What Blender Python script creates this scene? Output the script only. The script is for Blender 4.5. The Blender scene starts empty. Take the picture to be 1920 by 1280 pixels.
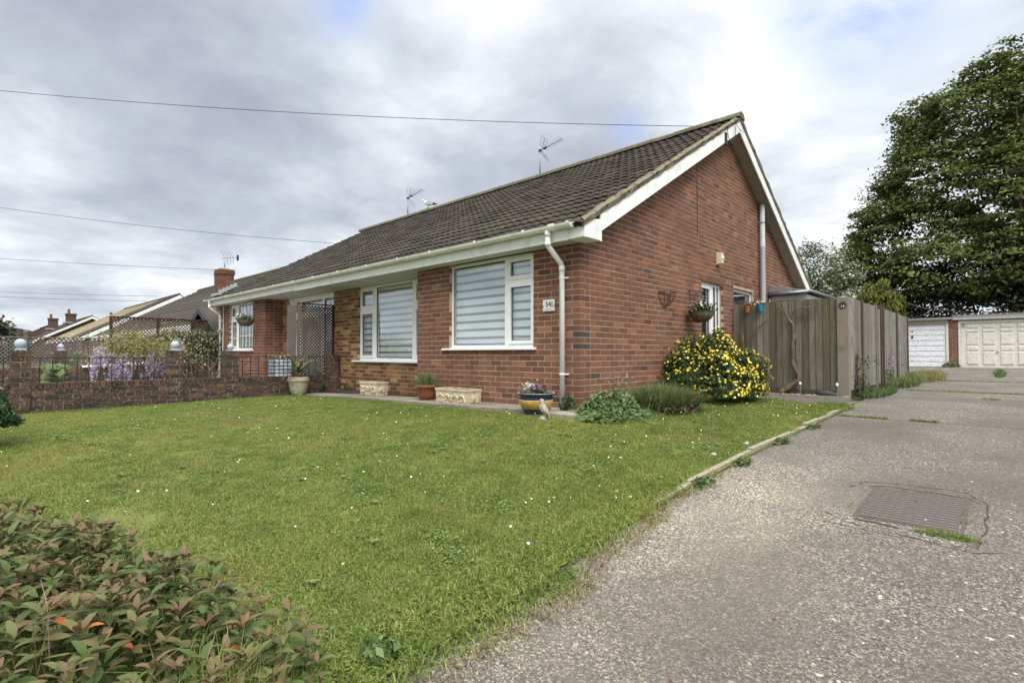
import bpy, math, random
import numpy as np
from mathutils import Vector, Matrix
R = math.radians
rnd = random.Random(14)
rng = np.random.default_rng(14)
scene = bpy.context.scene
C = scene.collection

# ------------------------------------------------------------------ camera
EYE = Vector((3.796, -5.254, 0.62))
YAW, PITCH = R(43.25), math.atan(23 / 978)
cd = bpy.data.cameras.new('camera'); cam = bpy.data.objects.new('camera', cd); C.objects.link(cam)
cam.location = EYE; cam.rotation_euler = (R(90) + PITCH, 0, YAW)
cd.sensor_width = 36; cd.lens = 36 * 978 / 1920; cd.clip_start = .05; cd.clip_end = 2000
scene.camera = cam

# ------------------------------------------------------------------ world, sun, exposure
w = bpy.data.worlds.new('World'); scene.world = w; w.use_nodes = True
SUN_AZ, SUN_EL = (0.83, -0.55), R(48)
def build_world():
    nt = w.node_tree; N = nt.nodes; L = nt.links; N.clear()
    def m(op, a, b=None, c=None, clamp=False):
        n = N.new('ShaderNodeMath'); n.operation = op; n.use_clamp = clamp
        for i, v in enumerate((a, b, c)):
            if v is None: continue
            if isinstance(v, (int, float)): n.inputs[i].default_value = v
            else: L.new(v, n.inputs[i])
        return n.outputs[0]
    def mix(f, a, b):
        n = N.new('ShaderNodeMix'); n.data_type = 'RGBA'
        for k, v in (('Factor', f), ('A', a), ('B', b)):
            s = [i for i in n.inputs if i.name == k and (i.type == 'RGBA' or (k == 'Factor' and i.type == 'VALUE'))][0]
            if isinstance(v, (int, float)): s.default_value = v
            elif isinstance(v, tuple): s.default_value = (*v, 1)
            else: L.new(v, s)
        return [o for o in n.outputs if o.type == 'RGBA'][0]
    sky = N.new('ShaderNodeTexSky'); sky.sky_type = 'NISHITA'; sky.sun_disc = False
    sky.sun_elevation = SUN_EL; sky.sun_rotation = math.atan2(SUN_AZ[0], SUN_AZ[1])
    tc = N.new('ShaderNodeTexCoord'); sep = N.new('ShaderNodeSeparateXYZ'); L.new(tc.outputs['Generated'], sep.inputs[0])
    z = m('MAXIMUM', sep.outputs[2], 0.0)
    den = m('ADD', z, 0.22)
    u = m('DIVIDE', sep.outputs[0], den); v = m('DIVIDE', sep.outputs[1], den)
    cb = N.new('ShaderNodeCombineXYZ'); L.new(u, cb.inputs[0]); L.new(v, cb.inputs[1])
    def noise(scale, det, rough, dist, off):
        mp = N.new('ShaderNodeMapping'); L.new(cb.outputs[0], mp.inputs[0]); mp.inputs['Location'].default_value = off
        n = N.new('ShaderNodeTexNoise'); L.new(mp.outputs[0], n.inputs['Vector'])
        n.inputs['Scale'].default_value = scale; n.inputs['Detail'].default_value = det
        n.inputs['Roughness'].default_value = rough; n.inputs['Distortion'].default_value = dist
        return n.outputs['Fac']
    n1 = noise(.55, 4, .5, .3, (3.1, 1.7, 0)); n2 = noise(1.7, 6, .55, .5, (0, 5, 2)); n3 = noise(4.5, 6, .6, .3, (7, 0, 1))
    s = m('ADD', m('MULTIPLY', m('SUBTRACT', n1, .5), 1.1), m('MULTIPLY', m('SUBTRACT', n2, .5), 1.2))
    s = m('ADD', s, m('MULTIPLY', m('SUBTRACT', n3, .5), .6))
    s = m('ADD', s, .50)
    # broad banks of cloud that stand in the sky: (direction, size, brightness)
    fw = cam.rotation_euler.to_matrix()
    def dirn(px, py):
        d = fw @ Vector(((px - 960) / 978, -(py - 640) / 978, -1)); return d.normalized()
    def lump(px, py, size):
        d = dirn(px, py)
        vm = N.new('ShaderNodeVectorMath'); vm.operation = 'DISTANCE'; L.new(tc.outputs['Generated'], vm.inputs[0]); vm.inputs[1].default_value = d
        q = m('DIVIDE', vm.outputs['Value'], size)
        return m('POWER', 2.718, m('MULTIPLY', m('MULTIPLY', q, q), -1.0))
    for px, py, size, amt in [(60, 120, .33, -.10), (330, 60, .22, -.05), (560, 110, .13, -.09), (1120, 150, .15, -.2), (900, 330, .25, -.06), (1470, 150, .16, .30), (760, 190, .16, .28),
                              (1000, 40, .2, .2), (1230, 60, .12, .22), (260, 190, .05, .12), (1560, 380, .14, .06), (1700, 60, .18, .08), (150, 545, .2, .12), (300, 350, .25, -.12), (1250, 330, .2, -.05), (950, 60, .12, .1)]:
        s = m('ADD', s, m('MULTIPLY', lump(px, py, size), amt))
    cr = N.new('ShaderNodeValToRGB'); L.new(s, cr.inputs[0])
    e = cr.color_ramp.elements; e[0].position = .0; e[0].color = (.35, .375, .45, 1); e[1].position = .92; e[1].color = (.90, .92, .96, 1)
    for p, c in ((.28, (.45, .485, .56)), (.5, (.575, .62, .68)), (.7, (.75, .785, .83))):
        q = e.new(p); q.color = (*c, 1)
    # an overcast sky is brighter overhead than at the horizon
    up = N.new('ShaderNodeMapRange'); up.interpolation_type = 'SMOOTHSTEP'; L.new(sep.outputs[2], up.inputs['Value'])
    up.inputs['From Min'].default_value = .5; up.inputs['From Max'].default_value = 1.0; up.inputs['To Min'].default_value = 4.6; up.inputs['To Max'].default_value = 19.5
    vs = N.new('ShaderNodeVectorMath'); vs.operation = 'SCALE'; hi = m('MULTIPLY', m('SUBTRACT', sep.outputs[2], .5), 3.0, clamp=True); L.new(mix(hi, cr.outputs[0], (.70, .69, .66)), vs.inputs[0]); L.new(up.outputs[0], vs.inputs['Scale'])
    gap = m('ADD', lump(640, -5, .055), m('ADD', lump(1610, 25, .11), m('MULTIPLY', lump(1180, 245, .03), .9)))
    gap = m('MULTIPLY', gap, m('MULTIPLY', m('SUBTRACT', n3, .22), 2.6), clamp=True)
    gap = m('MULTIPLY', gap, .8)
    blue = N.new('ShaderNodeVectorMath'); blue.operation = 'SCALE'; L.new(sky.outputs[0], blue.inputs[0]); blue.inputs['Scale'].default_value = 1.0
    blu = mix(.65, blue.outputs[0], (1.5, 2.1, 3.9))
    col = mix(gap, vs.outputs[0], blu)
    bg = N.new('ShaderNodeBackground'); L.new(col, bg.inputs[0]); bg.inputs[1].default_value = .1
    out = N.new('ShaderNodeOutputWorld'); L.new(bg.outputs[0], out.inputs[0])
build_world()
sd = bpy.data.lights.new('sun', 'SUN'); sun = bpy.data.objects.new('sun', sd); C.objects.link(sun)
sd.energy = 1.0; sd.angle = R(32); sd.color = (1, .95, .88)
sv = Vector((SUN_AZ[0] * math.cos(SUN_EL), SUN_AZ[1] * math.cos(SUN_EL), math.sin(SUN_EL)))
sun.rotation_euler = sv.to_track_quat('Z', 'Y').to_euler()
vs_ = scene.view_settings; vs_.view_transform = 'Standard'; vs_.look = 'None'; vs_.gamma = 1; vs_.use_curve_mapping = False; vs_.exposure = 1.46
scene.cycles.max_bounces = 6; scene.cycles.transparent_max_bounces = 12; scene.cycles.use_denoising = True

# ------------------------------------------------------------------ materials
MATS = {}
def mat(name, col=(.5, .5, .5), rough=.8, ramp=None, spots=(), bump=None, metal=0, spec=.3, trans=0, tintmul=0, const=False, grain=None):
    """col: base colour, or ramp over the face tint; spots: (scale, colour, low, high, amount[, detail]) stains by noise in place"""
    mt = bpy.data.materials.new(name); mt.use_nodes = True; nt = mt.node_tree; N = nt.nodes; L = nt.links
    b = N['Principled BSDF']; b.inputs['Roughness'].default_value = rough; b.inputs['Metallic'].default_value = metal
    b.inputs['Specular IOR Level'].default_value = spec
    geo = N.new('ShaderNodeNewGeometry'); cur = None
    if ramp or tintmul:
        at = N.new('ShaderNodeAttribute'); at.attribute_name = 'tint'
    if ramp:
        cr = N.new('ShaderNodeValToRGB'); L.new(at.outputs['Fac'], cr.inputs[0]); e = cr.color_ramp.elements
        cr.color_ramp.interpolation = 'CONSTANT' if const else 'LINEAR'
        e[0].position = ramp[0][0]; e[0].color = (*ramp[0][1], 1); e[1].position = ramp[-1][0]; e[1].color = (*ramp[-1][1], 1)
        for p, c in ramp[1:-1]: q = e.new(p); q.color = (*c, 1)
        cur = cr.outputs[0]
    def mixc(fac, a, bb, mode='MIX'):
        n = N.new('ShaderNodeMix'); n.data_type = 'RGBA'; n.blend_type = mode
        for idx, v in ((0, fac), (6, a), (7, bb)):
            if isinstance(v, (int, float)): n.inputs[idx].default_value = v
            elif isinstance(v, tuple): n.inputs[idx].default_value = (*v[:3], 1)
            else: L.new(v, n.inputs[idx])
        return n.outputs[2]
    cur = cur if cur is not None else tuple(col)
    if tintmul:
        mr = N.new('ShaderNodeMapRange'); L.new(at.outputs['Fac'], mr.inputs[0]); mr.inputs[3].default_value = 1 - tintmul; mr.inputs[4].default_value = 1 + tintmul
        cur = mixc(1.0, cur, mr.outputs[0], 'MULTIPLY')
    for sp in spots:
        sc, c2, lo, hi, amt = sp[:5]
        n = N.new('ShaderNodeTexNoise'); L.new(geo.outputs['Position'], n.inputs['Vector']); n.inputs['Scale'].default_value = sc; n.inputs['Detail'].default_value = sp[5] if len(sp) > 5 else 4
        n.inputs['Roughness'].default_value = .6
        mr = N.new('ShaderNodeMapRange'); L.new(n.outputs['Fac'], mr.inputs[0]); mr.inputs[1].default_value = lo; mr.inputs[2].default_value = hi; mr.inputs[3].default_value = 0; mr.inputs[4].default_value = amt
        cur = mixc(mr.outputs[0], cur, tuple(c2))
    if grain:      # streaks that run down the surface: (across scale, along scale, colour, low, high, amount)
        for gr in (grain if isinstance(grain, list) else [grain]):
            mp = N.new('ShaderNodeMapping'); L.new(geo.outputs['Position'], mp.inputs[0]); mp.inputs['Scale'].default_value = (gr[0], gr[0], gr[1])
            n = N.new('ShaderNodeTexNoise'); L.new(mp.outputs[0], n.inputs['Vector']); n.inputs['Scale'].default_value = 1; n.inputs['Detail'].default_value = 6; n.inputs['Roughness'].default_value = .65
            mr = N.new('ShaderNodeMapRange'); L.new(n.outputs['Fac'], mr.inputs[0]); mr.inputs[1].default_value = gr[3]; mr.inputs[2].default_value = gr[4]; mr.inputs[3].default_value = 0; mr.inputs[4].default_value = gr[5]
            cur = mixc(mr.outputs[0], cur, tuple(gr[2]))
    if isinstance(cur, tuple): b.inputs['Base Color'].default_value = (*cur, 1)
    else: L.new(cur, b.inputs['Base Color'])
    if bump:
        n = N.new('ShaderNodeTexNoise'); L.new(geo.outputs['Position'], n.inputs['Vector']); n.inputs['Scale'].default_value = bump[0]; n.inputs['Detail'].default_value = 5
        bp = N.new('ShaderNodeBump'); bp.inputs['Strength'].default_value = bump[1]; bp.inputs['Distance'].default_value = bump[2] if len(bump) > 2 else .01
        L.new(n.outputs['Fac'], bp.inputs['Height']); L.new(bp.outputs[0], b.inputs['Normal'])
    if trans:
        tr = N.new('ShaderNodeBsdfTranslucent'); ms = N.new('ShaderNodeMixShader'); ms.inputs[0].default_value = trans
        if isinstance(cur, tuple): tr.inputs[0].default_value = (*cur, 1)
        else: L.new(cur, tr.inputs[0])
        L.new(b.outputs[0], ms.inputs[1]); L.new(tr.outputs[0], ms.inputs[2]); L.new(ms.outputs[0], N['Material Output'].inputs[0])
    MATS[name] = mt
    return mt

RED = [(0, (.082, .044, .035)), (.15, (.115, .056, .041)), (.45, (.182, .080, .050)), (.75, (.228, .104, .063)), (.9, (.265, .13, .08)), (.955, (.31, .13, .065)), (.975, (.26, .175, .105)), (1, (.065, .056, .050))]
M_red = mat('red_brick', ramp=RED, rough=.85, grain=(1.2, .5, (.10, .055, .040), .5, .75, .45), spots=[(1.6, (.22, .12, .085), .52, .72, .4), (45, (.30, .16, .11), .55, .75, .5), (14, (.10, .05, .04), .55, .8, .5), (130, (.08, .04, .035), .6, .8, .5)], bump=(160, .5, .004))
M_yel = mat('yellow_brick', ramp=[(0, (.12, .052, .030)), (.3, (.17, .080, .038)), (.55, (.25, .135, .055)), (.82, (.34, .205, .08)), (1, (.46, .34, .17))], rough=.85,
            spots=[(30, (.18, .085, .04), .5, .65, .7), (60, (.48, .33, .14), .6, .75, .5)], bump=(160, .5, .004))
M_old = mat('weathered_brick', ramp=[(0, (.040, .032, .025)), (.35, (.072, .045, .033)), (.7, (.115, .062, .043)), (1, (.165, .088, .058))], rough=.95,
            spots=[(16, (.045, .045, .035), .5, .7, .75), (38, (.36, .35, .31), .59, .66, .75), (7, (.07, .085, .04), .58, .75, .5)], bump=(120, .8, .006))
M_mort = mat('mortar', (.50, .40, .30), .95, grain=(1.2, .5, (.24, .18, .13), .5, .75, .5), spots=[(9, (.31, .23, .165), .45, .7, .6)], bump=(300, .6, .004))
M_mortold = mat('old_mortar', (.33, .29, .235), .95, spots=[(12, (.10, .09, .07), .45, .65, .8)], bump=(200, .6, .005))
M_tile = mat('concrete_roof_tile', ramp=[(0, (.042, .036, .030)), (.5, (.060, .051, .042)), (1, (.082, .071, .058))], rough=.92,
             spots=[(3, (.055, .06, .04), .5, .75, .5), (30, (.12, .115, .09), .6, .72, .5), (45, (.38, .38, .33), .73, .76, .8)], bump=(150, .6, .004))
M_ridge = mat('mossy_ridge_tile', (.13, .12, .085), .95, spots=[(8, (.20, .19, .11), .5, .65, .7), (25, (.07, .065, .05), .5, .65, .7)], bump=(90, .9, .008))
M_verge = mat('verge_mortar', (.19, .165, .115), .95, spots=[(10, (.07, .065, .05), .48, .6, .8), (30, (.42, .38, .29), .62, .68, .8)], bump=(60, 1, .012))
M_white = mat('white_upvc', (.86, .87, .86), .35, spots=[(4, (.62, .63, .60), .5, .8, .4)], spec=.5)
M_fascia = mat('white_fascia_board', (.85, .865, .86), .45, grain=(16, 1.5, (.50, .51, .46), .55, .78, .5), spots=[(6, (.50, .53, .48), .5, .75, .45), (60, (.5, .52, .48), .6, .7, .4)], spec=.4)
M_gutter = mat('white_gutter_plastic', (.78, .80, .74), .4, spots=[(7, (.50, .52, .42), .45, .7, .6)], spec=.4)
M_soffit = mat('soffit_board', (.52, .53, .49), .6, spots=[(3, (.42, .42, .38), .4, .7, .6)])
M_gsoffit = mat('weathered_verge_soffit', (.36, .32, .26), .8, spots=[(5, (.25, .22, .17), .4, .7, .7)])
M_lead = mat('lead_flashing', (.38, .40, .42), .6, spots=[(9, (.24, .25, .26), .4, .7, .7)])
M_blindw = mat('white_blind_fabric', (.88, .89, .89), .9)
M_blindg = mat('sheer_blind_fabric', (.20, .205, .205), .9)
M_net = mat('net_curtain', (.66, .70, .69), .9, spots=[(60, (.35, .38, .38), .45, .6, .6)])
M_dark = mat('dark_interior', (.03, .03, .03), .9)
M_black = mat('black_paint', (.018, .018, .02), .45, spec=.5)
M_alu = mat('weathered_aluminium', (.30, .32, .36), .45, metal=.6)
M_pipe = mat('grey_pipe', (.52, .54, .57), .6, spots=[(25, (.36, .38, .41), .45, .65, .6)])
M_conc = mat('concrete', (.30, .265, .215), .95, spots=[(12, (.20, .18, .14), .45, .7, .7), (70, (.42, .38, .32), .6, .7, .6)], bump=(150, .6, .005))
M_concp = mat('concrete_fence_post', (.235, .205, .165), .95, spots=[(5, (.11, .10, .07), .5, .7, .7), (70, (.34, .31, .26), .6, .7, .6)], bump=(150, .6, .005))
M_pave = mat('paving_stone', ramp=[(0, (.20, .175, .145)), (1, (.33, .29, .245))], rough=.95, spots=[(8, (.12, .115, .085), .5, .7, .7), (50, (.42, .39, .33), .6, .7, .5)], bump=(90, .7, .006))
M_wood = mat('weathered_fence_board', ramp=[(0, (.085, .080, .058)), (.5, (.15, .142, .108)), (1, (.23, .22, .185))], rough=.92, bump=(60, .6, .004),
             spots=[(1.3, (.155, .155, .042), .50, .68, .6), (1.9, (.075, .07, .05), .5, .7, .5), (26, (.05, .042, .032), .68, .74, .8)], grain=[(55, 1.6, (.055, .05, .036), .48, .66, .7), (90, 2.5, (.30, .29, .25), .56, .72, .5)])
M_wood2 = mat('silvered_side_board', ramp=[(0, (.14, .13, .112)), (1, (.29, .275, .25))], rough=.92, spots=[(6, (.09, .085, .068), .5, .7, .6), (26, (.06, .05, .04), .68, .74, .8)], bump=(60, .6, .004), grain=[(55, 1.6, (.075, .068, .055), .48, .64, .75), (90, 2.5, (.40, .39, .36), .56, .72, .5)])
M_dwood = mat('dark_timber', (.085, .062, .045), .9, spots=[(15, (.15, .12, .09), .5, .7, .6)])
M_bark = mat('bark', (.13, .095, .07), .95, spots=[(14, (.24, .19, .14), .5, .65, .7)], bump=(40, 1, .012))
M_soil = mat('soil', (.06, .045, .032), 1, spots=[(30, (.14, .115, .09), .5, .7, .7)], bump=(60, 1, .02))
M_maroon = mat('maroon_stained_timber', (.055, .022, .020), .7)
M_latt = mat('lattice_lath', (.125, .098, .082), .9, spots=[(8, (.08, .062, .052), .45, .7, .6)])
M_lattg = mat('grey_lattice_lath', (.155, .14, .125), .9, spots=[(4, (.11, .10, .09), .45, .7, .6)])
M_cream = mat('cream_render', (.62, .55, .40), .9)
M_glazeb = mat('dark_blue_glaze', (.018, .032, .075), .18, spots=[(25, (.05, .07, .11), .5, .7, .6)], spec=.6)
M_glazey = mat('mustard_glaze', (.46, .31, .085), .3, spots=[(22, (.24, .15, .05), .52, .68, .7)], spec=.5)
M_terra = mat('terracotta', (.23, .075, .035), .6, spots=[(12, (.36, .17, .11), .5, .68, .5)], spec=.4)
M_stone = mat('cream_cast_stone', (.60, .53, .37), .9, spots=[(20, (.36, .30, .19), .46, .64, .75)], bump=(120, .5, .003))
M_urn = mat('mossy_cream_urn', (.42, .385, .28), .85, spots=[(10, (.26, .25, .16), .45, .65, .8), (16, (.6, .56, .45), .6, .7, .6)])
M_statue = mat('weathered_statue_stone', (.40, .36, .30), .95, spots=[(35, (.2, .18, .15), .45, .6, .8)])
M_stud = mat('worn_iron_stud', (.125, .115, .112), .6, spots=[(40, (.08, .07, .07), .5, .7, .6)])
M_iron = mat('rusty_manhole_iron', (.080, .068, .064), .75, spots=[(18, (.105, .078, .062), .5, .7, .5), (60, (.19, .17, .16), .55, .7, .4)], bump=(200, .4, .002))
M_gar1 = mat('flaking_white_paint', (.80, .82, .86), .6, spots=[(14, (.42, .44, .46), .52, .62, .6), (5, (.6, .62, .65), .45, .7, .6)])
M_gar2 = mat('dirty_cream_paint', (.74, .735, .66), .6, spots=[(12, (.44, .43, .36), .5, .66, .6), (4, (.58, .56, .46), .45, .7, .6)])
M_corr = mat('grey_corrugated_sheet', (.26, .25, .24), .95, spots=[(9, (.13, .12, .11), .45, .65, .7)])
M_orange = mat('orange_pot_glaze', (.55, .19, .06), .5); M_blue = mat('blue_pot_glaze', (.03, .27, .46), .5)
M_pale = mat('pale_blue_planter', (.58, .67, .78), .5); M_ball = mat('pale_blue_finial', (.38, .45, .50), .6, spots=[(30, (.36, .42, .46), .5, .7, .6)])
M_wicker = mat('basket_liner', (.16, .13, .085), .95, bump=(80, 1, .01)); M_wire = mat('rusty_wire', (.075, .05, .04), .8)
M_lampy = mat('yellowed_lamp_plastic', (.56, .50, .30), .35, spec=.5)
M_gull = mat('gull_feathers', ramp=[(0, (.75, .75, .74)), (.5, (.22, .23, .25)), (1, (.05, .05, .055))], rough=.8, const=True)
def leafmat(name, ramp, trans=.25, rough=.6, spec=.3, spots=()):
    return mat(name, ramp=ramp, rough=rough, trans=trans, spec=spec, spots=spots)
L_grass = leafmat('lawn_blades', [(0, (.075, .125, .020)), (.45, (.160, .225, .040)), (.85, (.275, .33, .092)), (.97, (.32, .31, .14)), (1, (.36, .32, .18))], .3, .55, .25,
                  spots=[(1.1, (.24, .28, .06), .46, .68, .6), (3.5, (.075, .145, .024), .5, .66, .6), (.45, (.30, .30, .075), .48, .64, .55), (.9, (.27, .225, .095), .57, .70, .65), (9, (.28, .32, .11), .56, .7, .5)])
L_maple = leafmat('maple_leaf', [(0, (.055, .080, .020)), (.5, (.118, .158, .038)), (1, (.205, .25, .078))], .3)
L_dark = leafmat('dark_evergreen_leaf', [(0, (.016, .028, .012)), (.6, (.035, .055, .022)), (1, (.075, .095, .045))], .1, .5)
L_pine = leafmat('distant_conifer_needle', [(0, (.018, .032, .020)), (1, (.060, .080, .050))], .1)
L_con = leafmat('golden_conifer_spray', [(0, (.045, .062, .012)), (.45, (.115, .135, .022)), (1, (.27, .275, .06))], .15)
L_bloss = leafmat('blossom_shrub_leaf', [(0, (.05, .085, .03)), (.62, (.12, .16, .07)), (.7, (.55, .56, .46)), (1, (.72, .72, .62))], .2)
L_yb = leafmat('euryops_leaf', [(0, (.030, .055, .020)), (.6, (.07, .11, .042)), (1, (.13, .17, .08))], .15)
L_yf = leafmat('yellow_petal', [(0, (.72, .52, .02)), (.7, (.86, .68, .05)), (1, (.9, .82, .35))], .2)
L_weed = leafmat('fresh_weed_leaf', [(0, (.055, .095, .025)), (.6, (.105, .165, .05)), (1, (.18, .24, .10))], .2)
L_weedg = leafmat('greyish_weed_leaf', [(0, (.09, .13, .055)), (1, (.20, .26, .12))], .2)
L_clov = leafmat('clover_leaf', [(0, (.075, .135, .025)), (.6, (.14, .215, .045)), (1, (.23, .30, .09))], .2)
L_lweed = leafmat('lawn_weed_leaf', [(0, (.10, .16, .045)), (1, (.19, .26, .09))], .2)
L_lav = leafmat('lavender_grass_blade', [(0, (.06, .10, .028)), (.6, (.155, .21, .075)), (1, (.28, .31, .15))], .2)
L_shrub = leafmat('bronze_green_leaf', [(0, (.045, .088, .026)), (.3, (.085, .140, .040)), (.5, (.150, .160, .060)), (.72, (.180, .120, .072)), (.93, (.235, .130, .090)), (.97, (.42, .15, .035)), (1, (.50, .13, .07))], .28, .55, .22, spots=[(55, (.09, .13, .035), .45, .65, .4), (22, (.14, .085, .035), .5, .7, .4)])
L_lsh = leafmat('deep_green_shrub_leaf', [(0, (.018, .045, .018)), (.6, (.05, .09, .035)), (1, (.13, .17, .07))], .15)
L_wis = leafmat('young_wisteria_leaf', [(0, (.17, .16, .055)), (.5, (.27, .25, .095)), (1, (.40, .36, .19))], .3)
L_wisf = leafmat('mauve_wisteria_petal', [(0, (.28, .24, .38)), (.5, (.46, .42, .57)), (1, (.76, .73, .80))], .3)
L_var = leafmat('variegated_leaf', [(0, (.03, .045, .018)), (.55, (.08, .10, .045)), (.7, (.36, .37, .22)), (1, (.55, .54, .38))], .1, .4, .5)
L_palm = leafmat('cordyline_leaf', [(0, (.04, .07, .022)), (.7, (.11, .145, .05)), (1, (.36, .30, .16))], .15)
L_white = leafmat('white_petal', [(0, (.75, .74, .66)), (1, (.9, .9, .86))], .2)
L_purp = leafmat('purple_petal', [(0, (.10, .015, .12)), (.6, (.38, .09, .36)), (1, (.72, .42, .66))], .2)
L_dry = leafmat('dry_brown_leaf', [(0, (.12, .085, .05)), (1, (.36, .29, .18))], .1)

def glass_mat(name, tint=(.85, .9, .9), refl=.0):
    mt = bpy.data.materials.new(name); mt.use_nodes = True; N = mt.node_tree.nodes; L = mt.node_tree.links; N.clear()
    lw = N.new('ShaderNodeLayerWeight'); lw.inputs[0].default_value = .5
    pw = N.new('ShaderNodeMath'); pw.operation = 'POWER'; L.new(lw.outputs['Facing'], pw.inputs[0]); pw.inputs[1].default_value = 4
    ad = N.new('ShaderNodeMath'); ad.operation = 'ADD'; ad.use_clamp = True; L.new(pw.outputs[0], ad.inputs[0]); ad.inputs[1].default_value = refl
    t = N.new('ShaderNodeBsdfTransparent'); t.inputs[0].default_value = (*tint, 1); g = N.new('ShaderNodeBsdfGlossy'); g.inputs['Roughness'].default_value = .01
    g.inputs[0].default_value = (.95, .97, 1, 1)
    n = N.new('ShaderNodeTexNoise'); n.inputs['Scale'].default_value = 1.3; ge = N.new('ShaderNodeNewGeometry'); L.new(ge.outputs['Position'], n.inputs['Vector'])
    bp = N.new('ShaderNodeBump'); bp.inputs['Strength'].default_value = .25; bp.inputs['Distance'].default_value = .02; L.new(n.outputs['Fac'], bp.inputs['Height']); L.new(bp.outputs[0], g.inputs['Normal'])
    m = N.new('ShaderNodeMixShader'); o = N.new('ShaderNodeOutputMaterial')
    L.new(ad.outputs[0], m.inputs[0]); L.new(t.outputs[0], m.inputs[1]); L.new(g.outputs[0], m.inputs[2]); L.new(m.outputs[0], o.inputs[0])
    return mt
M_glass = glass_mat('window_glass', (.93, .96, .96), refl=.13)

def aggregate_mat():
    mt = bpy.data.materials.new('exposed_aggregate_concrete'); mt.use_nodes = True; N = mt.node_tree.nodes; L = mt.node_tree.links
    b = N['Principled BSDF']; b.inputs['Roughness'].default_value = .9; b.inputs['Specular IOR Level'].default_value = .25
    ge = N.new('ShaderNodeNewGeometry')
    def vor(sc, off):
        mp = N.new('ShaderNodeMapping'); L.new(ge.outputs['Position'], mp.inputs[0]); mp.inputs['Location'].default_value = off
        nd = N.new('ShaderNodeTexNoise'); nd.inputs['Scale'].default_value = sc * .8; L.new(mp.outputs[0], nd.inputs['Vector'])
        mx = N.new('ShaderNodeMix'); mx.data_type = 'VECTOR'; mx.inputs[0].default_value = .02; L.new(mp.outputs[0], mx.inputs[4]); L.new(nd.outputs['Color'], mx.inputs[5])
        v = N.new('ShaderNodeTexVoronoi'); v.inputs['Scale'].default_value = sc; L.new(mx.outputs[1], v.inputs['Vector']); return v
    v = vor(150, (0, 0, 0)); v2 = vor(48, (3, 1, 0))
    sp = N.new('ShaderNodeSeparateColor'); L.new(v.outputs['Color'], sp.inputs[0])
    cr = N.new('ShaderNodeValToRGB'); L.new(sp.outputs[0], cr.inputs[0]); cr.color_ramp.interpolation = 'CONSTANT'; e = cr.color_ramp.elements
    e[0].position = 0; e[0].color = (.050, .050, .052, 1); e[1].position = .9; e[1].color = (.50, .46, .38, 1)
    for p, c in ((.22, (.098, .094, .089)), (.42, (.146, .138, .126)), (.62, (.205, .190, .165)), (.78, (.32, .292, .238))): q = e.new(p); q.color = (*c, 1)
    def nz(sc, lo, hi, a, bb, det=4):
        n = N.new('ShaderNodeTexNoise'); n.inputs['Scale'].default_value = sc; n.inputs['Detail'].default_value = det; L.new(ge.outputs['Position'], n.inputs['Vector'])
        mr = N.new('ShaderNodeMapRange'); L.new(n.outputs['Fac'], mr.inputs[0]); mr.inputs[1].default_value = lo; mr.inputs[2].default_value = hi; mr.inputs[3].default_value = a; mr.inputs[4].default_value = bb
        return mr.outputs[0]
    def mx(f, a, bb, mode='MIX'):
        n = N.new('ShaderNodeMix'); n.data_type = 'RGBA'; n.blend_type = mode
        for i, x in ((0, f), (6, a), (7, bb)):
            if isinstance(x, (int, float)): n.inputs[i].default_value = x
            elif isinstance(x, tuple): n.inputs[i].default_value = (*x, 1)
            else: L.new(x, n.inputs[i])
        return n.outputs[2]
    # grey cement skin where the surface is least worn, pale stones where it is most worn
    skin = nz(1.3, .40, .62, .0, .55, 6)
    # worn wheel track near the lawn edge
    vm = N.new('ShaderNodeVectorMath'); vm.operation = 'MULTIPLY'; L.new(ge.outputs['Position'], vm.inputs[0]); vm.inputs[1].default_value = (1.15, .42, 0)
    vd = N.new('ShaderNodeVectorMath'); vd.operation = 'DISTANCE'; L.new(vm.outputs[0], vd.inputs[0]); vd.inputs[1].default_value = (2.55 * 1.15, -2.3 * .42, 0)
    wr = N.new('ShaderNodeMapRange'); wr.interpolation_type = 'SMOOTHSTEP'; L.new(vd.outputs['Value'], wr.inputs[0]); wr.inputs[1].default_value = .15; wr.inputs[2].default_value = 1.15; wr.inputs[3].default_value = 1; wr.inputs[4].default_value = 0
    c = mx(skin, cr.outputs[0], (.14, .129, .114))
    c2 = mx(1.0, c, (1.75, 1.7, 1.55), 'MULTIPLY'); c = mx(wr.outputs[0], c, c2)
    sp2 = N.new('ShaderNodeSeparateColor'); L.new(v2.outputs['Color'], sp2.inputs[0])
    mr = N.new('ShaderNodeMapRange'); L.new(sp2.outputs[1], mr.inputs[0]); mr.inputs[1].default_value = .955; mr.inputs[2].default_value = .97; mr.inputs[3].default_value = 0; mr.inputs[4].default_value = 1
    mr2 = N.new('ShaderNodeMapRange'); L.new(v2.outputs['Distance'], mr2.inputs[0]); mr2.inputs[1].default_value = .3; mr2.inputs[2].default_value = .42; mr2.inputs[3].default_value = 1; mr2.inputs[4].default_value = 0
    mm = N.new('ShaderNodeMath'); mm.operation = 'MULTIPLY'; L.new(mr.outputs[0], mm.inputs[0]); L.new(mr2.outputs[0], mm.inputs[1])
    c = mx(mm.outputs[0], c, (.60, .56, .50))
    c = mx(nz(.8, .44, .62, 0, .6), c, (.105, .095, .085))
    L.new(c, b.inputs['Base Color'])
    bp = N.new('ShaderNodeBump'); bp.inputs['Strength'].default_value = .9; bp.inputs['Distance'].default_value = .006; bp.invert = True
    L.new(v.outputs['Distance'], bp.inputs['Height']); L.new(bp.outputs[0], b.inputs['Normal'])
    return mt
M_agg = aggregate_mat()
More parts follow.
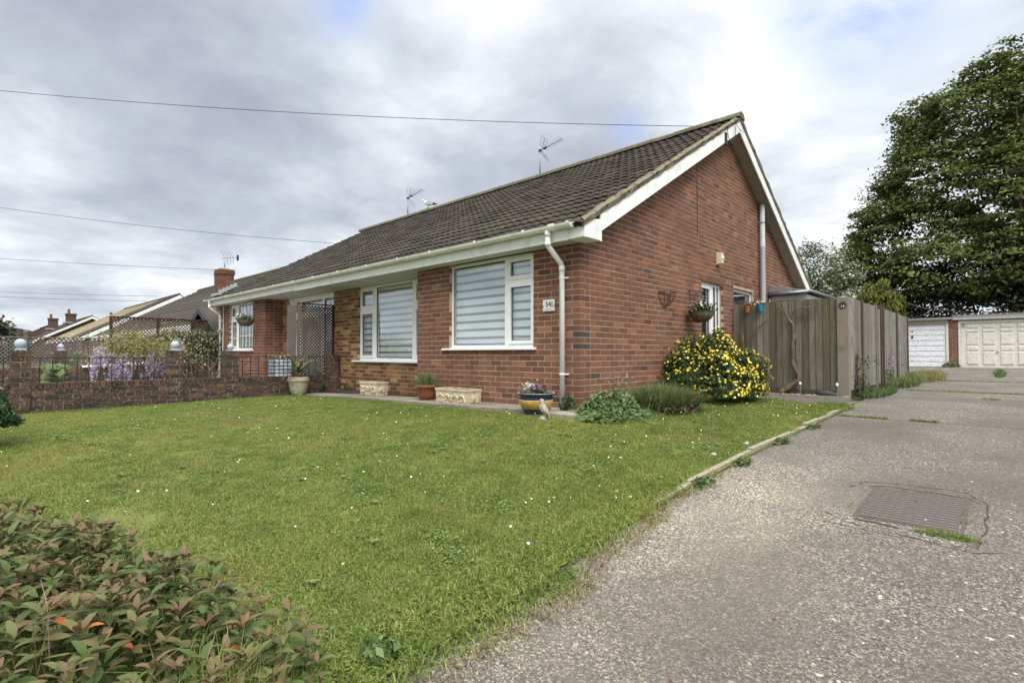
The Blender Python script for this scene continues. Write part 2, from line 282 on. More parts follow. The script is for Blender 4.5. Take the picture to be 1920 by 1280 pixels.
M_lawn = mat('lawn_soil_and_thatch', (.15, .175, .045), 1, spots=[(1.1, (.12, .125, .035), .48, .72, .7), (25, (.12, .10, .05), .5, .7, .6), (.7, (.16, .135, .06), .6, .75, .7)], bump=(60, .8, .02))
M_ground = mat('rough_ground', (.07, .085, .03), 1, spots=[(.6, (.12, .11, .06), .4, .7, .7)])

# ------------------------------------------------------------------ mesh building
class MB:
    def __init__(s): s.v = []; s.f = []; s.t = []; s.m = []
    def add(s, vs, fs, t=.5, mi=0):
        o = len(s.v); s.v.extend([tuple(p) for p in vs]); s.f.extend([tuple(i + o for i in f) for f in fs]); s.t.extend([t] * len(fs)); s.m.extend([mi] * len(fs)); return s
    def box(s, x0, x1, y0, y1, z0, z1, t=.5, mi=0):
        return s.add([(x0, y0, z0), (x1, y0, z0), (x1, y1, z0), (x0, y1, z0), (x0, y0, z1), (x1, y0, z1), (x1, y1, z1), (x0, y1, z1)],
                     [(0, 3, 2, 1), (4, 5, 6, 7), (0, 1, 5, 4), (1, 2, 6, 5), (2, 3, 7, 6), (3, 0, 4, 7)], t, mi)
    def prism(s, poly, h, t=.5):   # poly: list of 3D points, h: extrusion vector
        n = len(poly); h = Vector(h); a = [Vector(p) for p in poly]; b = [p + h for p in a]
        return s.add(a + b, [tuple(range(n))[::-1], tuple(range(n, 2 * n))] + [(i, (i + 1) % n, n + (i + 1) % n, n + i) for i in range(n)], t)
    def bar(s, a, b, w, h=None, t=.5, up=(0, 0, 1)):
        a = Vector(a); b = Vector(b); h = h or w; d = (b - a).normalized(); u = Vector(up)
        if abs(d.dot(u)) > .98: u = Vector((0, 1, 0))
        sx = d.cross(u).normalized() * w / 2; sy = sx.cross(d).normalized() * h / 2
        return s.prism([a - sx - sy, a + sx - sy, a + sx + sy, a - sx + sy], b - a, t)
    def tube(s, pts, rad, n=6, t=.5, caps=True):
        pts = [Vector(p) for p in pts]; k = len(pts); rad = rad if isinstance(rad, (list, tuple)) else [rad] * k
        rings = []; prev = None
        for i, p in enumerate(pts):
            d = (pts[min(i + 1, k - 1)] - pts[max(i - 1, 0)]).normalized()
            if prev is None: prev = d.orthogonal().normalized()
            x = (prev - d * prev.dot(d)); x = x.normalized() if x.length > 1e-5 else d.orthogonal().normalized(); prev = x; y = d.cross(x)
            rings.append([p + (x * math.cos(a) + y * math.sin(a)) * rad[i] for a in [2 * math.pi * j / n for j in range(n)]])
        vs = [q for r in rings for q in r]; fs = []
        for i in range(k - 1):
            for j in range(n): fs.append((i * n + j, i * n + (j + 1) % n, (i + 1) * n + (j + 1) % n, (i + 1) * n + j))
        if caps: fs += [tuple(range(n))[::-1], tuple(range((k - 1) * n, k * n))]
        return s.add(vs, fs, t)
    def lathe(s, prof, n=20, c=(0, 0, 0), t=.5, tfn=None):
        k = len(prof); vs = [(c[0] + r * math.cos(2 * math.pi * j / n), c[1] + r * math.sin(2 * math.pi * j / n), c[2] + z) for r, z in prof for j in range(n)]
        for i in range(k - 1):
            pass
        o = len(s.v); s.v.extend(vs)
        for i in range(k - 1):
            for j in range(n):
                s.f.append((o + i * n + j, o + i * n + (j + 1) % n, o + (i + 1) * n + (j + 1) % n, o + (i + 1) * n + j)); s.t.append(tfn(i) if tfn else t); s.m.append(0)
        return s
    def mesh(s, name, mats, smooth=False):
        me = bpy.data.meshes.new(name); me.from_pydata(s.v, [], s.f); me.update()
        for m_ in (mats if isinstance(mats, (list, tuple)) else [mats]): me.materials.append(m_)
        if any(s.m): me.polygons.foreach_set('material_index', s.m)
        at = me.attributes.new('tint', 'FLOAT', 'FACE'); at.data.foreach_set('value', s.t)
        if smooth: me.polygons.foreach_set('use_smooth', [True] * len(s.f)); 
        return me
    def obj(s, name, mats, parent=None, smooth=False, kind=None, label=None):
        o = bpy.data.objects.new(name, s.mesh(name, mats, smooth)); C.objects.link(o)
        if parent is not None: o.parent = parent
        if kind: o['kind'] = kind
        if label: o['label'] = label
        return o
def np_obj(name, V, F, T, mt, parent=None, kind=None, smooth=False):
    me = bpy.data.meshes.new(name); nv = len(V); nf, k = F.shape
    me.vertices.add(nv); me.vertices.foreach_set('co', V.astype(np.float32).ravel())
    me.loops.add(nf * k); me.loops.foreach_set('vertex_index', F.astype(np.int32).ravel())
    me.polygons.add(nf); me.polygons.foreach_set('loop_start', np.arange(0, nf * k, k, dtype=np.int32)); me.polygons.foreach_set('loop_total', np.full(nf, k, dtype=np.int32))
    me.update(calc_edges=True); me.materials.append(mt)
    at = me.attributes.new('tint', 'FLOAT', 'FACE'); at.data.foreach_set('value', T.astype(np.float32))
    if smooth: me.polygons.foreach_set('use_smooth', [True] * nf)
    o = bpy.data.objects.new(name, me); C.objects.link(o)
    if parent is not None: o.parent = parent
    if kind: o['kind'] = kind
    return o
def thing(name, label, cat, loc=(0, 0, 0), rz=0, group=None):
    o = bpy.data.objects.new(name, None); C.objects.link(o); o.location = loc; o.rotation_euler = (0, 0, rz); o.empty_display_size = .1
    o['label'] = label; o['category'] = cat
    if group: o['group'] = group
    return o
def tag(o, label, cat, group=None):
    o['label'] = label; o['category'] = cat
    if group: o['group'] = group
    return o
def struct(o): o['kind'] = 'structure'; return o
def inst(name, me, loc, parent, rot=None, scale=None):
    o = bpy.data.objects.new(name, me); C.objects.link(o); o.location = loc; o.parent = parent
    if rot is not None: o.rotation_euler = rot
    if scale is not None: o.scale = scale
    return o
def leaves(pos, size, asp=.45, tint=None, nrm=None, spread=1.0, fold=.15):
    """quads shaped as bent rhombi; nrm: preferred leaf normals"""
    n = len(pos); d = rng.normal(size=(n, 3)); d /= np.linalg.norm(d, axis=1)[:, None]
    if nrm is None: q = rng.normal(size=(n, 3))
    else: q = nrm + rng.normal(size=(n, 3)) * spread
    q /= np.linalg.norm(q, axis=1)[:, None]
    a = np.cross(q, d); a /= np.maximum(np.linalg.norm(a, axis=1), 1e-6)[:, None]; b = np.cross(q, a)
    s = (size if np.ndim(size) else np.full(n, size))[:, None]
    p0 = pos - a * s * .5; p2 = pos + a * s * .5; p1 = pos + b * s * asp * .5 + q * s * fold; p3 = pos - b * s * asp * .5 + q * s * fold
    V = np.stack([p0, p1, p2, p3], 1).reshape(-1, 3); F = np.arange(4 * n).reshape(n, 4)
    T = tint if tint is not None else rng.random(n)
    return V, F, T
def foliage(name, pos, size, mt, parent=None, kind='stuff', **k):
    V, F, T = leaves(pos, size, **k); return np_obj(name, V, F, T, mt, parent, kind)
def blades(pos, h, wd, lean=.5, tint=None, dirs=None, bend=.6):
    n = len(pos); a = rng.random(n) * 6.283; dr = np.stack([np.cos(a), np.sin(a), np.zeros(n)], 1) if dirs is None else dirs
    sd_ = np.stack([-dr[:, 1], dr[:, 0], np.zeros(n)], 1); h = h if np.ndim(h) else np.full(n, h); ln = rng.random(n) * lean
    up = np.array([0, 0, 1.]); H = h[:, None]; Ln = ln[:, None]
    m1 = pos + up * H * .55 + dr * H * Ln * .35; tp = pos + up * H * (1 - bend * Ln * .5) + dr * H * Ln
    wv = sd_ * (wd if np.ndim(wd) == 0 else wd[:, None]) * .5
    V = np.stack([pos - wv, pos + wv, m1 + wv * .8, m1 - wv * .8, tp], 1).reshape(-1, 3); o = (np.arange(n) * 5)[:, None]
    F = np.concatenate([o + np.array([0, 1, 2]), o + np.array([0, 2, 3]), o + np.array([3, 2, 4])], 0)
    T = tint if tint is not None else rng.random(n); T = np.concatenate([T, T, T])
    return V, F, T

# ------------------------------------------------------------------ ground levels
DY = [-40, -12, -9, -5.25, -4, -3, -2, -.5, 3, 5, 7.5, 10.6, 15, 22, 60]; DZ = [-.9, -.82, -.76, -.62, -.55, -.45, -.365, -.285, -.195, -.135, -.10, -.01, .05, .08, .2]
def zd(y): return float(np.interp(y, DY, DZ))
GX = [-14, -6.6, -3.3, 0, 1.3, 2.1]; GY = [-12, -9, -4.6, -3, -2, 0, 3, 5.2]
GZ = np.array([[-.5, -.48, -.33, -.3, -.28, -.26, -.26, -.26], [-.45, -.43, -.26, -.24, -.22, -.2, -.19, -.19], [-.55, -.5, -.32, -.26, -.2, -.1, -.09, -.09],
               [-.75, -.70, -.44, -.32, -.22, -.04, -.05, -.06], [-.78, -.73, -.51, -.38, -.29, -.16, -.12, -.10], [-.80, -.75, -.575, -.435, -.345, -.245, -.175, -.12]])
def zl(x, y):
    x = min(max(x, GX[0]), GX[-1]); y = min(max(y, GY[0]), GY[-1])
    i = min(int(np.searchsorted(GX, x, 'right')) - 1, len(GX) - 2); j = min(int(np.searchsorted(GY, y, 'right')) - 1, len(GY) - 2)
    u = (x - GX[i]) / (GX[i + 1] - GX[i]); v = (y - GY[j]) / (GY[j + 1] - GY[j])
    return float((GZ[i, j] * (1 - u) + GZ[i + 1, j] * u) * (1 - v) + (GZ[i, j + 1] * (1 - u) + GZ[i + 1, j + 1] * u) * v)
zlv = np.vectorize(zl)
def sheet(name, xs, ys, fn, mt):
    V = [(x, y, fn(x, y)) for x in xs for y in ys]; ny = len(ys)
    F = [(i * ny + j, (i + 1) * ny + j, (i + 1) * ny + j + 1, i * ny + j + 1) for i in range(len(xs) - 1) for j in range(ny - 1)]
    m_ = MB(); m_.add(V, F); return struct(m_.obj(name, mt, smooth=True))
def gz(x, y):
    if x > 2.2: return zd(y) - .06
    return zl(x, y) - .05 if y < 5.3 else (-.18 if y < 40 else -.2)
sheet('ground', [-900, -300, -100, -60, -40, -25] + [-18 + .8 * i for i in range(26)] + [3, 5, 8, 12, 25, 60, 200, 900], [-400, -100, -40, -20] + [-12 + .7 * i for i in range(25)] + [6, 8, 12, 20, 40, 100, 300, 1200], gz, M_ground)
sheet('lawn', np.linspace(-6.64, 2.16, 60), np.linspace(-9, -.56, 56), zl, M_lawn)
sheet('side_lawn', np.linspace(.02, 2.16, 16), np.linspace(-.555, 3.72, 26), zl, M_lawn)

# the drive: cast slabs with open joints between them
drive = bpy.data.objects.new('driveway', None); C.objects.link(drive); drive['kind'] = 'structure'
JO = [-14, -8.3, 2.75, 7.55, 10.5, 14.9, 17.6, 22.0]
for a, b in zip(JO[:-1], JO[1:]):
    ys = np.linspace(a + .012, b - .012, max(3, int((b - a) / .5))); xs = [2.12, 2.6, 3.4, 4.6, 6, 9]
    m_ = MB(); V = [(x, y, zd(y)) for x in xs for y in ys]; ny = len(ys)
    m_.add(V, [(i * ny + j, (i + 1) * ny + j, (i + 1) * ny + j + 1, i * ny + j + 1) for i in range(len(xs) - 1) for j in range(ny - 1)])
    for y_ in (a + .012, b - .012): m_.add([(2.12, y_, zd(y_)), (9, y_, zd(y_)), (9, y_, zd(y_) - .08), (2.12, y_, zd(y_) - .08)], [(0, 1, 2, 3)])
    m_.obj('concrete_slab', M_agg, drive)
m_ = MB(); V = [(x, y, zd(y)) for x in (-6, -2, .5, 2.1) for y in (14.95, 18, 22.0)]
m_.add(V, [(i * 3 + j, (i + 1) * 3 + j, (i + 1) * 3 + j + 1, i * 3 + j + 1) for i in range(3) for j in range(2)]); m_.obj('concrete_slab', M_agg, drive)
m_ = MB()   # dirt in the joints and cracks
for y_ in JO[1:-1]: m_.box(2.1, 9, y_ - .02, y_ + .02, zd(y_) - .05, zd(y_) - .012)
m_.obj('joint_dirt', M_soil, drive)

# kerb edging stones along the lawn
kerb = bpy.data.objects.new('lawn_edging', None); C.objects.link(kerb); kerb['kind'] = 'structure'
y_ = -2.15; k = 0
while y_ < 3.05:
    L_ = .60 + rnd.uniform(-.04, .04); m_ = MB(); z0 = zd(y_ + L_ / 2); tilt = rnd.uniform(-.012, .012); dx = rnd.uniform(-.012, .012)
    hh = .042 if y_ > -1.2 else .028
    hh += .012 * math.sin(k * 2.3)
    za, zb = zd(y_) + hh, zd(y_ + L_) + hh + tilt
    x0, x1 = 2.085 + dx, 2.145 + dx
    m_.add([(x0, y_, za - .15), (x1, y_, za - .15), (x1 + .004, y_ + L_ - .012, zb - .15), (x0 + .004, y_ + L_ - .012, zb - .15), (x0 + .006, y_, za), (x1 - .008, y_, za), (x1 - .004, y_ + L_ - .012, zb), (x0 + .01, y_ + L_ - .012, zb)],
           [(0, 3, 2, 1), (4, 5, 6, 7), (0, 1, 5, 4), (1, 2, 6, 5), (2, 3, 7, 6), (3, 0, 4, 7)])
    m_.obj('edging_stone', M_conc, kerb); y_ += L_; k += 1

# paving along the front wall, path before the fence
path = bpy.data.objects.new('front_paving', None); C.objects.link(path); path['kind'] = 'structure'
x_ = .25
while x_ > -6.6:
    L_ = rnd.choice([.45, .6, .6, .75]); y0 = -.57 + rnd.uniform(-.06, .06)
    a, b = x_ - L_ + .014, x_
    zz = [zl(q, -.3) + .014 + rnd.uniform(-.006, .006) for q in (a, b)]
    m_ = MB(); t = rnd.random(); f = -.52 if x_ > -3.3 else -.3
    m_.add([(a, y0, zz[0] - .05), (b, y0, zz[1] - .05), (b, -.012, zz[1] - .05), (a, -.012, zz[0] - .05), (a, y0, zz[0]), (b, y0, zz[1]), (b, -.012, zz[1]), (a, -.012, zz[0])],
           [(0, 3, 2, 1), (4, 5, 6, 7), (0, 1, 5, 4), (1, 2, 6, 5), (2, 3, 7, 6), (3, 0, 4, 7)], t)
    m_.obj('paving_slab', M_pave, path); x_ -= L_
m_ = MB(); m_.box(-6.63, -3.33, -.011, .44, -.3, -.13); struct(m_.obj('house_foot_soil', M_soil))
m_ = MB(); m_.add([(.02, 3.72, -.125), (2.1, 3.72, -.165), (2.1, 4.58, -.145), (.02, 4.58, -.115)], [(0, 1, 2, 3)])
struct(m_.obj('side_path', M_agg))

# ------------------------------------------------------------------ brickwork
CAMN = np.array(EYE)
def score(c, n, area):
    d = CAMN - np.array(c); r = np.linalg.norm(d)
    f = Vector(c) - EYE; vd = f.x * -math.sin(YAW) + f.y * math.cos(YAW); hx = f.x * math.cos(YAW) + f.y * math.sin(YAW)
    if vd < .3 or abs(hx / vd) > 1.02: return -1
    return max(0, float(np.dot(d / r, n))) / (r * r) * area
def subtract(a, b, cuts):
    out = [(a, b)]
    for c0, c1 in cuts:
        nxt = []
        for p, q in out:
            if c1 <= p or c0 >= q: nxt.append((p, q)); continue
            if c0 > p: nxt.append((p, c0))
            if c1 < q: nxt.append((c1, q))
        out = nxt
    return [(p, q) for p, q in out if q - p > .03]
def red_t(): 
    r = rnd.random()
    return .99 if r < .008 else (.955 if r < .02 else (.97 if r < .028 else min(.9, max(0, rnd.gauss(.48, .17)))))
def old_t(): return min(1, max(0, rnd.gauss(.4, .28)))
def wallbricks(axis, plane, face, u0, u1, z0, z1, holes=(), phase=0, start=(0, 0), top=None, tf=red_t, proud=.0028, depth=.05, zb=0.0, snap_soldier=None):
    """axis 'x': wall runs along x at y=plane; 'y': runs along y at x=plane. face=+1/-1 outward. start=(k, extra) insets at the house corner
    returns [(x0,x1,y0,y1,z0,z1,tint,wallnormal)]"""
    out = []; k0 = int(math.floor((z0 - zb) / .075)); k1 = int(math.ceil((z1 - zb) / .075))
    for k in range(k0, k1):
        za, zc = zb + k * .075 + .005, zb + (k + 1) * .075 - .005
        za2, zc2 = max(za, z0), min(zc, z1)
        if zc2 - za2 < .02: continue
        a, b = u0, u1
        ph = phase + (.1125 if k % 2 else 0)
        ins0 = start[0](k) if callable(start[0]) else start[0]; ins1 = start[1](k) if callable(start[1]) else start[1]
        a += ins0; b -= ins1
        if top:
            lim = top(zc2)
            a = max(a, lim[0]); b = min(b, lim[1])
        cuts = [(h[0], h[1]) for h in holes if h[2] < zc2 - .015 and h[3] > za2 + .015]
        i0 = int(math.floor((a - ph) / .225)) - 1; i1 = int(math.ceil((b - ph) / .225)) + 1
        for i in range(i0, i1):
            p = ph + i * .225 + .005; q = p + .215
            for pp, qq in subtract(max(p, a), min(q, b), cuts):
                j = rnd.uniform(-.0012, .0012); pr = (proud + j) * face
                e = [rnd.uniform(-.0012, .0012) for _ in range(4)]
                w0, w1 = sorted((plane + pr, plane - depth * face))
                t = tf()
                if axis == 'x': out.append([pp + e[0], qq + e[1], w0, w1, za2 + e[2], zc2 + e[3], t, (0, face, 0)])
                else: out.append([w0, w1, pp + e[0], qq + e[1], za2 + e[2], zc2 + e[3], t, (face, 0, 0)])
    return out
BCACHE = {}
def place_bricks(lst, parent, mt, name, keep):
    """keep: set of ids drawn as single bricks; the rest becomes one mesh"""
    rest = MB(); nk = 0
    for b in lst:
        if id(b) in keep:
            dx, dy, dz = (round((b[i + 1] - b[i]) / .004) * .004 for i in (0, 2, 4)); tb = round(b[6] * 24) / 24
            key = (dx, dy, dz, tb, mt.name)
            if key not in BCACHE:
                q = MB().box(-dx / 2, dx / 2, -dy / 2, dy / 2, -dz / 2, dz / 2, tb); BCACHE[key] = q.mesh('brick', mt)
            inst('brick', BCACHE[key], ((b[0] + b[1]) / 2, (b[2] + b[3]) / 2, (b[4] + b[5]) / 2), parent)
        else: rest.box(*b[:6], t=b[6]); nk += 1
    if nk: rest.obj(name, mt, parent, kind='stuff')
def keep_best(lists, n):
    allb = []
    for l in lists:
        for b in l:
            c = ((b[0] + b[1]) / 2, (b[2] + b[3]) / 2, (b[4] + b[5]) / 2); L_ = max(b[1] - b[0], b[3] - b[2])
            allb.append((score(c, b[7], L_ * .065), id(b)))
    allb.sort(reverse=True); return set(i for s_, i in allb[:n] if s_ > 0)
def backing(m_, axis, plane, face, u0, u1, z0, z1, holes, th=.11):
    us = sorted(set([u0, u1] + [h[i] for h in holes for i in (0, 1)])); zs = sorted(set([z0, z1] + [min(max(h[i], z0), z1) for h in holes for i in (2, 3)]))
    w0, w1 = sorted((plane, plane - th * face))
    for a, b in zip(us[:-1], us[1:]):
        for c, d in zip(zs[:-1], zs[1:]):
            um, zm = (a + b) / 2, (c + d) / 2
            if any(h[0] < um < h[1] and h[2] < zm < h[3] for h in holes) or d - c < 1e-4: continue
            if axis == 'x': m_.box(a, b, w0, w1, c, d)
            else: m_.box(w0, w1, a, b, c, d)

# ------------------------------------------------------------------ the pair of bungalows
H = thing('semi_detached_bungalow', 'long red brick bungalow pair with white fascia, dark tiled roof and brick gable end', 'house', (0, 0, 0))
XE = -12.84; DEPTH = 9.4; RY, RZ = 4.8, 5.12; SL = .572
def roofz(y): return RZ - SL * abs(y - RY)
h_front = [(-2.49, -.75, .70, 2.2)]; h_rec = [(-5.97, -3.55, .47, 1.995), (-9.33, -7.0, -.5, 1.995)]; h_nb = [(-12.1, -10.39, .72, 2.2)]
h_gab = [(3.58, 4.56, -.5, 1.9), (5.06, 6.16, 1.45, 1.9)]
m_ = MB(); backing(m_, 'x', 0, -1, -3.31, 0, -.35, 2.02, h_front); front = m_.obj('front_wall', M_mort, H)
m_ = MB(); backing(m_, 'x', .45, -1, -9.63, -3.31, -.45, 2.02, h_rec); rec = m_.obj('recessed_wall', M_mort, H)
m_ = MB(); backing(m_, 'x', 0, -1, XE, -9.63, -.5, 2.02, h_nb); m_.box(-9.74, -9.63, .112, .56, -.5, 2.02); nb = m_.obj('neighbour_front_wall', M_mort, H)
m_ = MB(); backing(m_, 'y', 0, 1, .112, DEPTH, -.35, 2.02, h_gab)
m_.prism([(0, 0, 2.022), (0, DEPTH, 2.022), (0, DEPTH, roofz(DEPTH) - .14), (0, RY, RZ - .14), (0, 0, roofz(0) - .14)], (-.11, 0, 0)); gab = m_.obj('gable_wall', M_mort, H)
m_ = MB(); m_.box(XE, XE + .1, .0, DEPTH, -.5, 2.02); m_.prism([(XE, 0, 2.022), (XE, DEPTH, 2.022), (XE, RY, RZ - .16)], (.1, 0, 0)); m_.box(XE, 0, DEPTH - .1, DEPTH, -.3, 2.3); m_.box(-3.31, -3.2, .112, .56, -.4, 2.02)
m_.box(-6.8, -6.7, .56, DEPTH - .11, -.3, 2.3)
m_.obj('rear_and_far_walls', M_red, H)
def gtop(z):
    d = (RZ - .13 - z) / SL
    return (RY - d, RY + d)
cin = lambda k: .1125 if k % 2 else .225     # insets left for the corner bricks
cin2 = lambda k: .225 if k % 2 else .1125
bf = wallbricks('x', 0, -1, -3.31, 0, -.32, 2.01, h_front, 0, (0, cin))
bg_ = wallbricks('y', 0, 1, 0, DEPTH, -.32, 4.98, h_gab, 0, (cin2, 0), gtop)
corner = []
for k in range(-4, 27):
    za, zc = k * .075 + .005, min((k + 1) * .075 - .005, 2.01); t = red_t()
    if rnd.random() < .2: t = 1.0 if rnd.random() < .5 else .05
    lx, ly = (.1025, .215) if k % 2 else (.215, .1025)
    corner.append([-lx - .002, .0045, -.0045, ly - .002 + .0, za, zc, t, (.7, -.7, 0)])
br = wallbricks('x', .45, -1, -9.63, -3.31, -.42, 2.01, h_rec, .06, tf=lambda: rnd.random())
bn = wallbricks('x', 0, -1, XE, -9.63, -.45, 2.01, h_nb, -9.63, (0, cin)); bnr = wallbricks('y', -9.63, 1, 0, .45, -.45, 2.01, (), 0, (cin2, 0))
for k in range(-6, 27):
    lx, ly = (.1025, .215) if k % 2 else (.215, .1025)
    bn.append([-9.63 - lx - .002, -9.63 + .0045, -.0045, ly - .002, k * .075 + .005, min((k + 1) * .075 - .005, 2.01), red_t(), (.7, -.7, 0)])
for b in br:     # the yellow wall darkens to red multis low down and by the soffit
    if b[4] < .1 and rnd.random() < .45: b[6] = rnd.uniform(0, .25)
keep = keep_best([bf, bg_, corner], 300)
place_bricks(bf, front, M_red, 'front_brickwork', keep); place_bricks(corner, gab, M_red, 'corner_brickwork', keep); place_bricks(bg_, gab, M_red, 'gable_brickwork', keep)
place_bricks(br, rec, M_yel, 'yellow_brickwork', set()); place_bricks(bn + bnr, nb, M_red, 'neighbour_brickwork', set())
# flat brick-on-edge lintel over the side door
m_ = MB()
y_ = 3.5
while y_ < 4.62: m_.box(-.03, .010 + rnd.uniform(-.001, .002), y_, y_ + .065, 1.905, 2.0, .3 + .3 * rnd.random()); y_ += .075
# (kept inside the wall courses' top: cut those courses away by standing proud)
m_.obj('door_lintel_bricks', M_red, gab, kind='stuff')

# roof
roof = MB()
TH = .10
for s_, ye in ((-1, -.27), (1, DEPTH + .27)):
    z_e = roofz(ye)
    roof.prism([(XE - .22, ye, z_e - TH), (XE - .22, RY, RZ - TH), (XE - .22, RY, RZ - TH + .03), (XE - .22, ye, z_e - TH + .03)], (-XE + .22 + .22, 0, 0))
roof = roof.obj('roof', M_dwood, H)
NS = 16
def tile_geo(w=.30, L_=.33, gauge=.295):
    vs = []; xs = [w * i / NS for i in range(NS + 1)]
    def hgt(x): return .024 * (.5 - .5 * math.cos(2 * math.pi * x / .15)) ** .8
    for x in xs: vs.append((x, -.012, .034 + hgt(x)))
    for x in xs: vs.append((x, gauge + .03, .006 + hgt(x)))
    for x in xs: vs.append((x, -.010, .016 + hgt(x) * .75))
    for x in xs: vs.append((x, .10, .012 + hgt(x) * .6))
    n = NS + 1; fs = []
    for i in range(NS): fs.append((i, i + 1, n + i + 1, n + i)); fs.append((2 * n + i, 2 * n + i + 1, i + 1, i)); fs.append((3 * n + i, 3 * n + i + 1, 2 * n + i + 1, 2 * n + i))
    fs.append((0, n, 3 * n, 2 * n)); fs.append((NS, 2 * n + NS, 3 * n + NS, n + NS))
    return vs, fs
TV, TF = tile_geo(); TVn = np.array(TV)
ang = math.atan(SL); ca, sa = math.cos(ang), math.sin(ang)
tiles = []
rows = 20; x_start = .27
for r in range(rows):
    s = r * .295; y = -.30 + s * ca; z = roofz(-.30) - .075 + s * sa
    for c in range(45):
        x = x_start - (c + 1) * .298
        if x < XE - .25: break
        jz = rnd.uniform(-.003, .004); jr = rnd.uniform(-.006, .006)
        tiles.append([x, y, z + jz, jr, rnd.choice([0, .25, .5, .5, .75, 1]), score((x + .15, y + .1, z), (0, -sa, ca), 1)])
order = sorted(range(len(tiles)), key=lambda i: -tiles[i][5]); keep_t = set(order[:300])
tmesh = {}
for tb in (0, .25, .5, .75, 1):
    q = MB(); q.add(TV, TF, tb); tmesh[tb] = q.mesh('roof_tile', M_tile, True)
Vs, Fs3, Ts = [], [], []; off = 0; restm = MB()
for i, (x, y, z, jr, tb, sc_) in enumerate(tiles):
    if i in keep_t:
        inst('roof_tile', tmesh[tb], (x, y, z), roof, (ang, jr * .6, jr))
    else:
        Rm = Matrix.Translation((x, y, z)) @ Matrix.Rotation(jr, 4, 'Z') @ Matrix.Rotation(ang, 4, 'X')
        restm.add([Rm @ Vector(p) for p in TV], TF, tb)
restm.obj('far_roof_tiles', M_tile, roof, smooth=True, kind='stuff')
rm = MB()
for r in range(19):   # rear slope
    s = r * .295; y = DEPTH + .30 - s * ca; z = roofz(9.70) - .075 + s * sa
    L_ = .30
    rm.add([(XE - .25, y, z + .045), (.27, y, z + .045), (.27, y - L_ * ca, z + L_ * sa + .015), (XE - .25, y - L_ * ca, z + L_ * sa + .015), (XE - .25, y, z + .01), (.27, y, z + .01)], [(0, 3, 2, 1), (4, 0, 1, 5)], rnd.random())
rm.obj('rear_roof_courses', M_tile, roof, kind='stuff')
x_ = .29
while x_ > XE - .2:
    m_ = MB(); L_ = .45; dz = rnd.uniform(-.006, .008); pr = [(RY + .15 * math.cos(a), RZ - .075 + .125 * math.sin(a)) for a in [math.pi * i / 8 for i in range(9)]]
    vs = [(x_, p[0], p[1] + dz) for p in pr] + [(x_ - L_ + .01, p[0], p[1] + dz * .4) for p in pr]
    m_.add(vs, [(i, 9 + i, 9 + i + 1, i + 1) for i in range(8)] + [tuple(range(9)), tuple(range(9, 18))[::-1]]); m_.obj('ridge_tile', M_ridge, roof); x_ -= L_
# verge mortar bedding, barge boards, verge soffit
for s_, y_e in ((-1, -.28), (1, DEPTH + .28)):
    n = 40; m_ = MB(); V = []
    for i in range(n + 1):
        y = y_e + (RY - y_e) * i / n; z = roofz(y) - .05; j = [rnd.uniform(-.008, .008) for _ in range(3)]
        V += [(.262 + j[0], y, z - .055 + j[1] * .5), (.275 + j[2], y, z + .018 + j[1]), (.215 + j[0] * 2, y, z + .052 + j[2]), (.19, y, z - .05)]
    m_.add(V, [(4 * i + a, 4 * i + (a + 1) % 4, 4 * i + 4 + (a + 1) % 4, 4 * i + 4 + a) for i in range(n) for a in range(4)]); m_.obj('verge_mortar_bedding', M_verge, roof, smooth=False)
def slope_board(name, mt, ya, yb, x0, x1, off, wid, parent=H):
    m_ = MB(); m_.prism([(x0, ya, roofz(ya) - off - wid), (x0, yb, roofz(yb) - off - wid), (x0, yb, roofz(yb) - off), (x0, ya, roofz(ya) - off)], (x1 - x0, 0, 0)); return m_.obj(name, mt, parent)
slope_board('barge_board', M_fascia, .10, RY - .002, .228, .250, .105, .215); slope_board('barge_board', M_fascia, DEPTH + .2, RY + .002, .228, .250, .105, .215)
slope_board('verge_soffit', M_gsoffit, .10, RY, .005, .227, .26, .015); slope_board('verge_soffit', M_gsoffit, DEPTH + .2, RY + .002, .005, .227, .26, .015)
# joint strip across the rear verge soffit
for s_ in (0, 1):
    m_ = MB(); m_.prism([(.02, -.253, 1.995), (.02, .098, 1.995), (.02, .098, 2.26), (.02, -.05, 2.235), (.02, -.253, 2.16)] if s_ == 0 else [(.02, DEPTH - .1, 1.99), (.02, DEPTH + .25, 1.99), (.02, DEPTH + .25, 2.15), (.02, DEPTH - .1, 2.25)], (.235, 0, 0)); m_.obj('boxed_eaves_end', M_fascia, H)
m_ = MB(); m_.box(.2562, .260, .075, .103, 1.985, 2.24); m_.box(.2562, .259, -.256, -.235, 1.985, 2.16); m_.box(.250, .254, .1045, .135, 2.16, 2.31); m_.obj('eaves_end_trim', M_white, H)
# fascia boards (three lengths), soffit strips
for a, b, dz in ((.02, -6.42, 0), (-6.43, -7.35, -.004), (-7.36, XE - .2, .01)):
    m_ = MB(); m_.box(b, a, -.268, -.250, 1.985 + dz, 2.185); m_.obj('fascia_board', M_fascia, H)
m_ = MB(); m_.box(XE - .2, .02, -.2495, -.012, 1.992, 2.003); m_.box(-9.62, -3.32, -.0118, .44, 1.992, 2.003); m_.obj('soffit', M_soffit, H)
m_ = MB()
for x_ in (-6.43, -7.35, -4.9, -8.6): m_.box(x_ - .02, x_ + .02, -.2705, -.2685, 1.983, 2.187) if x_ in (-6.43, -7.35) else m_.box(x_ - .012, x_ + .012, -.24, .43, 1.986, 1.9915)
m_.obj('fascia_joint_trim', M_white, H)
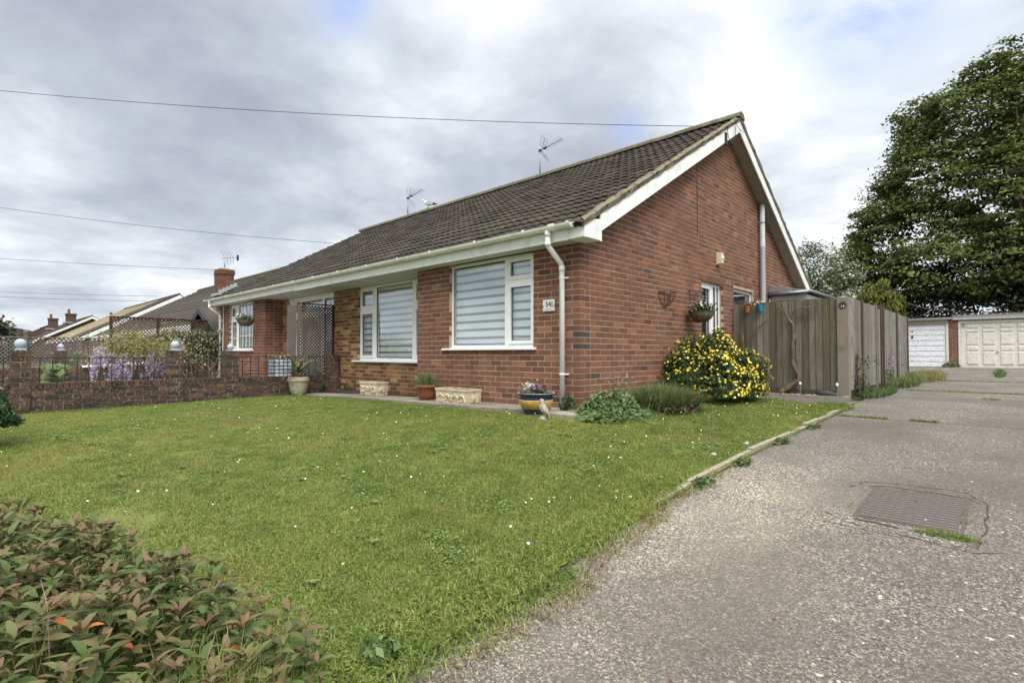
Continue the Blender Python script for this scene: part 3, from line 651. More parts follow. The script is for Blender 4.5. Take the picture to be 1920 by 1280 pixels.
# gutter
def gutter(x0, x1, y, z, r=.056, n=8, mt=M_gutter, parent=H, name='gutter'):
    m_ = MB(); A = [math.pi + math.pi * i / n for i in range(n + 1)]
    ou = [(y + r * math.cos(a), z + r * math.sin(a)) for a in A]; inn = [(y + (r - .005) * math.cos(a), z + (r - .005) * math.sin(a)) for a in A][::-1]
    pts = ou + inn; k = len(pts); m_.add([(x0, *p) for p in pts] + [(x1, *p) for p in pts], [(i, (i + 1) % k, k + (i + 1) % k, k + i) for i in range(k)])
    for xx in (x0, x1): m_.add([(xx, *p) for p in ou], [tuple(range(n + 1))])
    return m_.obj(name, mt, parent, smooth=False)
GYC, GZC = -.330, 2.165
gut = gutter(.13, XE - .45 + .15, GYC, GZC)
for x_ in [.1, -.14, -.6, -1.5, -2.5, -3.35, -4.3, -5.3, -6.3, -7.2, -8.2, -9.2, -10.2, -11.2, -12.2, XE - .2]:
    m_ = MB(); n = 8; A = [math.pi * (1 - .08) + math.pi * 1.16 * i / n for i in range(n + 1)]; r = .0615
    P = [(GYC + r * math.cos(a), GZC + r * math.sin(a)) for a in A]; q = [(GYC + (r - .004) * math.cos(a), GZC + (r - .004) * math.sin(a)) for a in A]
    wd = .02 if x_ != -.14 else .05
    m_.add([(x_ - wd, *p) for p in P] + [(x_ + wd, *p) for p in P] + [(x_ - wd, *p) for p in q] + [(x_ + wd, *p) for p in q], [(i, i + 1, n + 2 + i, n + 1 + i) for i in range(n)] + [(i, i + 1, 2 * n + 2 + i + 1, 2 * n + 2 + i) for i in range(n)] + [(n + 1 + i, n + 2 + i, 3 * n + 3 + i + 1, 3 * n + 3 + i) for i in range(n)])
    m_.box(x_ - wd, x_ + wd, -.285, -.269, 2.10, 2.18); m_.obj('gutter_bracket', M_gutter, gut)
def downpipe(x, yw, ztop, zbot, name='downpipe', r=.034):
    m_ = MB(); yo = GYC
    m_.tube([(x, yo, ztop), (x, yo, ztop - .16), (x, yo + .02, ztop - .19), (x, yw - .07, ztop - .36), (x, yw - .05, ztop - .40), (x, yw - .05, zbot)], r, 12)
    o = m_.obj(name, M_white, H, smooth=True)
    m_ = MB(); m_.tube([(x, yo, ztop + .01), (x, yo, ztop - .07)], r + .005, 12); m_.obj('pipe_socket', M_white, o, smooth=True)
    m_ = MB(); m_.tube([(x, yo, ztop - .13), (x, yo, ztop - .18)], r + .005, 12); m_.obj('pipe_socket', M_white, o, smooth=True)
    m_ = MB(); m_.tube([(x, yw - .05, ztop - .39), (x, yw - .05, ztop - .46)], r + .005, 12); m_.obj('pipe_socket', M_white, o, smooth=True)
    for z_ in (ztop - .54, zbot + .42):
        m_ = MB(); m_.tube([(x, yw - .05, z_ - .01), (x, yw - .05, z_ + .01)], r + .004, 12); m_.box(x - .02, x + .075, yw - .022, yw - .008, z_ - .01, z_ + .01); m_.obj('pipe_clip', M_white, o)
    return o
downpipe(-.235, 0, GZC - .05, -.055); downpipe(-12.72, 0, GZC - .05, -.42)
m_ = MB(); m_.tube([(-12.55, -.02, 1.98), (-12.55, -.02, -.4)], .011, 6); m_.obj('overflow_pipe', M_white, H)
# flue pipe, cable, wall bits on the gable
m_ = MB(); m_.lathe([(.0, 3.82), (.035, 3.82), (.052, 3.79), (.052, 2.95), (.058, 2.94), (.058, 2.88), (.054, 2.87), (.054, -.1)], 14, (.085, 6.52, 0)); o = m_.obj('vent_pipe', M_pipe, H, smooth=True)
m_ = MB()
for z_ in (3.42,): m_.tube([(.085, 6.52, z_ - .012), (.085, 6.52, z_ + .012)], .060, 14); m_.box(.008, .05, 6.42, 6.46, z_ - .01, z_ + .01)
m_.obj('pipe_clip', M_alu, o)
m_ = MB(); m_.tube([(.012, 3.42, roofz(3.42) - .35), (.012, 3.42, 2.62)], .004, 5); m_.obj('wall_cable', M_black, H)
m_ = MB(); m_.tube([(.27, 4.1, 4.69), (.285, 4.12, 4.5), (.28, 4.2, 4.44), (.29, 4.35, 4.5), (.285, 4.45, 4.62), (.28, 4.47, 4.8)], .006, 5); m_.tube([(.27, 4.5, 4.88), (.29, 4.7, 4.78), (.29, 4.9, 4.83), (.27, 4.98, 5.0)], .005, 5)
m_.tube([(.262, 4.14, 4.46), (.262, 4.14, 4.2), (.10, 4.0, 4.1), (.012, 3.42, 4.0)], .0035, 5); m_.box(.252, .27, 4.04, 4.12, 4.36, 4.56); m_.obj('aerial_cable_loop', M_black, H)

# windows
def frame_box(m_, ax, a0, a1, z0, z1, w, d0, d1):
    def bx(u0, u1, za, zb):
        if ax == 'x': m_.box(u0, u1, d0, d1, za, zb)
        else: m_.box(d0, d1, u0, u1, za, zb)
    bx(a0, a0 + w, z0, z1); bx(a1 - w, a1, z0, z1); bx(a0 + w, a1 - w, z0, z0 + w); bx(a0 + w, a1 - w, z1 - w, z1)
def window(ax, pl, sgn, a0, a1, z0, z1, lights, sill=None, blind=None, name='window', parent=H, bars=(), fw=.045, set_back=.05):
    """ax 'x': in the plane y=pl, outward -y when sgn=-1; ax 'y': plane x=pl. lights: (a0,a1,z0,z1,opening)"""
    inn = pl - sgn * set_back; lo, hi = sorted((inn, inn - sgn * .06))
    m_ = MB(); frame_box(m_, ax, a0, a1, z0, z1, fw, lo, hi); o = m_.obj(name, M_white, parent)
    for (b0, b1, c0, c1, opn) in lights:
        if opn:
            q = MB(); f0 = inn + sgn * .014; l2, h2 = sorted((f0, f0 - sgn * .06)); frame_box(q, ax, b0 - .012, b1 + .012, c0 - .012, c1 + .012, .052, l2, h2); q.obj('sash', M_white, o)
            fr = .045
        else: fr = 0
        q = MB(); g = inn - sgn * .022
        if ax == 'x': q.box(b0 + fr - .006, b1 - fr + .006, min(g, g - sgn * .006), max(g, g - sgn * .006), c0 + fr - .006, c1 - fr + .006)
        else: q.box(min(g, g - sgn * .006), max(g, g - sgn * .006), b0 + fr - .006, b1 - fr + .006, c0 + fr - .006, c1 - fr + .006)
        q.obj('pane', M_glass, o)
        # black gasket line round the pane
        q = MB(); gg = inn - sgn * .012; frame_box(q, ax, b0 + fr - .002, b1 - fr + .002, c0 + fr - .002, c1 - fr + .002, .009, *sorted((gg, gg - sgn * .01))); q.obj('gasket', M_black, o)
    # mullions fill the space between lights
    q = MB(); L_ = lights; lo3, hi3 = sorted((inn + sgn * .002, inn - sgn * .058))
    us = sorted(set([l[0] for l in L_] + [l[1] for l in L_]))
    seen = set()
    for l in L_:
        for l2 in L_:
            if l2[0] > l[1] and l2[0] - l[1] < .13 and (min(l[3], l2[3]) - max(l[2], l2[2])) > .05 and (l[1], l2[0]) not in seen:
                seen.add((l[1], l2[0])); za, zb = z0 + fw, z1 - fw
                (q.box(l[1], l2[0], lo3, hi3, za, zb) if ax == 'x' else q.box(lo3, hi3, l[1], l2[0], za, zb))
            if l2[2] > l[3] and l2[2] - l[3] < .15 and abs(l2[0] - l[0]) < .03:
                (q.box(l[0], l[1], lo3 + .0005, hi3 - .0005, l[3], l2[2]) if ax == 'x' else q.box(lo3 + .0005, hi3 - .0005, l[0], l[1], l[3], l2[2]))
    if q.v: q.obj('mullion', M_white, o)
    if sill:
        q = MB(); s0, s1, sz, out = sill; l4, h4 = sorted((pl + sgn * out, inn - sgn * .0))
        if ax == 'x': q.add([(s0, l4, sz - .035), (s1, l4, sz - .035), (s1, h4, sz - .035), (s0, h4, sz - .035), (s0, l4, sz - .012), (s1, l4, sz - .012), (s1, h4, sz + .004), (s0, h4, sz + .004)], [(0, 3, 2, 1), (4, 5, 6, 7), (0, 1, 5, 4), (1, 2, 6, 5), (2, 3, 7, 6), (3, 0, 4, 7)])
        else: q.box(l4, h4, s0, s1, sz - .035, sz)
        q.obj('sill', M_white, o)
    if blind == 'zebra':
        bp_ = inn - sgn * .075; e0, e1 = a0 + .03, a1 - .03
        q = MB(); q.box(e0, e1, *sorted((bp_, bp_ - sgn * .003)), z0 + .03, z1 - .02); q.obj('sheer_blind', M_blindg, o)
        z_ = z0 + .055
        while z_ < z1 - .04:
            q = MB(); q.box(e0, e1, *sorted((bp_ + sgn * .003, bp_ + sgn * .006)), z_, min(z_ + .082, z1 - .025)); q.obj('blind_strip', M_blindw, o); z_ += .122
    if blind == 'net':
        q = MB(); bp_ = inn - sgn * .08; n = 60
        for (b0, b1, c0, c1, opn) in lights:
            V = []; k = int((b1 - b0) / .02) + 2
            for i in range(k + 1):
                u = b0 - .02 + (b1 - b0 + .04) * i / k; d = bp_ + .018 * math.sin(u * 55) ; V += [(u, d, c0 - .03), (u, d, c1 + .03)] if ax == 'x' else [(d, u, c0 - .03), (d, u, c1 + .03)]
            q.add(V, [(2 * i, 2 * i + 2, 2 * i + 3, 2 * i + 1) for i in range(k)])
        q.obj('net_curtain', M_net, o)
    for (ba, bb, bc, bd) in bars:
        pass
    if bars:
        q = MB(); g = inn - sgn * .016
        for (u0, u1, za, zb) in bars: (q.box(u0, u1, g - .004, g + .004, za, zb) if ax == 'x' else q.box(g - .004, g + .004, u0, u1, za, zb))
        q.obj('glazing_bars', M_white, o)
    return o
window('x', 0, -1, -2.49, -.75, .70, 1.99, [(-2.445, -1.33, .765, 1.94, 0), (-1.255, -.795, 1.665, 1.94, 1), (-1.255, -.795, .765, 1.585, 1)], (-2.63, -.70, .71, .045), 'zebra')
window('x', .45, -1, -5.97, -3.55, .49, 1.99, [(-5.92, -5.44, 1.56, 1.94, 1), (-5.92, -5.44, .55, 1.47, 1), (-5.35, -4.14, .55, 1.94, 0), (-4.05, -3.60, 1.56, 1.94, 1), (-4.05, -3.60, .55, 1.47, 1)], (-6.12, -3.42, .49, .06), 'zebra')
ch = []
for z_ in (1.05, 1.38): ch.append((-12.02, -11.63, z_ - .008, z_ + .008))
for x_ in (-11.3, -11.05, -10.8, -10.6): ch.append((x_ - .006, x_ + .006, .80, 1.93))
for z_ in (1.10, 1.42, 1.72): ch.append((-11.5, -10.45, z_ - .008, z_ + .008))
window('x', 0, -1, -12.1, -10.39, .72, 1.99, [(-12.05, -11.62, 1.62, 1.93, 1), (-12.05, -11.62, .79, 1.54, 1), (-11.53, -10.45, .79, 1.93, 0)], (-12.2, -10.3, .73, .06), 'net', bars=ch)
ch = [(-9.02, -9.005, .3, 1.9)] + [(-9.22, -8.82, z_ - .008, z_ + .008) for z_ in (.62, .98, 1.34)] + [(x_, x_ + .012, 1.6, 1.93) for x_ in (-8.5, -8.2, -7.9, -7.3)]
window('x', .45, -1, -9.33, -7.0, -.28, 1.93, [(-9.27, -8.79, 1.60, 1.87, 1), (-9.27, -8.79, -.2, 1.50, 1), (-8.68, -7.62, 1.62, 1.87, 0), (-7.52, -7.06, 1.62, 1.87, 0), (-8.68, -7.62, -.2, 1.52, 1), (-7.52, -7.06, -.2, 1.52, 0)], None, 'net', bars=ch, name='glazed_entrance')
m_ = MB(); m_.box(-9.33, -7.0, .47, .5, 1.932, 1.99); m_.obj('entrance_head_panel', M_fascia, H)
door = window('y', 0, 1, 3.60, 4.55, -.12, 1.89, [(3.66, 4.12, -.04, 1.83, 1), (4.24, 4.36, -.04, 1.83, 0), (4.40, 4.49, -.04, 1.83, 0)], None, None, name='side_door', set_back=.07)
window('y', 0, 1, 5.07, 6.15, 1.455, 1.89, [(5.13, 6.09, 1.505, 1.84, 0)], None, None, name='gable_window', set_back=.05)
# lean-to behind the fence
m_ = MB(); m_.box(.012, .72, 7.30, 7.34, -.15, 1.86); m_.box(.68, .72, 7.341, 9.8, -.15, 1.86); lean = m_.obj('lean_to', M_cream, H)
m_ = MB(); m_.box(.02, .74, 7.27, 7.298, 1.80, 1.90); m_.box(.60, .74, 7.255, 7.269, 1.4, 1.93); m_.box(.721, .745, 7.3, 9.8, 1.80, 1.9); m_.obj('lean_to_frame', M_fascia, lean)
m_ = MB(); V = []; n = 30
for i in range(n + 1):
    y = 7.12 + 2.7 * i / n; zz = .012 * math.sin(i * 2.2)
    V += [(.012, y, 2.14 + zz), (.82, y, 1.965 + zz)]
m_.add(V, [(2 * i, 2 * i + 1, 2 * i + 3, 2 * i + 2) for i in range(n)]); m_.add([(.012, 7.12, 2.14), (.82, 7.12, 1.965), (.82, 7.12, 1.94), (.012, 7.12, 1.99)], [(0, 1, 2, 3)])
m_.obj('lean_to_roof', M_corr, lean)
m_ = MB(); m_.tube([(.02, 7.09, 1.93), (.84, 7.09, 1.945)], .035, 8); m_.tube([(.86, 7.08, 1.945), (.86, 9.7, 1.955)], .035, 8); m_.tube([(.03, 7.14, 1.93), (.03, 7.14, 1.2)], .03, 8); m_.obj('lean_to_gutter', M_alu, lean, smooth=True)

# left chimney with flashing
ch_ = MB(); chx, chy = -13.0, .14
bl = []
for k in range(0, 11):
    z_ = 2.28 + k * .075; o_ = .02 if k == 9 else (.012 if k == 10 else 0)
    for j in range(2):
        o2 = .0 if k % 2 else .1
        bl += [[chx - .21 - o_, chx - .01 + o2 * 1 - .005, chy - .20 - o_, chy, z_ + .004, z_ + .071, red_t(), (1, 0, 0)], [chx + o2, chx + .21 + o_, chy - .20 - o_, chy + .0, z_ + .004, z_ + .071, red_t(), (1, 0, 0)],
               [chx - .21 - o_, chx - .005, chy + .005, chy + .20 + o_, z_ + .004, z_ + .071, red_t(), (1, 0, 0)], [chx + .005, chx + .21 + o_, chy + .006, chy + .20 + o_, z_ + .004, z_ + .071, red_t(), (1, 0, 0)]] if j == 0 else []
ch_.box(chx - .204, chx + .204, chy - .194, chy + .194, 1.9, 3.10); chim = ch_.obj('chimney', M_mort, H); 
for b in bl: b[6] = min(b[6], .9) * .7
place_bricks(bl, chim, M_red, 'chimney_brickwork', set(id(b) for b in bl))
m_ = MB(); m_.lathe([(.0, 3.18), (.10, 3.17), (.19, 3.10), (.19, 3.09)], 8, (chx, chy, 0)); m_.obj('chimney_flaunching', M_conc, chim)
m_ = MB()
for i in range(5):
    y = chy - .22 + i * .1; z = roofz(y) + .02
    m_.box(chx + .213, chx + .235, y, y + .098, z - .03, z + .14 - .0); m_.box(chx + .213, chx + .40, y, y + .098, z + .006, z + .014)
m_.box(chx - .25, chx + .40, chy - .28, chy - .212, roofz(chy - .25) + .0, roofz(chy - .25) + .07); m_.obj('lead_flashing', M_lead, chim)

# ------------------------------------------------------------------ text
def text(s, size, loc, rot, mt, parent, name, ext=.0015):
    cu = bpy.data.curves.new(name, 'FONT'); cu.body = s; cu.size = size; cu.extrude = ext; cu.align_x = 'CENTER'; cu.align_y = 'CENTER'; cu.resolution_u = 3
    cu.materials.append(mt); o = bpy.data.objects.new(name, cu); C.objects.link(o); bpy.context.view_layer.update(); me = bpy.data.meshes.new_from_object(o.evaluated_get(bpy.context.evaluated_depsgraph_get())); bpy.data.objects.remove(o)
    o = bpy.data.objects.new(name, me); C.objects.link(o); o.location = loc; o.rotation_euler = rot; o.parent = parent; return o
# house number plate on the front wall
p = thing('house_number_plate', 'small white ceramic plate reading 14 on the brick beside the corner downpipe', 'house number', (-.475, -.012, 1.245))
m_ = MB(); m_.box(-.095, .095, -.012, 0, -.075, .075); m_.box(-.085, .085, -.0145, -.0125, -.066, .066); m_.obj('plate', mat('plate_white', (.70, .73, .72), .3, spec=.5), p)
text('14', .105, (-.006, -.0165, .012), (R(90), 0, 0), M_black, p, 'number_digits')
m_ = MB()
for x_ in (-.012, .055, .066): m_.box(x_ - .0015, x_ + .0015, -.018, -.015, -.03, .05)
for i in range(9): m_.box(-.05 + i * .011, -.043 + i * .011, -.0165, -.0147, -.056 + .004 * (i % 2), -.05 + .004 * (i % 2))
m_.tube([(-.115, -.015, -.02), (-.10, -.019, -.005), (-.085, -.019, -.015), (-.07, -.018, -.01)], .003, 5); m_.tube([(.115, -.015, -.02), (.10, -.019, -.005), (.085, -.019, -.012), (.075, -.018, -.005)], .003, 5); m_.obj('plate_ornament', M_black, p)

# wall lamp
p = thing('wall_lamp', 'yellowed rectangular bulkhead lamp high on the brick gable above the side door', 'lamp', (.008, 4.28, 2.36))
m_ = MB(); m_.box(0, .03, -.075, .075, -.115, .115); m_.obj('lamp_base', M_lampy, p)
m_ = MB(); m_.box(.031, .085, -.062, .062, -.10, .10); m_.box(.086, .095, -.05, .05, -.085, .085); m_.obj('lamp_cover', mat('lamp_diffuser', (.68, .64, .46), .2, spec=.6), p)
m_ = MB(); m_.lathe([(0, -.03), (.02, -.02), (.025, 0), (.02, .02), (0, .03)], 10, (.10, 0, .01)); m_.obj('lamp_bulb_dome', M_white, p)

# dead wire wall planter
p = thing('wire_wall_planter', 'rusty empty wire half basket with dry twigs fixed on the brick gable', 'planter', (.01, 2.2, 1.47))
m_ = MB()
for a in range(7):
    th = math.pi * a / 6; y0 = .19 * math.cos(th); x0 = .17 * math.sin(th); m_.tube([(x0, y0, .09), (x0 * .8, y0 * .8, -.02), (x0 * .3, y0 * .35, -.11), (0, 0, -.14)], .004, 4)
m_.tube([(.17 * math.sin(math.pi * i / 10), .19 * math.cos(math.pi * i / 10), .09) for i in range(11)], .006, 5); m_.tube([(.005, -.19, .09), (.005, .19, .09)], .006, 5); m_.obj('wire_frame', M_wire, p)
m_ = MB()
for i in range(26):
    a = Vector((rnd.uniform(.02, .1), rnd.uniform(-.13, .13), rnd.uniform(-.08, .05))); b = a + Vector((rnd.uniform(-.02, .08), rnd.uniform(-.1, .1), rnd.uniform(-.02, .12))); m_.tube([a, (a + b) / 2 + Vector((.01, 0, .015)), b], .0035, 4)
m_.obj('dry_twigs', M_dwood, p, kind='stuff')

# hanging baskets
def basket(loc, name, label, bracket, wall):
    p = thing(name, label, 'hanging basket', loc)
    m_ = MB(); prof = [(.0, -.16), (.08, -.155), (.14, -.12), (.18, -.06), (.20, 0), (.19, 0)]
    m_.lathe(prof, 18); m_.obj('liner', M_wicker, p, smooth=True)
    m_ = MB()
    for a in range(12):
        th = math.pi * 2 * a / 12; m_.tube([(r * 1.03 * math.cos(th), r * 1.03 * math.sin(th), z_ - .003) for r, z_ in prof[1:5]], .003, 4)
    m_.tube([(.207 * math.cos(2 * math.pi * i / 16), .207 * math.sin(2 * math.pi * i / 16), 0) for i in range(17)], .005, 5); m_.obj('wire_rim', M_wire, p)
    n = 260; pos = rng.normal(size=(n, 3)) * np.array([.085, .085, .04]) + np.array([0, 0, .05]); foliage('basket_leaves', pos, .055, L_weed if wall == 'front' else L_lsh, p, asp=.6)
    n = 34; pos = rng.normal(size=(n, 3)) * np.array([.08, .08, .03]) + np.array([0, 0, .095]); foliage('white_flowers', pos, .045, L_white, p, asp=.9, fold=.05)
    m_ = MB(); hk = Vector((0, 0, .42))
    if wall == 'front':
        for a in range(3): th = 2.1 * a; m_.tube([(.2 * math.cos(th), .2 * math.sin(th), 0), hk], .0025, 4)
        m_.obj('chain', M_wire, p)
    m_ = MB(); m_.tube(bracket, .008, 6); m_.obj('bracket', M_black, p)
    return p
basket((-10.02, -.32, 1.47), 'hanging_basket', 'hanging basket of white flowers on chains before the far bungalow window', [(.25, .30, .42), (.12, .1, .48), (0, 0, .42)], 'front')
b2 = basket((.24, 3.02, 1.30), 'hanging_basket', 'shallow wire basket of trailing white flowers on the gable beside the side door', [(-.225, .0, -.12), (-.05, .0, -.17), (0, 0, -.16)], 'side')
m_ = MB(); m_.tube([(.0, .15, .06), (.02, .3, .09), (.0, .42, .08), (.01, .5, .12)], .004, 4); m_.obj('trailing_stem', L_lsh, b2); foliage('trailing_leaves', np.array([[.01, .15 + .035 * i, .08 + .02 * math.sin(i)] for i in range(12)]) + rng.normal(size=(12, 3)) * .015, .05, L_lsh, b2)
p = thing('scroll_bracket', 'dark twisted iron bracket on the gable bricks left of the side door', 'bracket', (.012, 3.22, 1.60))
m_ = MB(); m_.tube([(0, -.12, -.10), (0, -.12, .09), (.03, -.05, .05), (.05, .05, .07), (.06, .16, .09)], .008, 5); m_.tube([(0, -.12, -.02), (.03, -.02, .02), (.05, .08, .045)], .006, 5); m_.tube([(0, -.2, .03), (.01, -.16, .08), (.0, -.12, .06)], .006, 5); m_.obj('iron_scroll', M_wire, p)

# ------------------------------------------------------------------ aerials, bird, wires
def aerial(loc, rz, pole, label, kind='yagi', sc=1.0, g=None):
    p = thing('tv_aerial', label, 'aerial', loc, rz, g)
    m_ = MB(); m_.tube([(0, 0, -.12), (0, 0, pole)], .017 * sc, 8); m_.obj('mast', M_alu, p, smooth=True)
    T = Vector((0, 0, pole - .02)); 
    if kind == 'yagi':
        m_ = MB(); bm = Vector((.62, 0, .17)) * sc; m_.bar(T, T + bm, .016 * sc); m_.obj('boom', M_alu, p)
        for i in range(8):
            q = MB(); c = T + bm * (.22 + .11 * i); q.tube([c + Vector((0, -.15 * sc, 0)), c + Vector((0, .15 * sc, 0))], .004 * sc, 4); q.obj('element', M_alu, p)
        for s_ in (1, -1):
            q = MB(); e = T + Vector((.05, 0, 0)) * sc; f = e + Vector((.09, 0, .30 * s_)) * sc * (1 if s_ > 0 else .85); f2 = f if s_ > 0 else e + Vector((.14, 0, -.26)) * sc
            q.bar(e, f2, .012 * sc)
            for t_ in (.3, .53, .77, 1.0): c = e + (f2 - e) * t_; q.tube([c + Vector((0, -.16 * sc, 0)), c + Vector((0, .16 * sc, 0))], .004 * sc, 4)
            for y_ in (-.16, .16): q.tube([e + (f2 - e) * .3 + Vector((0, y_ * sc, 0)), f2 + Vector((0, y_ * sc, 0))], .004 * sc, 4)
            q.obj('reflector', M_alu, p)
        q = MB(); q.box(-.03 * sc, .04 * sc, -.02 * sc, .02 * sc, pole - .05, pole + .01); q.bar(T + bm * .16, T + bm * .3, .035 * sc, .045 * sc); q.obj('clamp', M_black, p)
    else:
        m_ = MB(); m_.bar(T + Vector((-.1, 0, 0)), T + Vector((.42, 0, .02)), .014); m_.obj('boom', M_alu, p)
        for i in range(4):
            q = MB(); x0 = -.06 + i * .09
            q.tube([T + Vector((x0, -.1, .22 - .02 * i)), T + Vector((x0 + .05, 0, .03)), T + Vector((x0, .1, -.2 + .02 * i))], .006, 4); q.obj('element', M_alu, p)
        q = MB(); q.tube([T + Vector((.40, 0, -.07)), T + Vector((.40, 0, .09))], .03, 6); q.obj('end_disc', M_black, p)
    return p
aerial((-4.67, 4.78, 5.16), R(12), .62, 'grey television aerial on the ridge nearest the gable end', g=None)
aerial((-10.33, 4.78, 5.16), R(12), .58, 'grey television aerial on the far ridge beside the perched gull')
aerial((-13.0, .14, 3.17), R(40), .30, 'small spiky television aerial on the short brick chimney', 'log')
# gull on the ridge
p = thing('gull', 'grey backed gull standing on the ridge beside the far aerial', 'bird', (-9.25, 4.8, 5.19), R(215))
m_ = MB(); pr = [(-.30, .0, .115, .004, 1), (-.24, 0, .115, .02, 1), (-.14, 0, .125, .045, .5), (-.03, 0, .14, .068, .5), (.06, 0, .15, .066, 0), (.12, 0, .175, .045, 0), (.15, 0, .215, .032, 0), (.175, 0, .245, .036, 0), (.20, 0, .245, .026, 0), (.225, 0, .238, .010, 0), (.26, 0, .228, .004, 0)]
n = 10; V = []; 
for x_, y_, z_, r_, c_ in pr: V += [(x_, y_ + r_ * math.cos(a), z_ + r_ * math.sin(a) * (1.05)) for a in [2 * math.pi * j / n for j in range(n)]]
for i in range(len(pr) - 1):
    for j in range(n):
        up_ = math.sin(2 * math.pi * (j + .5) / n) > .1
        m_.add([], [], 0); m_.f.append((i * n + j, i * n + (j + 1) % n, (i + 1) * n + (j + 1) % n, (i + 1) * n + j)); m_.t.append(pr[i][4] if (up_ or pr[i][4] == 1) and i < 6 else 0); m_.m.append(0)
m_.v = V; m_.obj('body', M_gull, p, smooth=True)
for y_ in (-.025, .025):
    q = MB(); q.tube([(.0, y_, .09), (.005, y_, 0)], .006, 5); q.box(-.01, .05, y_ - .02, y_ + .02, -.006, 0); q.obj('leg', mat('gull_leg', (.45, .25, .15), .7) if y_ < 0 else MATS['gull_leg'], p)
q = MB(); q.tube([(.215, 0, .238), (.275, 0, .225)], [.009, .003], 6); q.obj('beak', L_yf, p)
# overhead wires
def wire(a, b, sag, r, label):
    a, b = Vector(a), Vector(b); m_ = MB(); pts = []
    for i in range(25):
        t = i / 24; q = a.lerp(b, t); q.z -= sag * 4 * t * (1 - t); pts.append(q)
    m_.tube(pts, r, 5); tag(m_.obj('overhead_wire', M_black, None), label, 'wire', 'overhead telephone wires')
wire((-.35, 5.0, 5.15), (-19.4, -8.6, 8.15), .32, .0065, 'topmost overhead wire crossing the sky to the gable apex')
wire((-15.4, 4.85, 4.98), (-30, -7.4, 7.45), .22, .008, 'second overhead wire from the top, meeting the roof left of the far aerial')
wire((-27.5, 4.85, 5.25), (-58, -16, 8.6), .3, .010, 'third overhead wire from the top, ending at the aerial behind the chimney')
wire((-42, 4.85, 4.9), (-78, -14, 7.7), .3, .012, 'upper of the two close overhead wires low in the left sky')
wire((-44, 4.7, 4.65), (-78, -14.4, 7.3), .3, .012, 'lower of the two close overhead wires low in the left sky')

# ------------------------------------------------------------------ boundary wall, piers, railings
BW = thing('boundary_wall', 'low mossy brick garden wall with tall piers between the lawn and the next plot', 'wall', (-6.75, -2.2, 0))
def local(bl, off): return [[b[0] - off[0], b[1] - off[0], b[2] - off[1], b[3] - off[1], b[4], b[5], b[6], b[7]] for b in bl]
bl = wallbricks('y', -6.645, 1, -6.3, .44, -.40, .075, (), .03, tf=old_t, zb=.0, depth=.09)
bl = [list(b) for b in bl]
y_ = -6.3
while y_ < .4:     # coping: bricks on edge
    bl.append([-6.86, -6.635 + rnd.uniform(-.004, .004), y_ + .004, y_ + .069, .082, .178 + rnd.uniform(-.004, .004), old_t(), (1, 0, .4)]); y_ += .0745
piers = [(-4.62, .66), (-2.65, .67), (-1.75, .66), (.27, .60)]
for py, pt in piers:
    k = 0; z_ = -.40
    while z_ < pt - .10:
        if k % 2: segs = [(-.11, -.005), (.005, .11)]
        else: segs = [(-.11, .11)] if rnd.random() < .6 else [(-.11, .04), (.05, .11)]
        for a, b in segs: bl.append([-6.865, -6.622 + rnd.uniform(-.002, .002), py + a, py + b, z_ + .005, z_ + .07, old_t() if py < 0 else red_t(), (1, 0, 0)])
        z_ += .075; k += 1
    for i in range(3): bl.append([-6.87, -6.618, py - .113 + i * .0765, py - .113 + i * .0765 + .070, z_ + .004, z_ + .10, old_t() if py < 0 else red_t(), (1, 0, .3)])
kb = keep_best([bl], 300); bl = local(bl, (-6.75, -2.2))
ids = {}
# ids changed by the shift: choose again by order
src = None
sc_ = sorted(range(len(bl)), key=lambda i: -score((bl[i][0] - 6.75 + .1, (bl[i][2] + bl[i][3]) / 2 - 2.2, bl[i][4]), bl[i][7], (bl[i][3] - bl[i][2])))[:300]
place_bricks(bl, BW, M_old, 'wall_brickwork', set(id(bl[i]) for i in sc_))
m_ = MB(); m_.box(-.105, .10, -4.1, 2.64, -.42, .10)
for py, pt in piers: m_.box(-.11, .122, py + 2.2 - .104, py + 2.2 + .104, -.42, pt - .02)
m_.obj('wall_core', M_mortold, BW)
fmesh = MB().box(-.075, .075, -.075, .075, 0, .03); fmesh.box(-.055, .055, -.055, .055, .0305, .045)
fmesh = fmesh.mesh('finial_base', M_ball); bmesh_ = MB().lathe([(.03, 0), (.035, .01), (.06, .03), (.072, .07), (.06, .115), (.03, .14), (0, .147)], 16).mesh('ball', M_ball, True)
def finial(loc, label, s=1.0, g='ball finials on the garden wall piers'):
    p = thing('ball_finial', label, 'finial', loc, 0, g); p.scale = (s, s, s); inst('base', fmesh, (0, 0, 0), p); inst('ball', bmesh_, (0, 0, .04), p); return p
finial((-6.74, -4.62, .655), 'pale blue ball finial on the nearest garden wall pier at the left'); finial((-6.74, -2.65, .665), 'pale blue ball finial on the wall pier right of the wisteria', .95)
finial((-6.74, -1.75, .655), 'flat pale blue finial on the wall pier under the far bungalow window', .8)
barm = MB().tube([(0, 0, 0), (0, 0, .40)], .007, 5).mesh('bar', M_black)
for (a, b, lab) in ((-4.50, -2.77, 'black iron railing in front of the wisteria on the low brick wall'), (-2.53, -1.87, 'short black iron railing between the two middle wall piers'), (-1.63, .12, 'black iron railing on the wall behind the blue box planter'), (-6.2, -4.74, 'black iron railing left of the nearest wall pier')):
    p = thing('iron_railing', lab, 'railing', (-6.75, a, .18), 0, 'railings on the low garden wall'); L_ = b - a
    for z_, nme in ((.37, 'top_rail'), (.04, 'bottom_rail')): m_ = MB(); m_.box(-.012, .012, 0, L_, z_, z_ + .012); m_.obj(nme, M_black, p)
    y_ = .10
    while y_ < L_ - .05: inst('bar', barm, (0, y_, -.01), p); y_ += .145

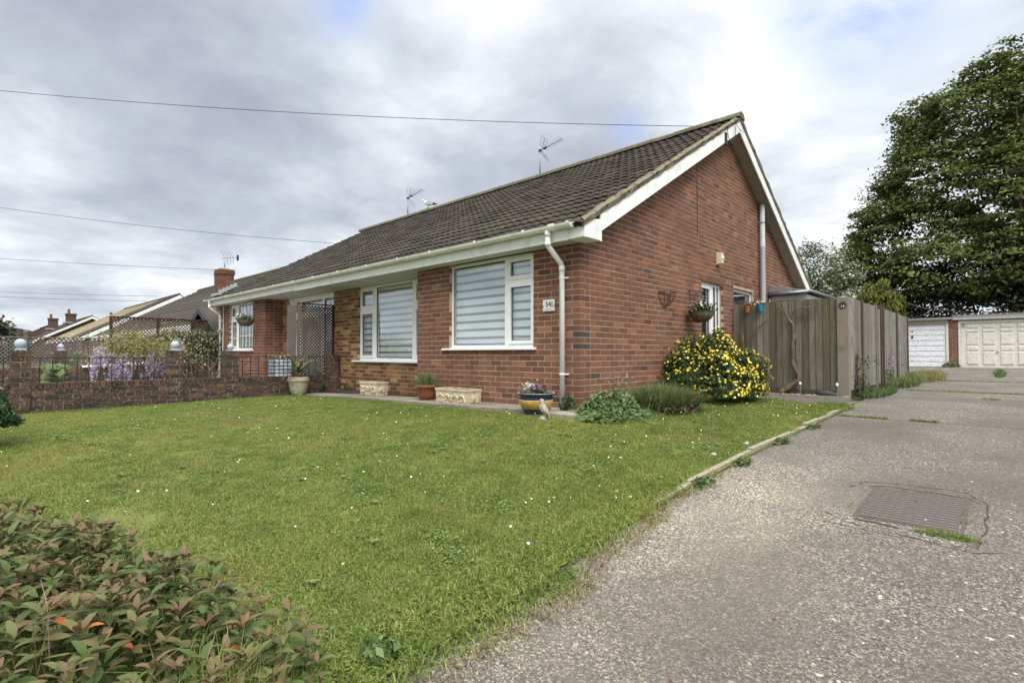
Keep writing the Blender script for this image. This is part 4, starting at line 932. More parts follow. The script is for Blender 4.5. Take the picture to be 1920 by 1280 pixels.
# far side wall of the next plot with piers
RW = thing('rear_garden_wall', 'brown brick wall with two piers on the far side of the neighbouring plot', 'wall', (-13.2, -2, -.2))
bl = wallbricks('y', -13.12, 1, -6.5, -.15, -.5, .30, (), 0, tf=old_t, depth=.08); bl = [list(b) for b in bl]
for py, pt in ((-3.50, .70), (-.40, .68)):
    for k in range(-6, 9):
        for a, b in ([(-.11, .11)] if k % 2 else [(-.11, -.005), (.005, .11)]): bl.append([-13.3, -13.08, py + a, py + b, k * .075 + .03, k * .075 + .095, old_t(), (1, 0, 0)])
bl = [[b[0] + 13.2, b[1] + 13.2, b[2] + 2, b[3] + 2, b[4] + .2, b[5] + .2, b[6], b[7]] for b in bl]
place_bricks(bl, RW, M_old, 'wall_brickwork', set())
m_ = MB(); m_.box(-.07, .075, -4.5, 1.85, -.3, .5)
for py, pt in ((-3.50, .70), (-.40, .68)): m_.box(-.10, .11, py + 2 - .1, py + 2 + .1, -.3, pt + .18)
m_.obj('wall_core', M_mortold, RW)
finial((-13.2, -3.50, .70), 'small pale ball finial on the far wall pier left of the wisteria', .9); finial((-13.2, -.40, .68), 'small pale ball finial on the far wall pier before the hedge', .9)
m_ = MB(); m_.bar((-13.05, -3.1, .30), (-13.05, -1.6, .40), .05); m_.obj('pale_wall_capping', M_fascia, None); 
bpy.data.objects['pale_wall_capping'].parent = RW; bpy.data.objects['pale_wall_capping'].location = (13.2, 2, .2)

def lattice(m_, y0, y1, z0, z1, pitch, w, x, th=.006):
    W, Hh = y1 - y0, z1 - z0
    for s_ in (1, -1):
        n = int((W + Hh) / pitch) + 1
        for i in range(1, n):
            c = i * pitch
            if s_ == 1: a = (max(0, c - Hh), min(c, Hh)); b = (min(c, W), max(0, c - W))
            else: a = (max(0, c - Hh), Hh - min(c, Hh)); b = (min(c, W), Hh - max(0, c - W))
            if abs(a[0] - b[0]) < .02: continue
            o_ = 0 if s_ == 1 else th * 1.05
            d = Vector((0, b[0] - a[0], b[1] - a[1])).normalized(); pz = Vector((0, -d.z, d.y)) * w / 2
            A_ = Vector((x + o_, y0 + a[0], z0 + a[1])); B_ = Vector((x + o_, y0 + b[0], z0 + b[1]))
            m_.prism([A_ - pz, B_ - pz, B_ + pz, A_ + pz], (th, 0, 0))
# screen beside the neighbour's door
p = thing('trellis_screen', 'tall brown diamond trellis screen standing before the neighbour door', 'trellis', (-6.98, .04, -.2))
m_ = MB(); lattice(m_, -.37, .38, .1, 1.85, .072, .026, 0); m_.obj('lattice', M_latt, p, kind='stuff')
for nm, bx in (('post', (-.02, .03, .37, .405, 0, 1.87)), ('post', (-.02, .03, -.405, -.37, 0, 1.87)), ('top_rail', (-.02, .03, -.42, .42, 1.871, 1.895))):
    m_ = MB(); m_.box(*bx); m_.obj(nm, M_maroon if nm != 'post' or bx[2] > 0 else M_lattg, p)
p = thing('trellis_side_panel', 'narrow grey trellis panel edge-on beside the brown trellis screen', 'trellis', (-6.98, -.408, -.2))
m_ = MB(); m_.box(-.02, .02, -.17, .0, 0, 1.83); m_.obj('side_board', M_lattg, p)
# tall maroon framed trellis and low grey one
p = thing('tall_trellis_fence', 'tall maroon framed lattice fence behind the wisteria and hedge', 'fence', (-13.6, -1.1, -.2))
m_ = MB(); lattice(m_, -1.35, 1.9, .35, 1.79, .088, .024, 0); m_.obj('lattice', M_latt, p, kind='stuff')
for y_ in (-1.35, -.28, .57, 1.4):
    m_ = MB(); m_.box(-.03, .04, y_ - .03, y_ + .03, 0, 1.83); m_.obj('post', M_maroon, p)
    m_ = MB(); m_.lathe([(0, 0), (.03, .0), (.035, .03), (.02, .06), (0, .07)], 8, (0, y_, 1.87)); m_.obj('post_cap', M_dwood, p)
for z_ in (.33, 1.79): m_ = MB(); m_.box(-.032, .042, -1.35, 1.9, z_, z_ + .04); m_.obj('rail', M_maroon, p)
p = thing('low_trellis_fence', 'low grey lattice fence along the far wall at the left edge', 'fence', (-13.6, -4.0, -.2))
m_ = MB(); lattice(m_, -3.0, 1.51, .48, 1.21, .088, .025, 0); m_.obj('lattice', M_lattg, p, kind='stuff')
for y_ in (-.12, -2.4): m_ = MB(); m_.box(-.03, .04, y_ - .035, y_ + .035, 0, 1.30); m_.lathe([(.03, 1.31), (.045, 1.33), (.045, 1.36), (.02, 1.39), (0, 1.395)], 8, (0, y_, 0)); m_.obj('post', M_lattg, p)
for z_ in (.45, 1.21): m_ = MB(); m_.box(-.032, .042, -3.0, 1.51, z_, z_ + .03); m_.obj('rail', M_lattg, p)

# ------------------------------------------------------------------ pots and troughs
def relief_trough(loc, lx, ly, h, name, label, feet=True, dry=True):
    p = thing(name, label, 'planter', loc)
    m_ = MB(); t = .035
    x0, x1, y0, y1 = -lx / 2, lx / 2, -ly / 2, ly / 2
    m_.add([(x0 + .012, y0 + .012, 0), (x1 - .012, y0 + .012, 0), (x1 - .012, y1 - .012, 0), (x0 + .012, y1 - .012, 0), (x0, y0, h), (x1, y0, h), (x1, y1, h), (x0, y1, h), (x0 + t, y0 + t, h), (x1 - t, y0 + t, h), (x1 - t, y1 - t, h), (x0 + t, y1 - t, h), (x0 + t, y0 + t, h - .03), (x1 - t, y0 + t, h - .03), (x1 - t, y1 - t, h - .03), (x0 + t, y1 - t, h - .03)],
           [(0, 3, 2, 1), (0, 1, 5, 4), (1, 2, 6, 5), (2, 3, 7, 6), (3, 0, 4, 7), (4, 5, 9, 8), (5, 6, 10, 9), (6, 7, 11, 10), (7, 4, 8, 11), (8, 9, 13, 12), (9, 10, 14, 13), (10, 11, 15, 14), (11, 8, 12, 15)])
    m_.obj('trough_body', M_stone, p)
    m_ = MB(); m_.box(x0 - .008, x1 + .008, y0 - .008, y0 - .001 + .01, h - .03, h + .002); m_.box(x1 - .01, x1 + .008, y0 + .0095, y1, h - .03, h + .002); m_.obj('trough_rim', M_stone, p)
    m_ = MB(); zc = h * .45     # scrolled relief on the front and side
    def scroll(cx, cz, s_, flip, ax):
        pts = []
        for i in range(14):
            a = i * .48; r = s_ * (1 - i / 17); u = cx + flip * r * math.cos(a); v = cz + r * .9 * math.sin(a)
            pts.append((u, y0 + .004 - .003 * 0, v) if ax == 'x' else (x1 - .004, u, v))
        m_.tube(pts, [.017 * (1 - i / 22) for i in range(14)], 5)
    for cx, f in ((-lx * .14, 1), (lx * .14, -1), (-lx * .34, 1), (lx * .34, -1)): scroll(cx, zc, h * .26, f, 'x'); scroll(cx, zc + .01, h * .13, -f, 'x')
    for i in range(9):
        a = 2 * math.pi * i / 9; m_.tube([(0, y0 + .006, zc), (.028 * math.cos(a), y0 + .002, zc + .03 * math.sin(a)), (.045 * math.cos(a), y0 + .006, zc + .05 * math.sin(a))], [.008, .018, .004], 5)
    for sx in (-1, 1):
        for i in range(4): m_.tube([(sx * lx * (.2 + .05 * i), y0 + .006, .035), (sx * lx * (.24 + .06 * i), y0 + .003, .06), (sx * lx * (.25 + .05 * i), y0 + .007, .10 + .01 * i)], [.006, .016, .004], 5)
    for i in range(7):
        a = math.pi * (i / 6) * .8 + .3; m_.tube([(x1 - .006, 0, .05), (x1 - .001, ly * .2 * math.cos(a), .05 + h * .3 * math.sin(a)), (x1 - .006, ly * .36 * math.cos(a), .05 + h * .55 * math.sin(a))], [.006, .018, .004], 5)
    m_.obj('relief_carving', M_stone, p, smooth=True)
    m_ = MB(); m_.box(x0 + t, x1 - t, y0 + t, y1 - t, h - .05, h - .018); m_.obj('potting_soil', M_soil, p)
    if feet:
        for fx in (x0 + .12, x1 - .16): m_ = MB(); m_.box(fx, fx + .12, y0 + .02, y1 - .02, -.045, -.001); m_.obj('foot', M_conc, p)
    if dry:
        n = 60; pos = np.stack([rng.uniform(x0 + .06, x1 - .06, n), rng.uniform(y0 + .05, y1 - .05, n), np.full(n, h - .02)], 1); V, F, T = blades(pos, rng.uniform(.03, .10, n), .004, 1.2); np_obj('dry_stems', V, F, T, L_dry, p, 'stuff')
    return p
relief_trough((-1.96, -.275, -.125), .70, .27, .245, 'stone_trough', 'larger cream carved stone trough beside the terracotta pot under the main window')
relief_trough((-4.60, -.02, -.125), .56, .25, .235, 'stone_trough', 'smaller cream carved stone trough against the yellow brick wall', dry=False)
# terracotta pot
p = thing('terracotta_pot', 'shiny terracotta pot of grey lavender at the end of the carved trough', 'plant pot', (-2.70, -.27, zl(-2.7, -.3) + .012))
m_ = MB(); m_.lathe([(.0, 0), (.11, 0), (.135, .10), (.155, .19), (.17, .195), (.175, .235), (.155, .24), (.15, .21), (0, .20)], 24); m_.obj('pot_body', M_terra, p, smooth=True)
m_ = MB(); m_.lathe([(0, .212), (.15, .212)], 16); m_.obj('potting_soil', M_soil, p)
n = 700; pos = np.stack([rng.normal(0, .08, n), rng.normal(0, .06, n), np.full(n, .20)], 1); V, F, T = blades(pos, rng.uniform(.12, .27, n), .007, .7); np_obj('lavender_stems', V, F, T, L_lav, p, 'stuff')
n = 160; pos = np.stack([rng.normal(-.04, .07, n), rng.normal(-.06, .06, n), np.full(n, .22)], 1); V, F, T = blades(pos, rng.uniform(.06, .15, n), .006, 1.3); np_obj('silver_leaves', V, F, T, L_weedg, p, 'stuff')
# glazed pot
p = thing('glazed_pot', 'round blue and mustard glazed pot of pansies by the downpipe at the house corner', 'plant pot', (-.28, -.50, -.115)); p.scale = (.86, .86, 1.0)
m_ = MB(); m_.lathe([(0, .0), (.15, 0), (.155, .008), (.165, .03), (.195, .085)], 32); m_.obj('blue_base_band', M_glazeb, p, smooth=True)
m_ = MB(); m_.lathe([(.195, .0851), (.202, .088), (.232, .15), (.238, .19), (.234, .193)], 32); m_.obj('mustard_band', M_glazey, p, smooth=True)
m_ = MB(); m_.lathe([(.234, .1931), (.235, .24), (.236, .245), (.262, .252), (.268, .262), (.262, .268), (.225, .265), (.215, .235), (0, .235)], 32); m_.obj('blue_top_band', M_glazeb, p, smooth=True)
m_ = MB(); m_.lathe([(.245, .2665), (.262, .2685), (.2605, .272), (.245, .270)], 32); m_.obj('pale_rim', M_stone, p, smooth=True)
m_ = MB(); m_.lathe([(0, .243), (.218, .243)], 20); m_.obj('potting_soil', M_soil, p)
def cl(cx, cy, cz, n, s_, mt, nm, size, par, asp=.8):
    pos = rng.normal(size=(n, 3)) * np.array([s_, s_, s_ * .6]) + np.array([cx, cy, cz]); return foliage(nm, pos, size, mt, par, asp=asp)
cl(-.08, -.05, .29, 150, .05, L_weed, 'pansy_leaves', .04, p); cl(-.09, -.06, .335, 60, .055, L_white, 'white_pansies', .042, p, .95)
cl(.09, -.03, .29, 170, .05, L_lsh, 'cyclamen_leaves', .035, p); cl(.10, -.05, .335, 50, .055, L_purp, 'purple_flowers', .032, p, .9)
m_ = MB()
for cx in (-.11, .0): m_.lathe([(0, .0), (.035, .01), (.045, .03), (.03, .055), (0, .065)], 8, (cx, -.16, .25))
m_.obj('pine_cone', M_dwood, p)
# hawk statuette
p = thing('bird_statuette', 'small weathered stone bird of prey on a rock beside the glazed pot', 'statue', (.03, -.74, -.14), R(200))
m_ = MB(); m_.lathe([(.0, -.02), (.055, -.02), (.06, .02), (.045, .045), (.03, .06), (0, .065)], 9); m_.obj('rock_base', M_statue, p)
m_ = MB(); m_.tube([(-.075, 0, .03), (-.05, 0, .075), (-.025, 0, .11), (0, 0, .15), (.012, 0, .185), (.012, 0, .205), (.016, 0, .222), (.016, 0, .245), (.012, 0, .253)], [.010, .022, .038, .045, .038, .027, .030, .024, .008], 12); m_.tube([(.035, 0, .232), (.052, 0, .228), (.055, 0, .215)], [.010, .007, .002], 6)
m_.tube([(.0, .035, .18), (-.03, .042, .13), (-.07, .022, .07)], [.008, .02, .006], 6); m_.tube([(.0, -.035, .18), (-.03, -.042, .13), (-.07, -.022, .07)], [.008, .02, .006], 6); m_.obj('bird_body', M_statue, p, smooth=True)
# cream urn with cordyline
p = thing('cream_urn', 'mossy cream urn holding a spiky cordyline in front of the low brick wall', 'plant pot', (-6.36, -.62, zl(-6.36, -.62) - .0))
m_ = MB(); m_.lathe([(0, 0), (.11, 0), (.13, .03), (.165, .13), (.185, .24), (.19, .27), (.205, .28), (.205, .31), (.19, .35), (.19, .365), (.17, .36), (.16, .32), (0, .32)], 28); m_.obj('urn_body', M_urn, p, smooth=True)
m_ = MB(); m_.tube([(0, 0, .3), (.01, 0, .42), (-.01, .01, .5)], [.05, .035, .03], 8); m_.tube([(-.07, -.05, .3), (-.07, -.06, .40)], [.04, .02], 7); m_.obj('cordyline_stem', M_bark, p)
for i in range(34):
    a = 2.4 * i; el = .2 + .9 * rnd.random() + (.3 if i % 3 == 0 else 0); L_ = rnd.uniform(.48, .80); dx, dy = math.cos(a), math.sin(a); q = MB(); P = []
    r_ = z_ = 0; e_ = el
    for k in range(6):
        P.append((dx * r_, dy * r_, .45 + z_)); r_ += L_ / 5 * math.cos(e_); z_ += L_ / 5 * math.sin(e_); e_ -= .16 + .12 * (1.2 - el)
    wd = [.011, .016, .017, .014, .009, .001]; V = []
    for (x, y, z), ww in zip(P, wd): V += [(x - dy * ww, y + dx * ww, z), (x + dy * ww, y - dx * ww, z)]
    q.add(V, [(2 * k, 2 * k + 1, 2 * k + 3, 2 * k + 2) for k in range(5)], .95 if i % 9 == 0 else rnd.random() * .8); q.obj('sword_leaf', L_palm, p)
cl(0, -.05, .35, 90, .07, L_dry, 'withered_leaves', .09, p, .3)
m_ = MB()
for (a0, l_) in ((3.6, .30), (5.3, .12), (4.9, .1)): m_.bar((.185 * math.cos(a0), .185 * math.sin(a0), .36), (.215 * math.cos(a0), .215 * math.sin(a0), .36 - l_), .025, .006)
m_.obj('hanging_dry_leaf', L_dry, p)
# blue box planter with iron grid
p = thing('box_planter', 'pale blue square planter in a black wire grid standing on the low wall', 'planter', (-6.80, -.80, .178))
m_ = MB(); m_.box(-.14, .14, -.17, .17, .012, .33); m_.box(-.15, .15, -.18, .18, 0, .011); m_.obj('planter_box', M_pale, p)
for z_ in (.06, .13, .20, .27, .335):
    m_ = MB(); frame = .147
    m_.box(.143, .15, -.18, .18, z_, z_ + .011); m_.box(-.15, .142, -.18, -.173, z_, z_ + .011); m_.obj('grid_bar', M_black, p)
for y_ in (-.17, -.085, 0, .085, .17): m_ = MB(); m_.box(.1505, .156, y_ - .005, y_ + .005, .0, .335); m_.obj('grid_bar', M_black, p)
for x_ in (-.13, -.04, .05, .13): m_ = MB(); m_.box(x_ - .005, x_ + .005, -.187, -.1805, 0, .335); m_.obj('grid_bar', M_black, p)
cl(0, 0, .36, 120, .07, L_dry, 'dried_flower_heads', .05, p, .9)
# little weeds against the wall foot
def tuft(name, label, loc, n, r, h, mt, cat='weed', leaf=.05, g=None, asp=.5):
    p = thing(name, label, cat, loc, 0, g)
    pos = rng.normal(size=(n, 3)); pos /= np.linalg.norm(pos, axis=1)[:, None]; pos *= rng.random(n)[:, None] ** .4; pos[:, 2] = np.abs(pos[:, 2])
    pos *= np.array([r, r, h]); foliage('leaves', pos, leaf * rng.uniform(.6, 1.3, n), mt, p, asp=asp)
    pts = MB()
    for i in range(10):
        a = 6.28 * rnd.random(); pts.tube([(0, 0, -.02), (r * .3 * math.cos(a), r * .3 * math.sin(a), h * .4), (r * .55 * math.cos(a), r * .55 * math.sin(a), h * .75)], .004, 4)
    pts.obj('stems', mt, p, kind='stuff'); return p
tuft('weed', 'leafy green weed at the foot of the brick stub pier', (-6.05, .25, zl(-6, 0)), 160, .13, .19, L_weed)
tuft('weed', 'dark ivy-like weed on the low wall behind the cream urn', (-6.55, .0, zl(-6.5, 0)), 90, .08, .2, L_lsh)
tuft('weed', 'small weed in the paving left of the glazed pot', (-.70, -.08, -.08), 50, .06, .07, L_weed, leaf=.035)
tuft('weed', 'flat weed in the paving between trough and glazed pot', (-1.15, -.38, -.10), 60, .10, .03, L_weed, leaf=.035)
tuft('weed', 'tiny weed by the fallen lavender at the inner corner', (-3.05, .1, -.12), 60, .10, .12, L_dry, leaf=.05)

# ------------------------------------------------------------------ planting at the gable
def mound(n, c, r, jit=.0, low=0):
    q = rng.normal(size=(n, 3)); q /= np.linalg.norm(q, axis=1)[:, None]; q[:, 2] = np.abs(q[:, 2]) if low == 0 else q[:, 2]
    nr = q.copy(); rad = 1 - np.abs(rng.normal(0, .16, n)) + jit * rng.normal(size=n) + .10 * np.sin(q[:, 0] * 4.3 + 1) * np.sin(q[:, 1] * 5.1 + 2); lump = 1 + .07 * np.sin(q[:, 0] * 9 + q[:, 1] * 5) + .06 * np.sin(q[:, 2] * 11 + q[:, 1] * 8)
    return q * rad[:, None] * lump[:, None] * np.array(r) + np.array(c), nr
p = thing('yellow_daisy_bush', 'large round bush covered in yellow daisy flowers before the gable wall', 'bush', (.45, 2.82, -.12))
pos, nr = mound(15000, (0, 0, .12), (.78, 1.0, .90)); pos = pos[pos[:, 2] > -.02]; nr = nr[:len(pos)]
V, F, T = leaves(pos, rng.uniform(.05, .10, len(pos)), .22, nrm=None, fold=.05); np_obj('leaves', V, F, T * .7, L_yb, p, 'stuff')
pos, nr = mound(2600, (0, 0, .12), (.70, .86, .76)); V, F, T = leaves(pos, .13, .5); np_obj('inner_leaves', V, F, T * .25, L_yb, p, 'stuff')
pos, nr = mound(4600, (0, 0, .13), (.84, 1.02, .90), .02); wgt = np.clip(.12 + .75 * nr[:, 2] ** 2 + .6 * np.clip(nr[:, 0], 0, 1) ** 2, 14e-2, 1) > rng.random(len(pos)); pos, nr = pos[wgt], nr[wgt]
def flowers(pos, nr, r, k=6):
    n = len(pos); nn = nr + rng.normal(size=(n, 3)) * .35; nn /= np.linalg.norm(nn, axis=1)[:, None]; t = np.cross(nn, rng.normal(size=(n, 3))); t /= np.linalg.norm(t, axis=1)[:, None]; b = np.cross(nn, t)
    A = np.arange(k) * 2 * np.pi / k; rr = (r * rng.uniform(.7, 1.2, n))[:, None, None]
    V = pos[:, None, :] + rr * (t[:, None, :] * np.cos(A)[None, :, None] + b[:, None, :] * np.sin(A)[None, :, None]); return V.reshape(-1, 3), np.arange(n * k).reshape(n, k), rng.random(n)
V, F, T = flowers(pos, nr, .0185); np_obj('yellow_flowers', V, F, T, L_yf, p, 'stuff')
m_ = MB()
for i in range(7): a = i * .9; m_.tube([(0, 0, 0), (.25 * math.cos(a), .25 * math.sin(a), .3), (.5 * math.cos(a), .6 * math.sin(a), .6)], [.03, .02, .008], 6)
m_.obj('woody_stems', M_bark, p)

p = thing('lavender_clump', 'dense mound of long grassy lavender leaves left of the yellow bush', 'plant', (.60, .98, -.12)); p.scale = (1.15, 1.15, 1.45)
n = 5200; a = rng.random(n) * 6.283; rr = np.sqrt(rng.random(n)); pos = np.stack([.30 * rr * np.cos(a), .46 * rr * np.sin(a), np.full(n, -.02)], 1); dr = np.stack([np.cos(a), np.sin(a), 0 * a], 1) + rng.normal(size=(n, 3)) * .45; dr[:, 2] = 0
V, F, T = blades(pos, rng.uniform(.18, .34, n) * (1.1 - .4 * rr), .008, 1.0, dirs=dr); np_obj('grassy_leaves', V, F, T, L_lav, p, 'stuff')
n = 500; a = rng.random(n) * 6.283; pos = np.stack([.34 * np.cos(a), .48 * np.sin(a) - .03, np.abs(rng.normal(0, .05, n))], 1); foliage('dead_skirt', pos, .07, L_dry, p, asp=.25)
p = thing('weedy_clump', 'low spreading patch of leafy green weeds at the house corner', 'plant', (.42, -.05, -.14)); p.scale = (1.12, 1.3, 1.08)
n = 3800; a = rng.random(n) * 6.283; rr = np.sqrt(rng.random(n)); hh = .30 * (1 - rr ** 2.2) * (.75 + .3 * np.sin(a * 3 + rr * 5)); pos = np.stack([.40 * rr * np.cos(a) + .02, .52 * rr * np.sin(a) + .12, hh * rng.uniform(.5, 1, n) + .01], 1)
V, F, T = leaves(pos, rng.uniform(.035, .065, n), .65, nrm=np.tile([[.25, -.35, .8]], (n, 1)), spread=.45); np_obj('leaves', V, F, T, L_weed, p, 'stuff')
n = 60; pos = np.stack([rng.uniform(-.2, .4, n), rng.uniform(.0, .8, n), rng.uniform(.05, .1, n)], 1); V, F, T = blades(pos, rng.uniform(.22, .42, n), .004, .5); np_obj('tall_stalks', V, F, T, L_weedg, p, 'stuff')
foliage('low_leaves', np.stack([rng.uniform(-.1, .35, 900), rng.uniform(.45, 1.1, 900), np.abs(rng.normal(.04, .07, 900))], 1), .045, L_weed, p, asp=.6)
p = thing('catmint', 'thin purple flowering stalks against the gable bricks above the weeds', 'plant', (.16, .72, -.1))
n = 170; pos = np.stack([rng.normal(0, .07, n), rng.normal(0, .16, n), rng.uniform(.05, .42, n)], 1); foliage('leaves', pos, .035, L_weedg, p, asp=.5)
n = 60; pos = np.stack([rng.normal(0, .06, n), rng.normal(0, .12, n), rng.uniform(.32, .46, n)], 1); foliage('purple_flowers', pos, .02, L_wisf, p, asp=.7)
tuft('ivy_leaves', 'dark leafy plant squeezed between the glazed pot and the downpipe', (-.08, -.14, -.1), 200, .12, .24, L_lsh, 'plant', .05)

# ------------------------------------------------------------------ garden fences
Fn = thing('board_fence', 'green-stained upright board fence between the gable wall and the corner post', 'fence', (.9, 5.0, -.13))
x_ = .03 - .9; k = 0
while x_ < .84:
    wd = .118 + rnd.uniform(-.006, .006); m_ = MB(); top_ = 1.70 + rnd.uniform(-.008, .006); e = min(x_ + wd, .855)
    m_.add([(x_, -.028, .12), (e, -.014, .12), (e, .0, .12), (x_, .0, .12), (x_ + rnd.uniform(-.003, .003), -.028, top_), (e, -.014, top_ + rnd.uniform(-.004, .004)), (e, .0, top_), (x_, .0, top_)],
           [(0, 3, 2, 1), (4, 5, 6, 7), (0, 1, 5, 4), (1, 2, 6, 5), (2, 3, 7, 6), (3, 0, 4, 7)], rnd.random()); m_.obj('board', M_wood, Fn); x_ += wd - .010; k += 1
m_ = MB(); m_.box(-.87, .86, -.02, .012, -.03, .118); m_.obj('gravel_board', M_dwood, Fn)
for z_ in (.4, 1.3): m_ = MB(); m_.box(-.87, .86, .002, .05, z_, z_ + .07); m_.obj('rail', M_dwood, Fn)
m_ = MB(); V = [(.86, -.06, -.08), (1.02, -.06, -.08), (1.02, .10, -.08), (.86, .10, -.08)]; m_.prism([(a, b, -.1) for a, b, _ in V], (0, 0, 1.80)); m_.add([(.86, -.06, 1.70), (1.02, -.06, 1.70), (1.02, .10, 1.70), (.86, .10, 1.70), (.94, .02, 1.735)], [(0, 1, 4), (1, 2, 4), (2, 3, 4), (3, 0, 4)]); m_.obj('corner_post', M_concp, Fn)
Fs = thing('side_fence', 'silvery weathered fence panels and gate running back along the drive', 'fence', (1.92, 8.6, -.1))
for (a, b) in ((5.13, 6.02), (6.10, 7.45), (7.56, 8.02), (8.34, 10.30), (10.40, 12.25)):
    y_ = a; k = 0
    while y_ < b - .02:
        wd = min(.145 + rnd.uniform(-.01, .01), b - y_); m_ = MB(); tp = 1.68 + rnd.uniform(-.01, .008) - (.03 if 7.5 < y_ < 8.1 else 0) + (.02 if y_ > 8.3 else 0)
        m_.add([(-.022, y_ - 8.6, .10), (-.022, y_ + wd - 8.6, .10), (.004, y_ + wd - 8.6, .10), (-.01, y_ - 8.6, .10), (-.022, y_ - 8.6, tp), (-.022, y_ + wd - 8.6, tp), (.004, y_ + wd - 8.6, tp), (-.01, y_ - 8.6, tp)],
               [(0, 1, 2, 3), (4, 7, 6, 5), (0, 4, 5, 1), (1, 5, 6, 2), (2, 6, 7, 3), (3, 7, 4, 0)], rnd.random()); m_.obj('board', M_wood2, Fs); y_ += wd - .008
    m_ = MB(); m_.box(-.04, -.024, a - 8.6, b - 8.6, .0, .12); m_.obj('gravel_board', M_dwood, Fs)
for y_ in (6.06, 7.50, 8.10, 8.26, 10.35, 12.3):
    m_ = MB(); o_ = .05 if y_ in (8.26,) else .03; m_.box(-.05, o_, y_ - 8.6 - .045, y_ - 8.6 + .045, -.05, 1.70 + (.05 if y_ == 8.26 else 0)); m_.obj('post', M_dwood if y_ != 7.5 else M_wood2, Fs)
m_ = MB(); m_.box(.032, .05, 8.14 - 8.6, 8.2 - 8.6, .93, 1.0); m_.obj('gate_latch', M_black, Fs)
p = thing('number_disc', 'round black disc numbered 14 on the concrete fence post', 'house number', (1.845, 4.938, 1.44))
m_ = MB(); m_.prism([(.062 * math.cos(a), 0, .062 * math.sin(a)) for a in [2 * math.pi * i / 28 for i in range(28)]], (0, -.008, 0)); m_.obj('disc', M_black, p)
m_ = MB(); A = [2 * math.pi * i / 28 for i in range(29)]; m_.tube([(.054 * math.cos(a), -.009, .054 * math.sin(a)) for a in A], .0022, 4); m_.obj('disc_ring', M_urn, p)
m_ = MB()
for i in range(7): a = .35 + i * .4; m_.tube([(.018 * math.cos(a), -.010, .01 + .015 * math.sin(a)), (.036 * math.cos(a), -.010, .012 + .026 * math.sin(a))], .004, 4)
m_.obj('disc_emblem', L_palm, p)
text('14', .058, (0, -.0105, -.022), (R(90), 0, 0), M_white, p, 'disc_digits')
# two little pots on the fence
def fpot(x, mt, label, fl, tilt):
    p = thing('hanging_pot', label, 'plant pot', (x, 4.915, 1.40), 0, None); p.rotation_euler = (0, tilt, 0)
    m_ = MB(); m_.lathe([(0, -.01), (.034, -.01), (.04, 0), (.054, .115), (.058, .12), (.05, .12), (.048, .10), (0, .10)], 16); m_.obj('pot', mt, p, smooth=True)
    m_ = MB(); m_.bar((0, .05, .11), (0, .058, .16), .02, .004); m_.obj('hook', M_alu, p)
    cl(0, 0, .135, 70, .03, L_weed, 'leaves', .035, p); cl(0, -.01, .165, 22, .035, fl, 'flowers', .03, p, .95)
fpot(.31, M_orange, 'small orange pot hung near the top of the board fence', L_dry, .08); fpot(.55, M_blue, 'small bright blue pot hung near the top of the board fence', L_white, -.18)
# bare climber trunk on the fence
p = thing('bare_climber', 'gnarled bare climbing stem trained up the middle of the board fence', 'climbing plant', (1.1, 4.93, -.1))
def T3(pts, rad, nm, par, n=7):
    m_ = MB(); P2 = []; R2 = []
    for i in range(len(pts) - 1):
        for s_ in range(4):
            t = s_ / 4; P2.append(Vector(pts[i]).lerp(Vector(pts[i + 1]), t) + Vector((rnd.uniform(-.006, .006),) * 3)); R2.append((rad[i] * (1 - t) + rad[i + 1] * t) * rnd.uniform(.88, 1.15))
    P2.append(Vector(pts[-1])); R2.append(rad[-1]); m_.tube(P2, R2, n); return m_.obj(nm, M_bark, par, smooth=True)
T3([(-.22, -.10, .02), (-.08, -.05, .13), (.08, -.02, .27), (.05, -.02, .37), (-.02, -.02, .55), (-.02, -.02, .85), (.0, -.02, 1.12), (-.03, -.02, 1.27), (-.12, -.02, 1.42), (-.2, -.02, 1.52), (-.26, -.03, 1.55)], [.045, .05, .042, .034, .032, .034, .032, .026, .018, .011, .008], 'stem', p)
T3([(-.10, -.02, 1.38), (-.17, -.02, 1.55), (-.2, -.02, 1.64), (-.14, -.02, 1.69)], [.014, .012, .009, .006], 'branch', p, 5)
T3([(-.03, -.02, 1.34), (.0, -.02, 1.46), (.1, -.03, 1.52), (.32, -.03, 1.54), (.42, -.03, 1.60)], [.013, .012, .009, .008, .004], 'branch', p, 5)
T3([(.02, -.02, 1.28), (.06, -.02, 1.38), (.18, -.02, 1.42), (.34, -.02, 1.42)], [.010, .008, .007, .004], 'branch', p, 5)
p = thing('dark_branch', 'thin dark curved branch rising behind the yellow bush against the fence', 'branch', (.38, 4.90, -.1))
T3([(-.12, 0, .3), (-.06, 0, .95), (.06, 0, 1.15), (.22, .0, 1.28), (.30, 0, 1.35)], [.016, .014, .012, .010, .008], 'branch', p, 6); T3([(-.12, 0, .3), (-.16, 0, .8), (-.15, 0, 1.05), (-.19, 0, 1.14)], [.024, .02, .016, .010], 'branch', p, 6)
T3([(.16, .01, .2), (.34, .0, .5), (.52, .01, .58)], [.004, .004, .003], 'twig', p, 4); T3([(.25, .0, .0), (.22, -.02, .18), (.2, .0, .25)], [.02, .015, .008], 'branch', p, 5)
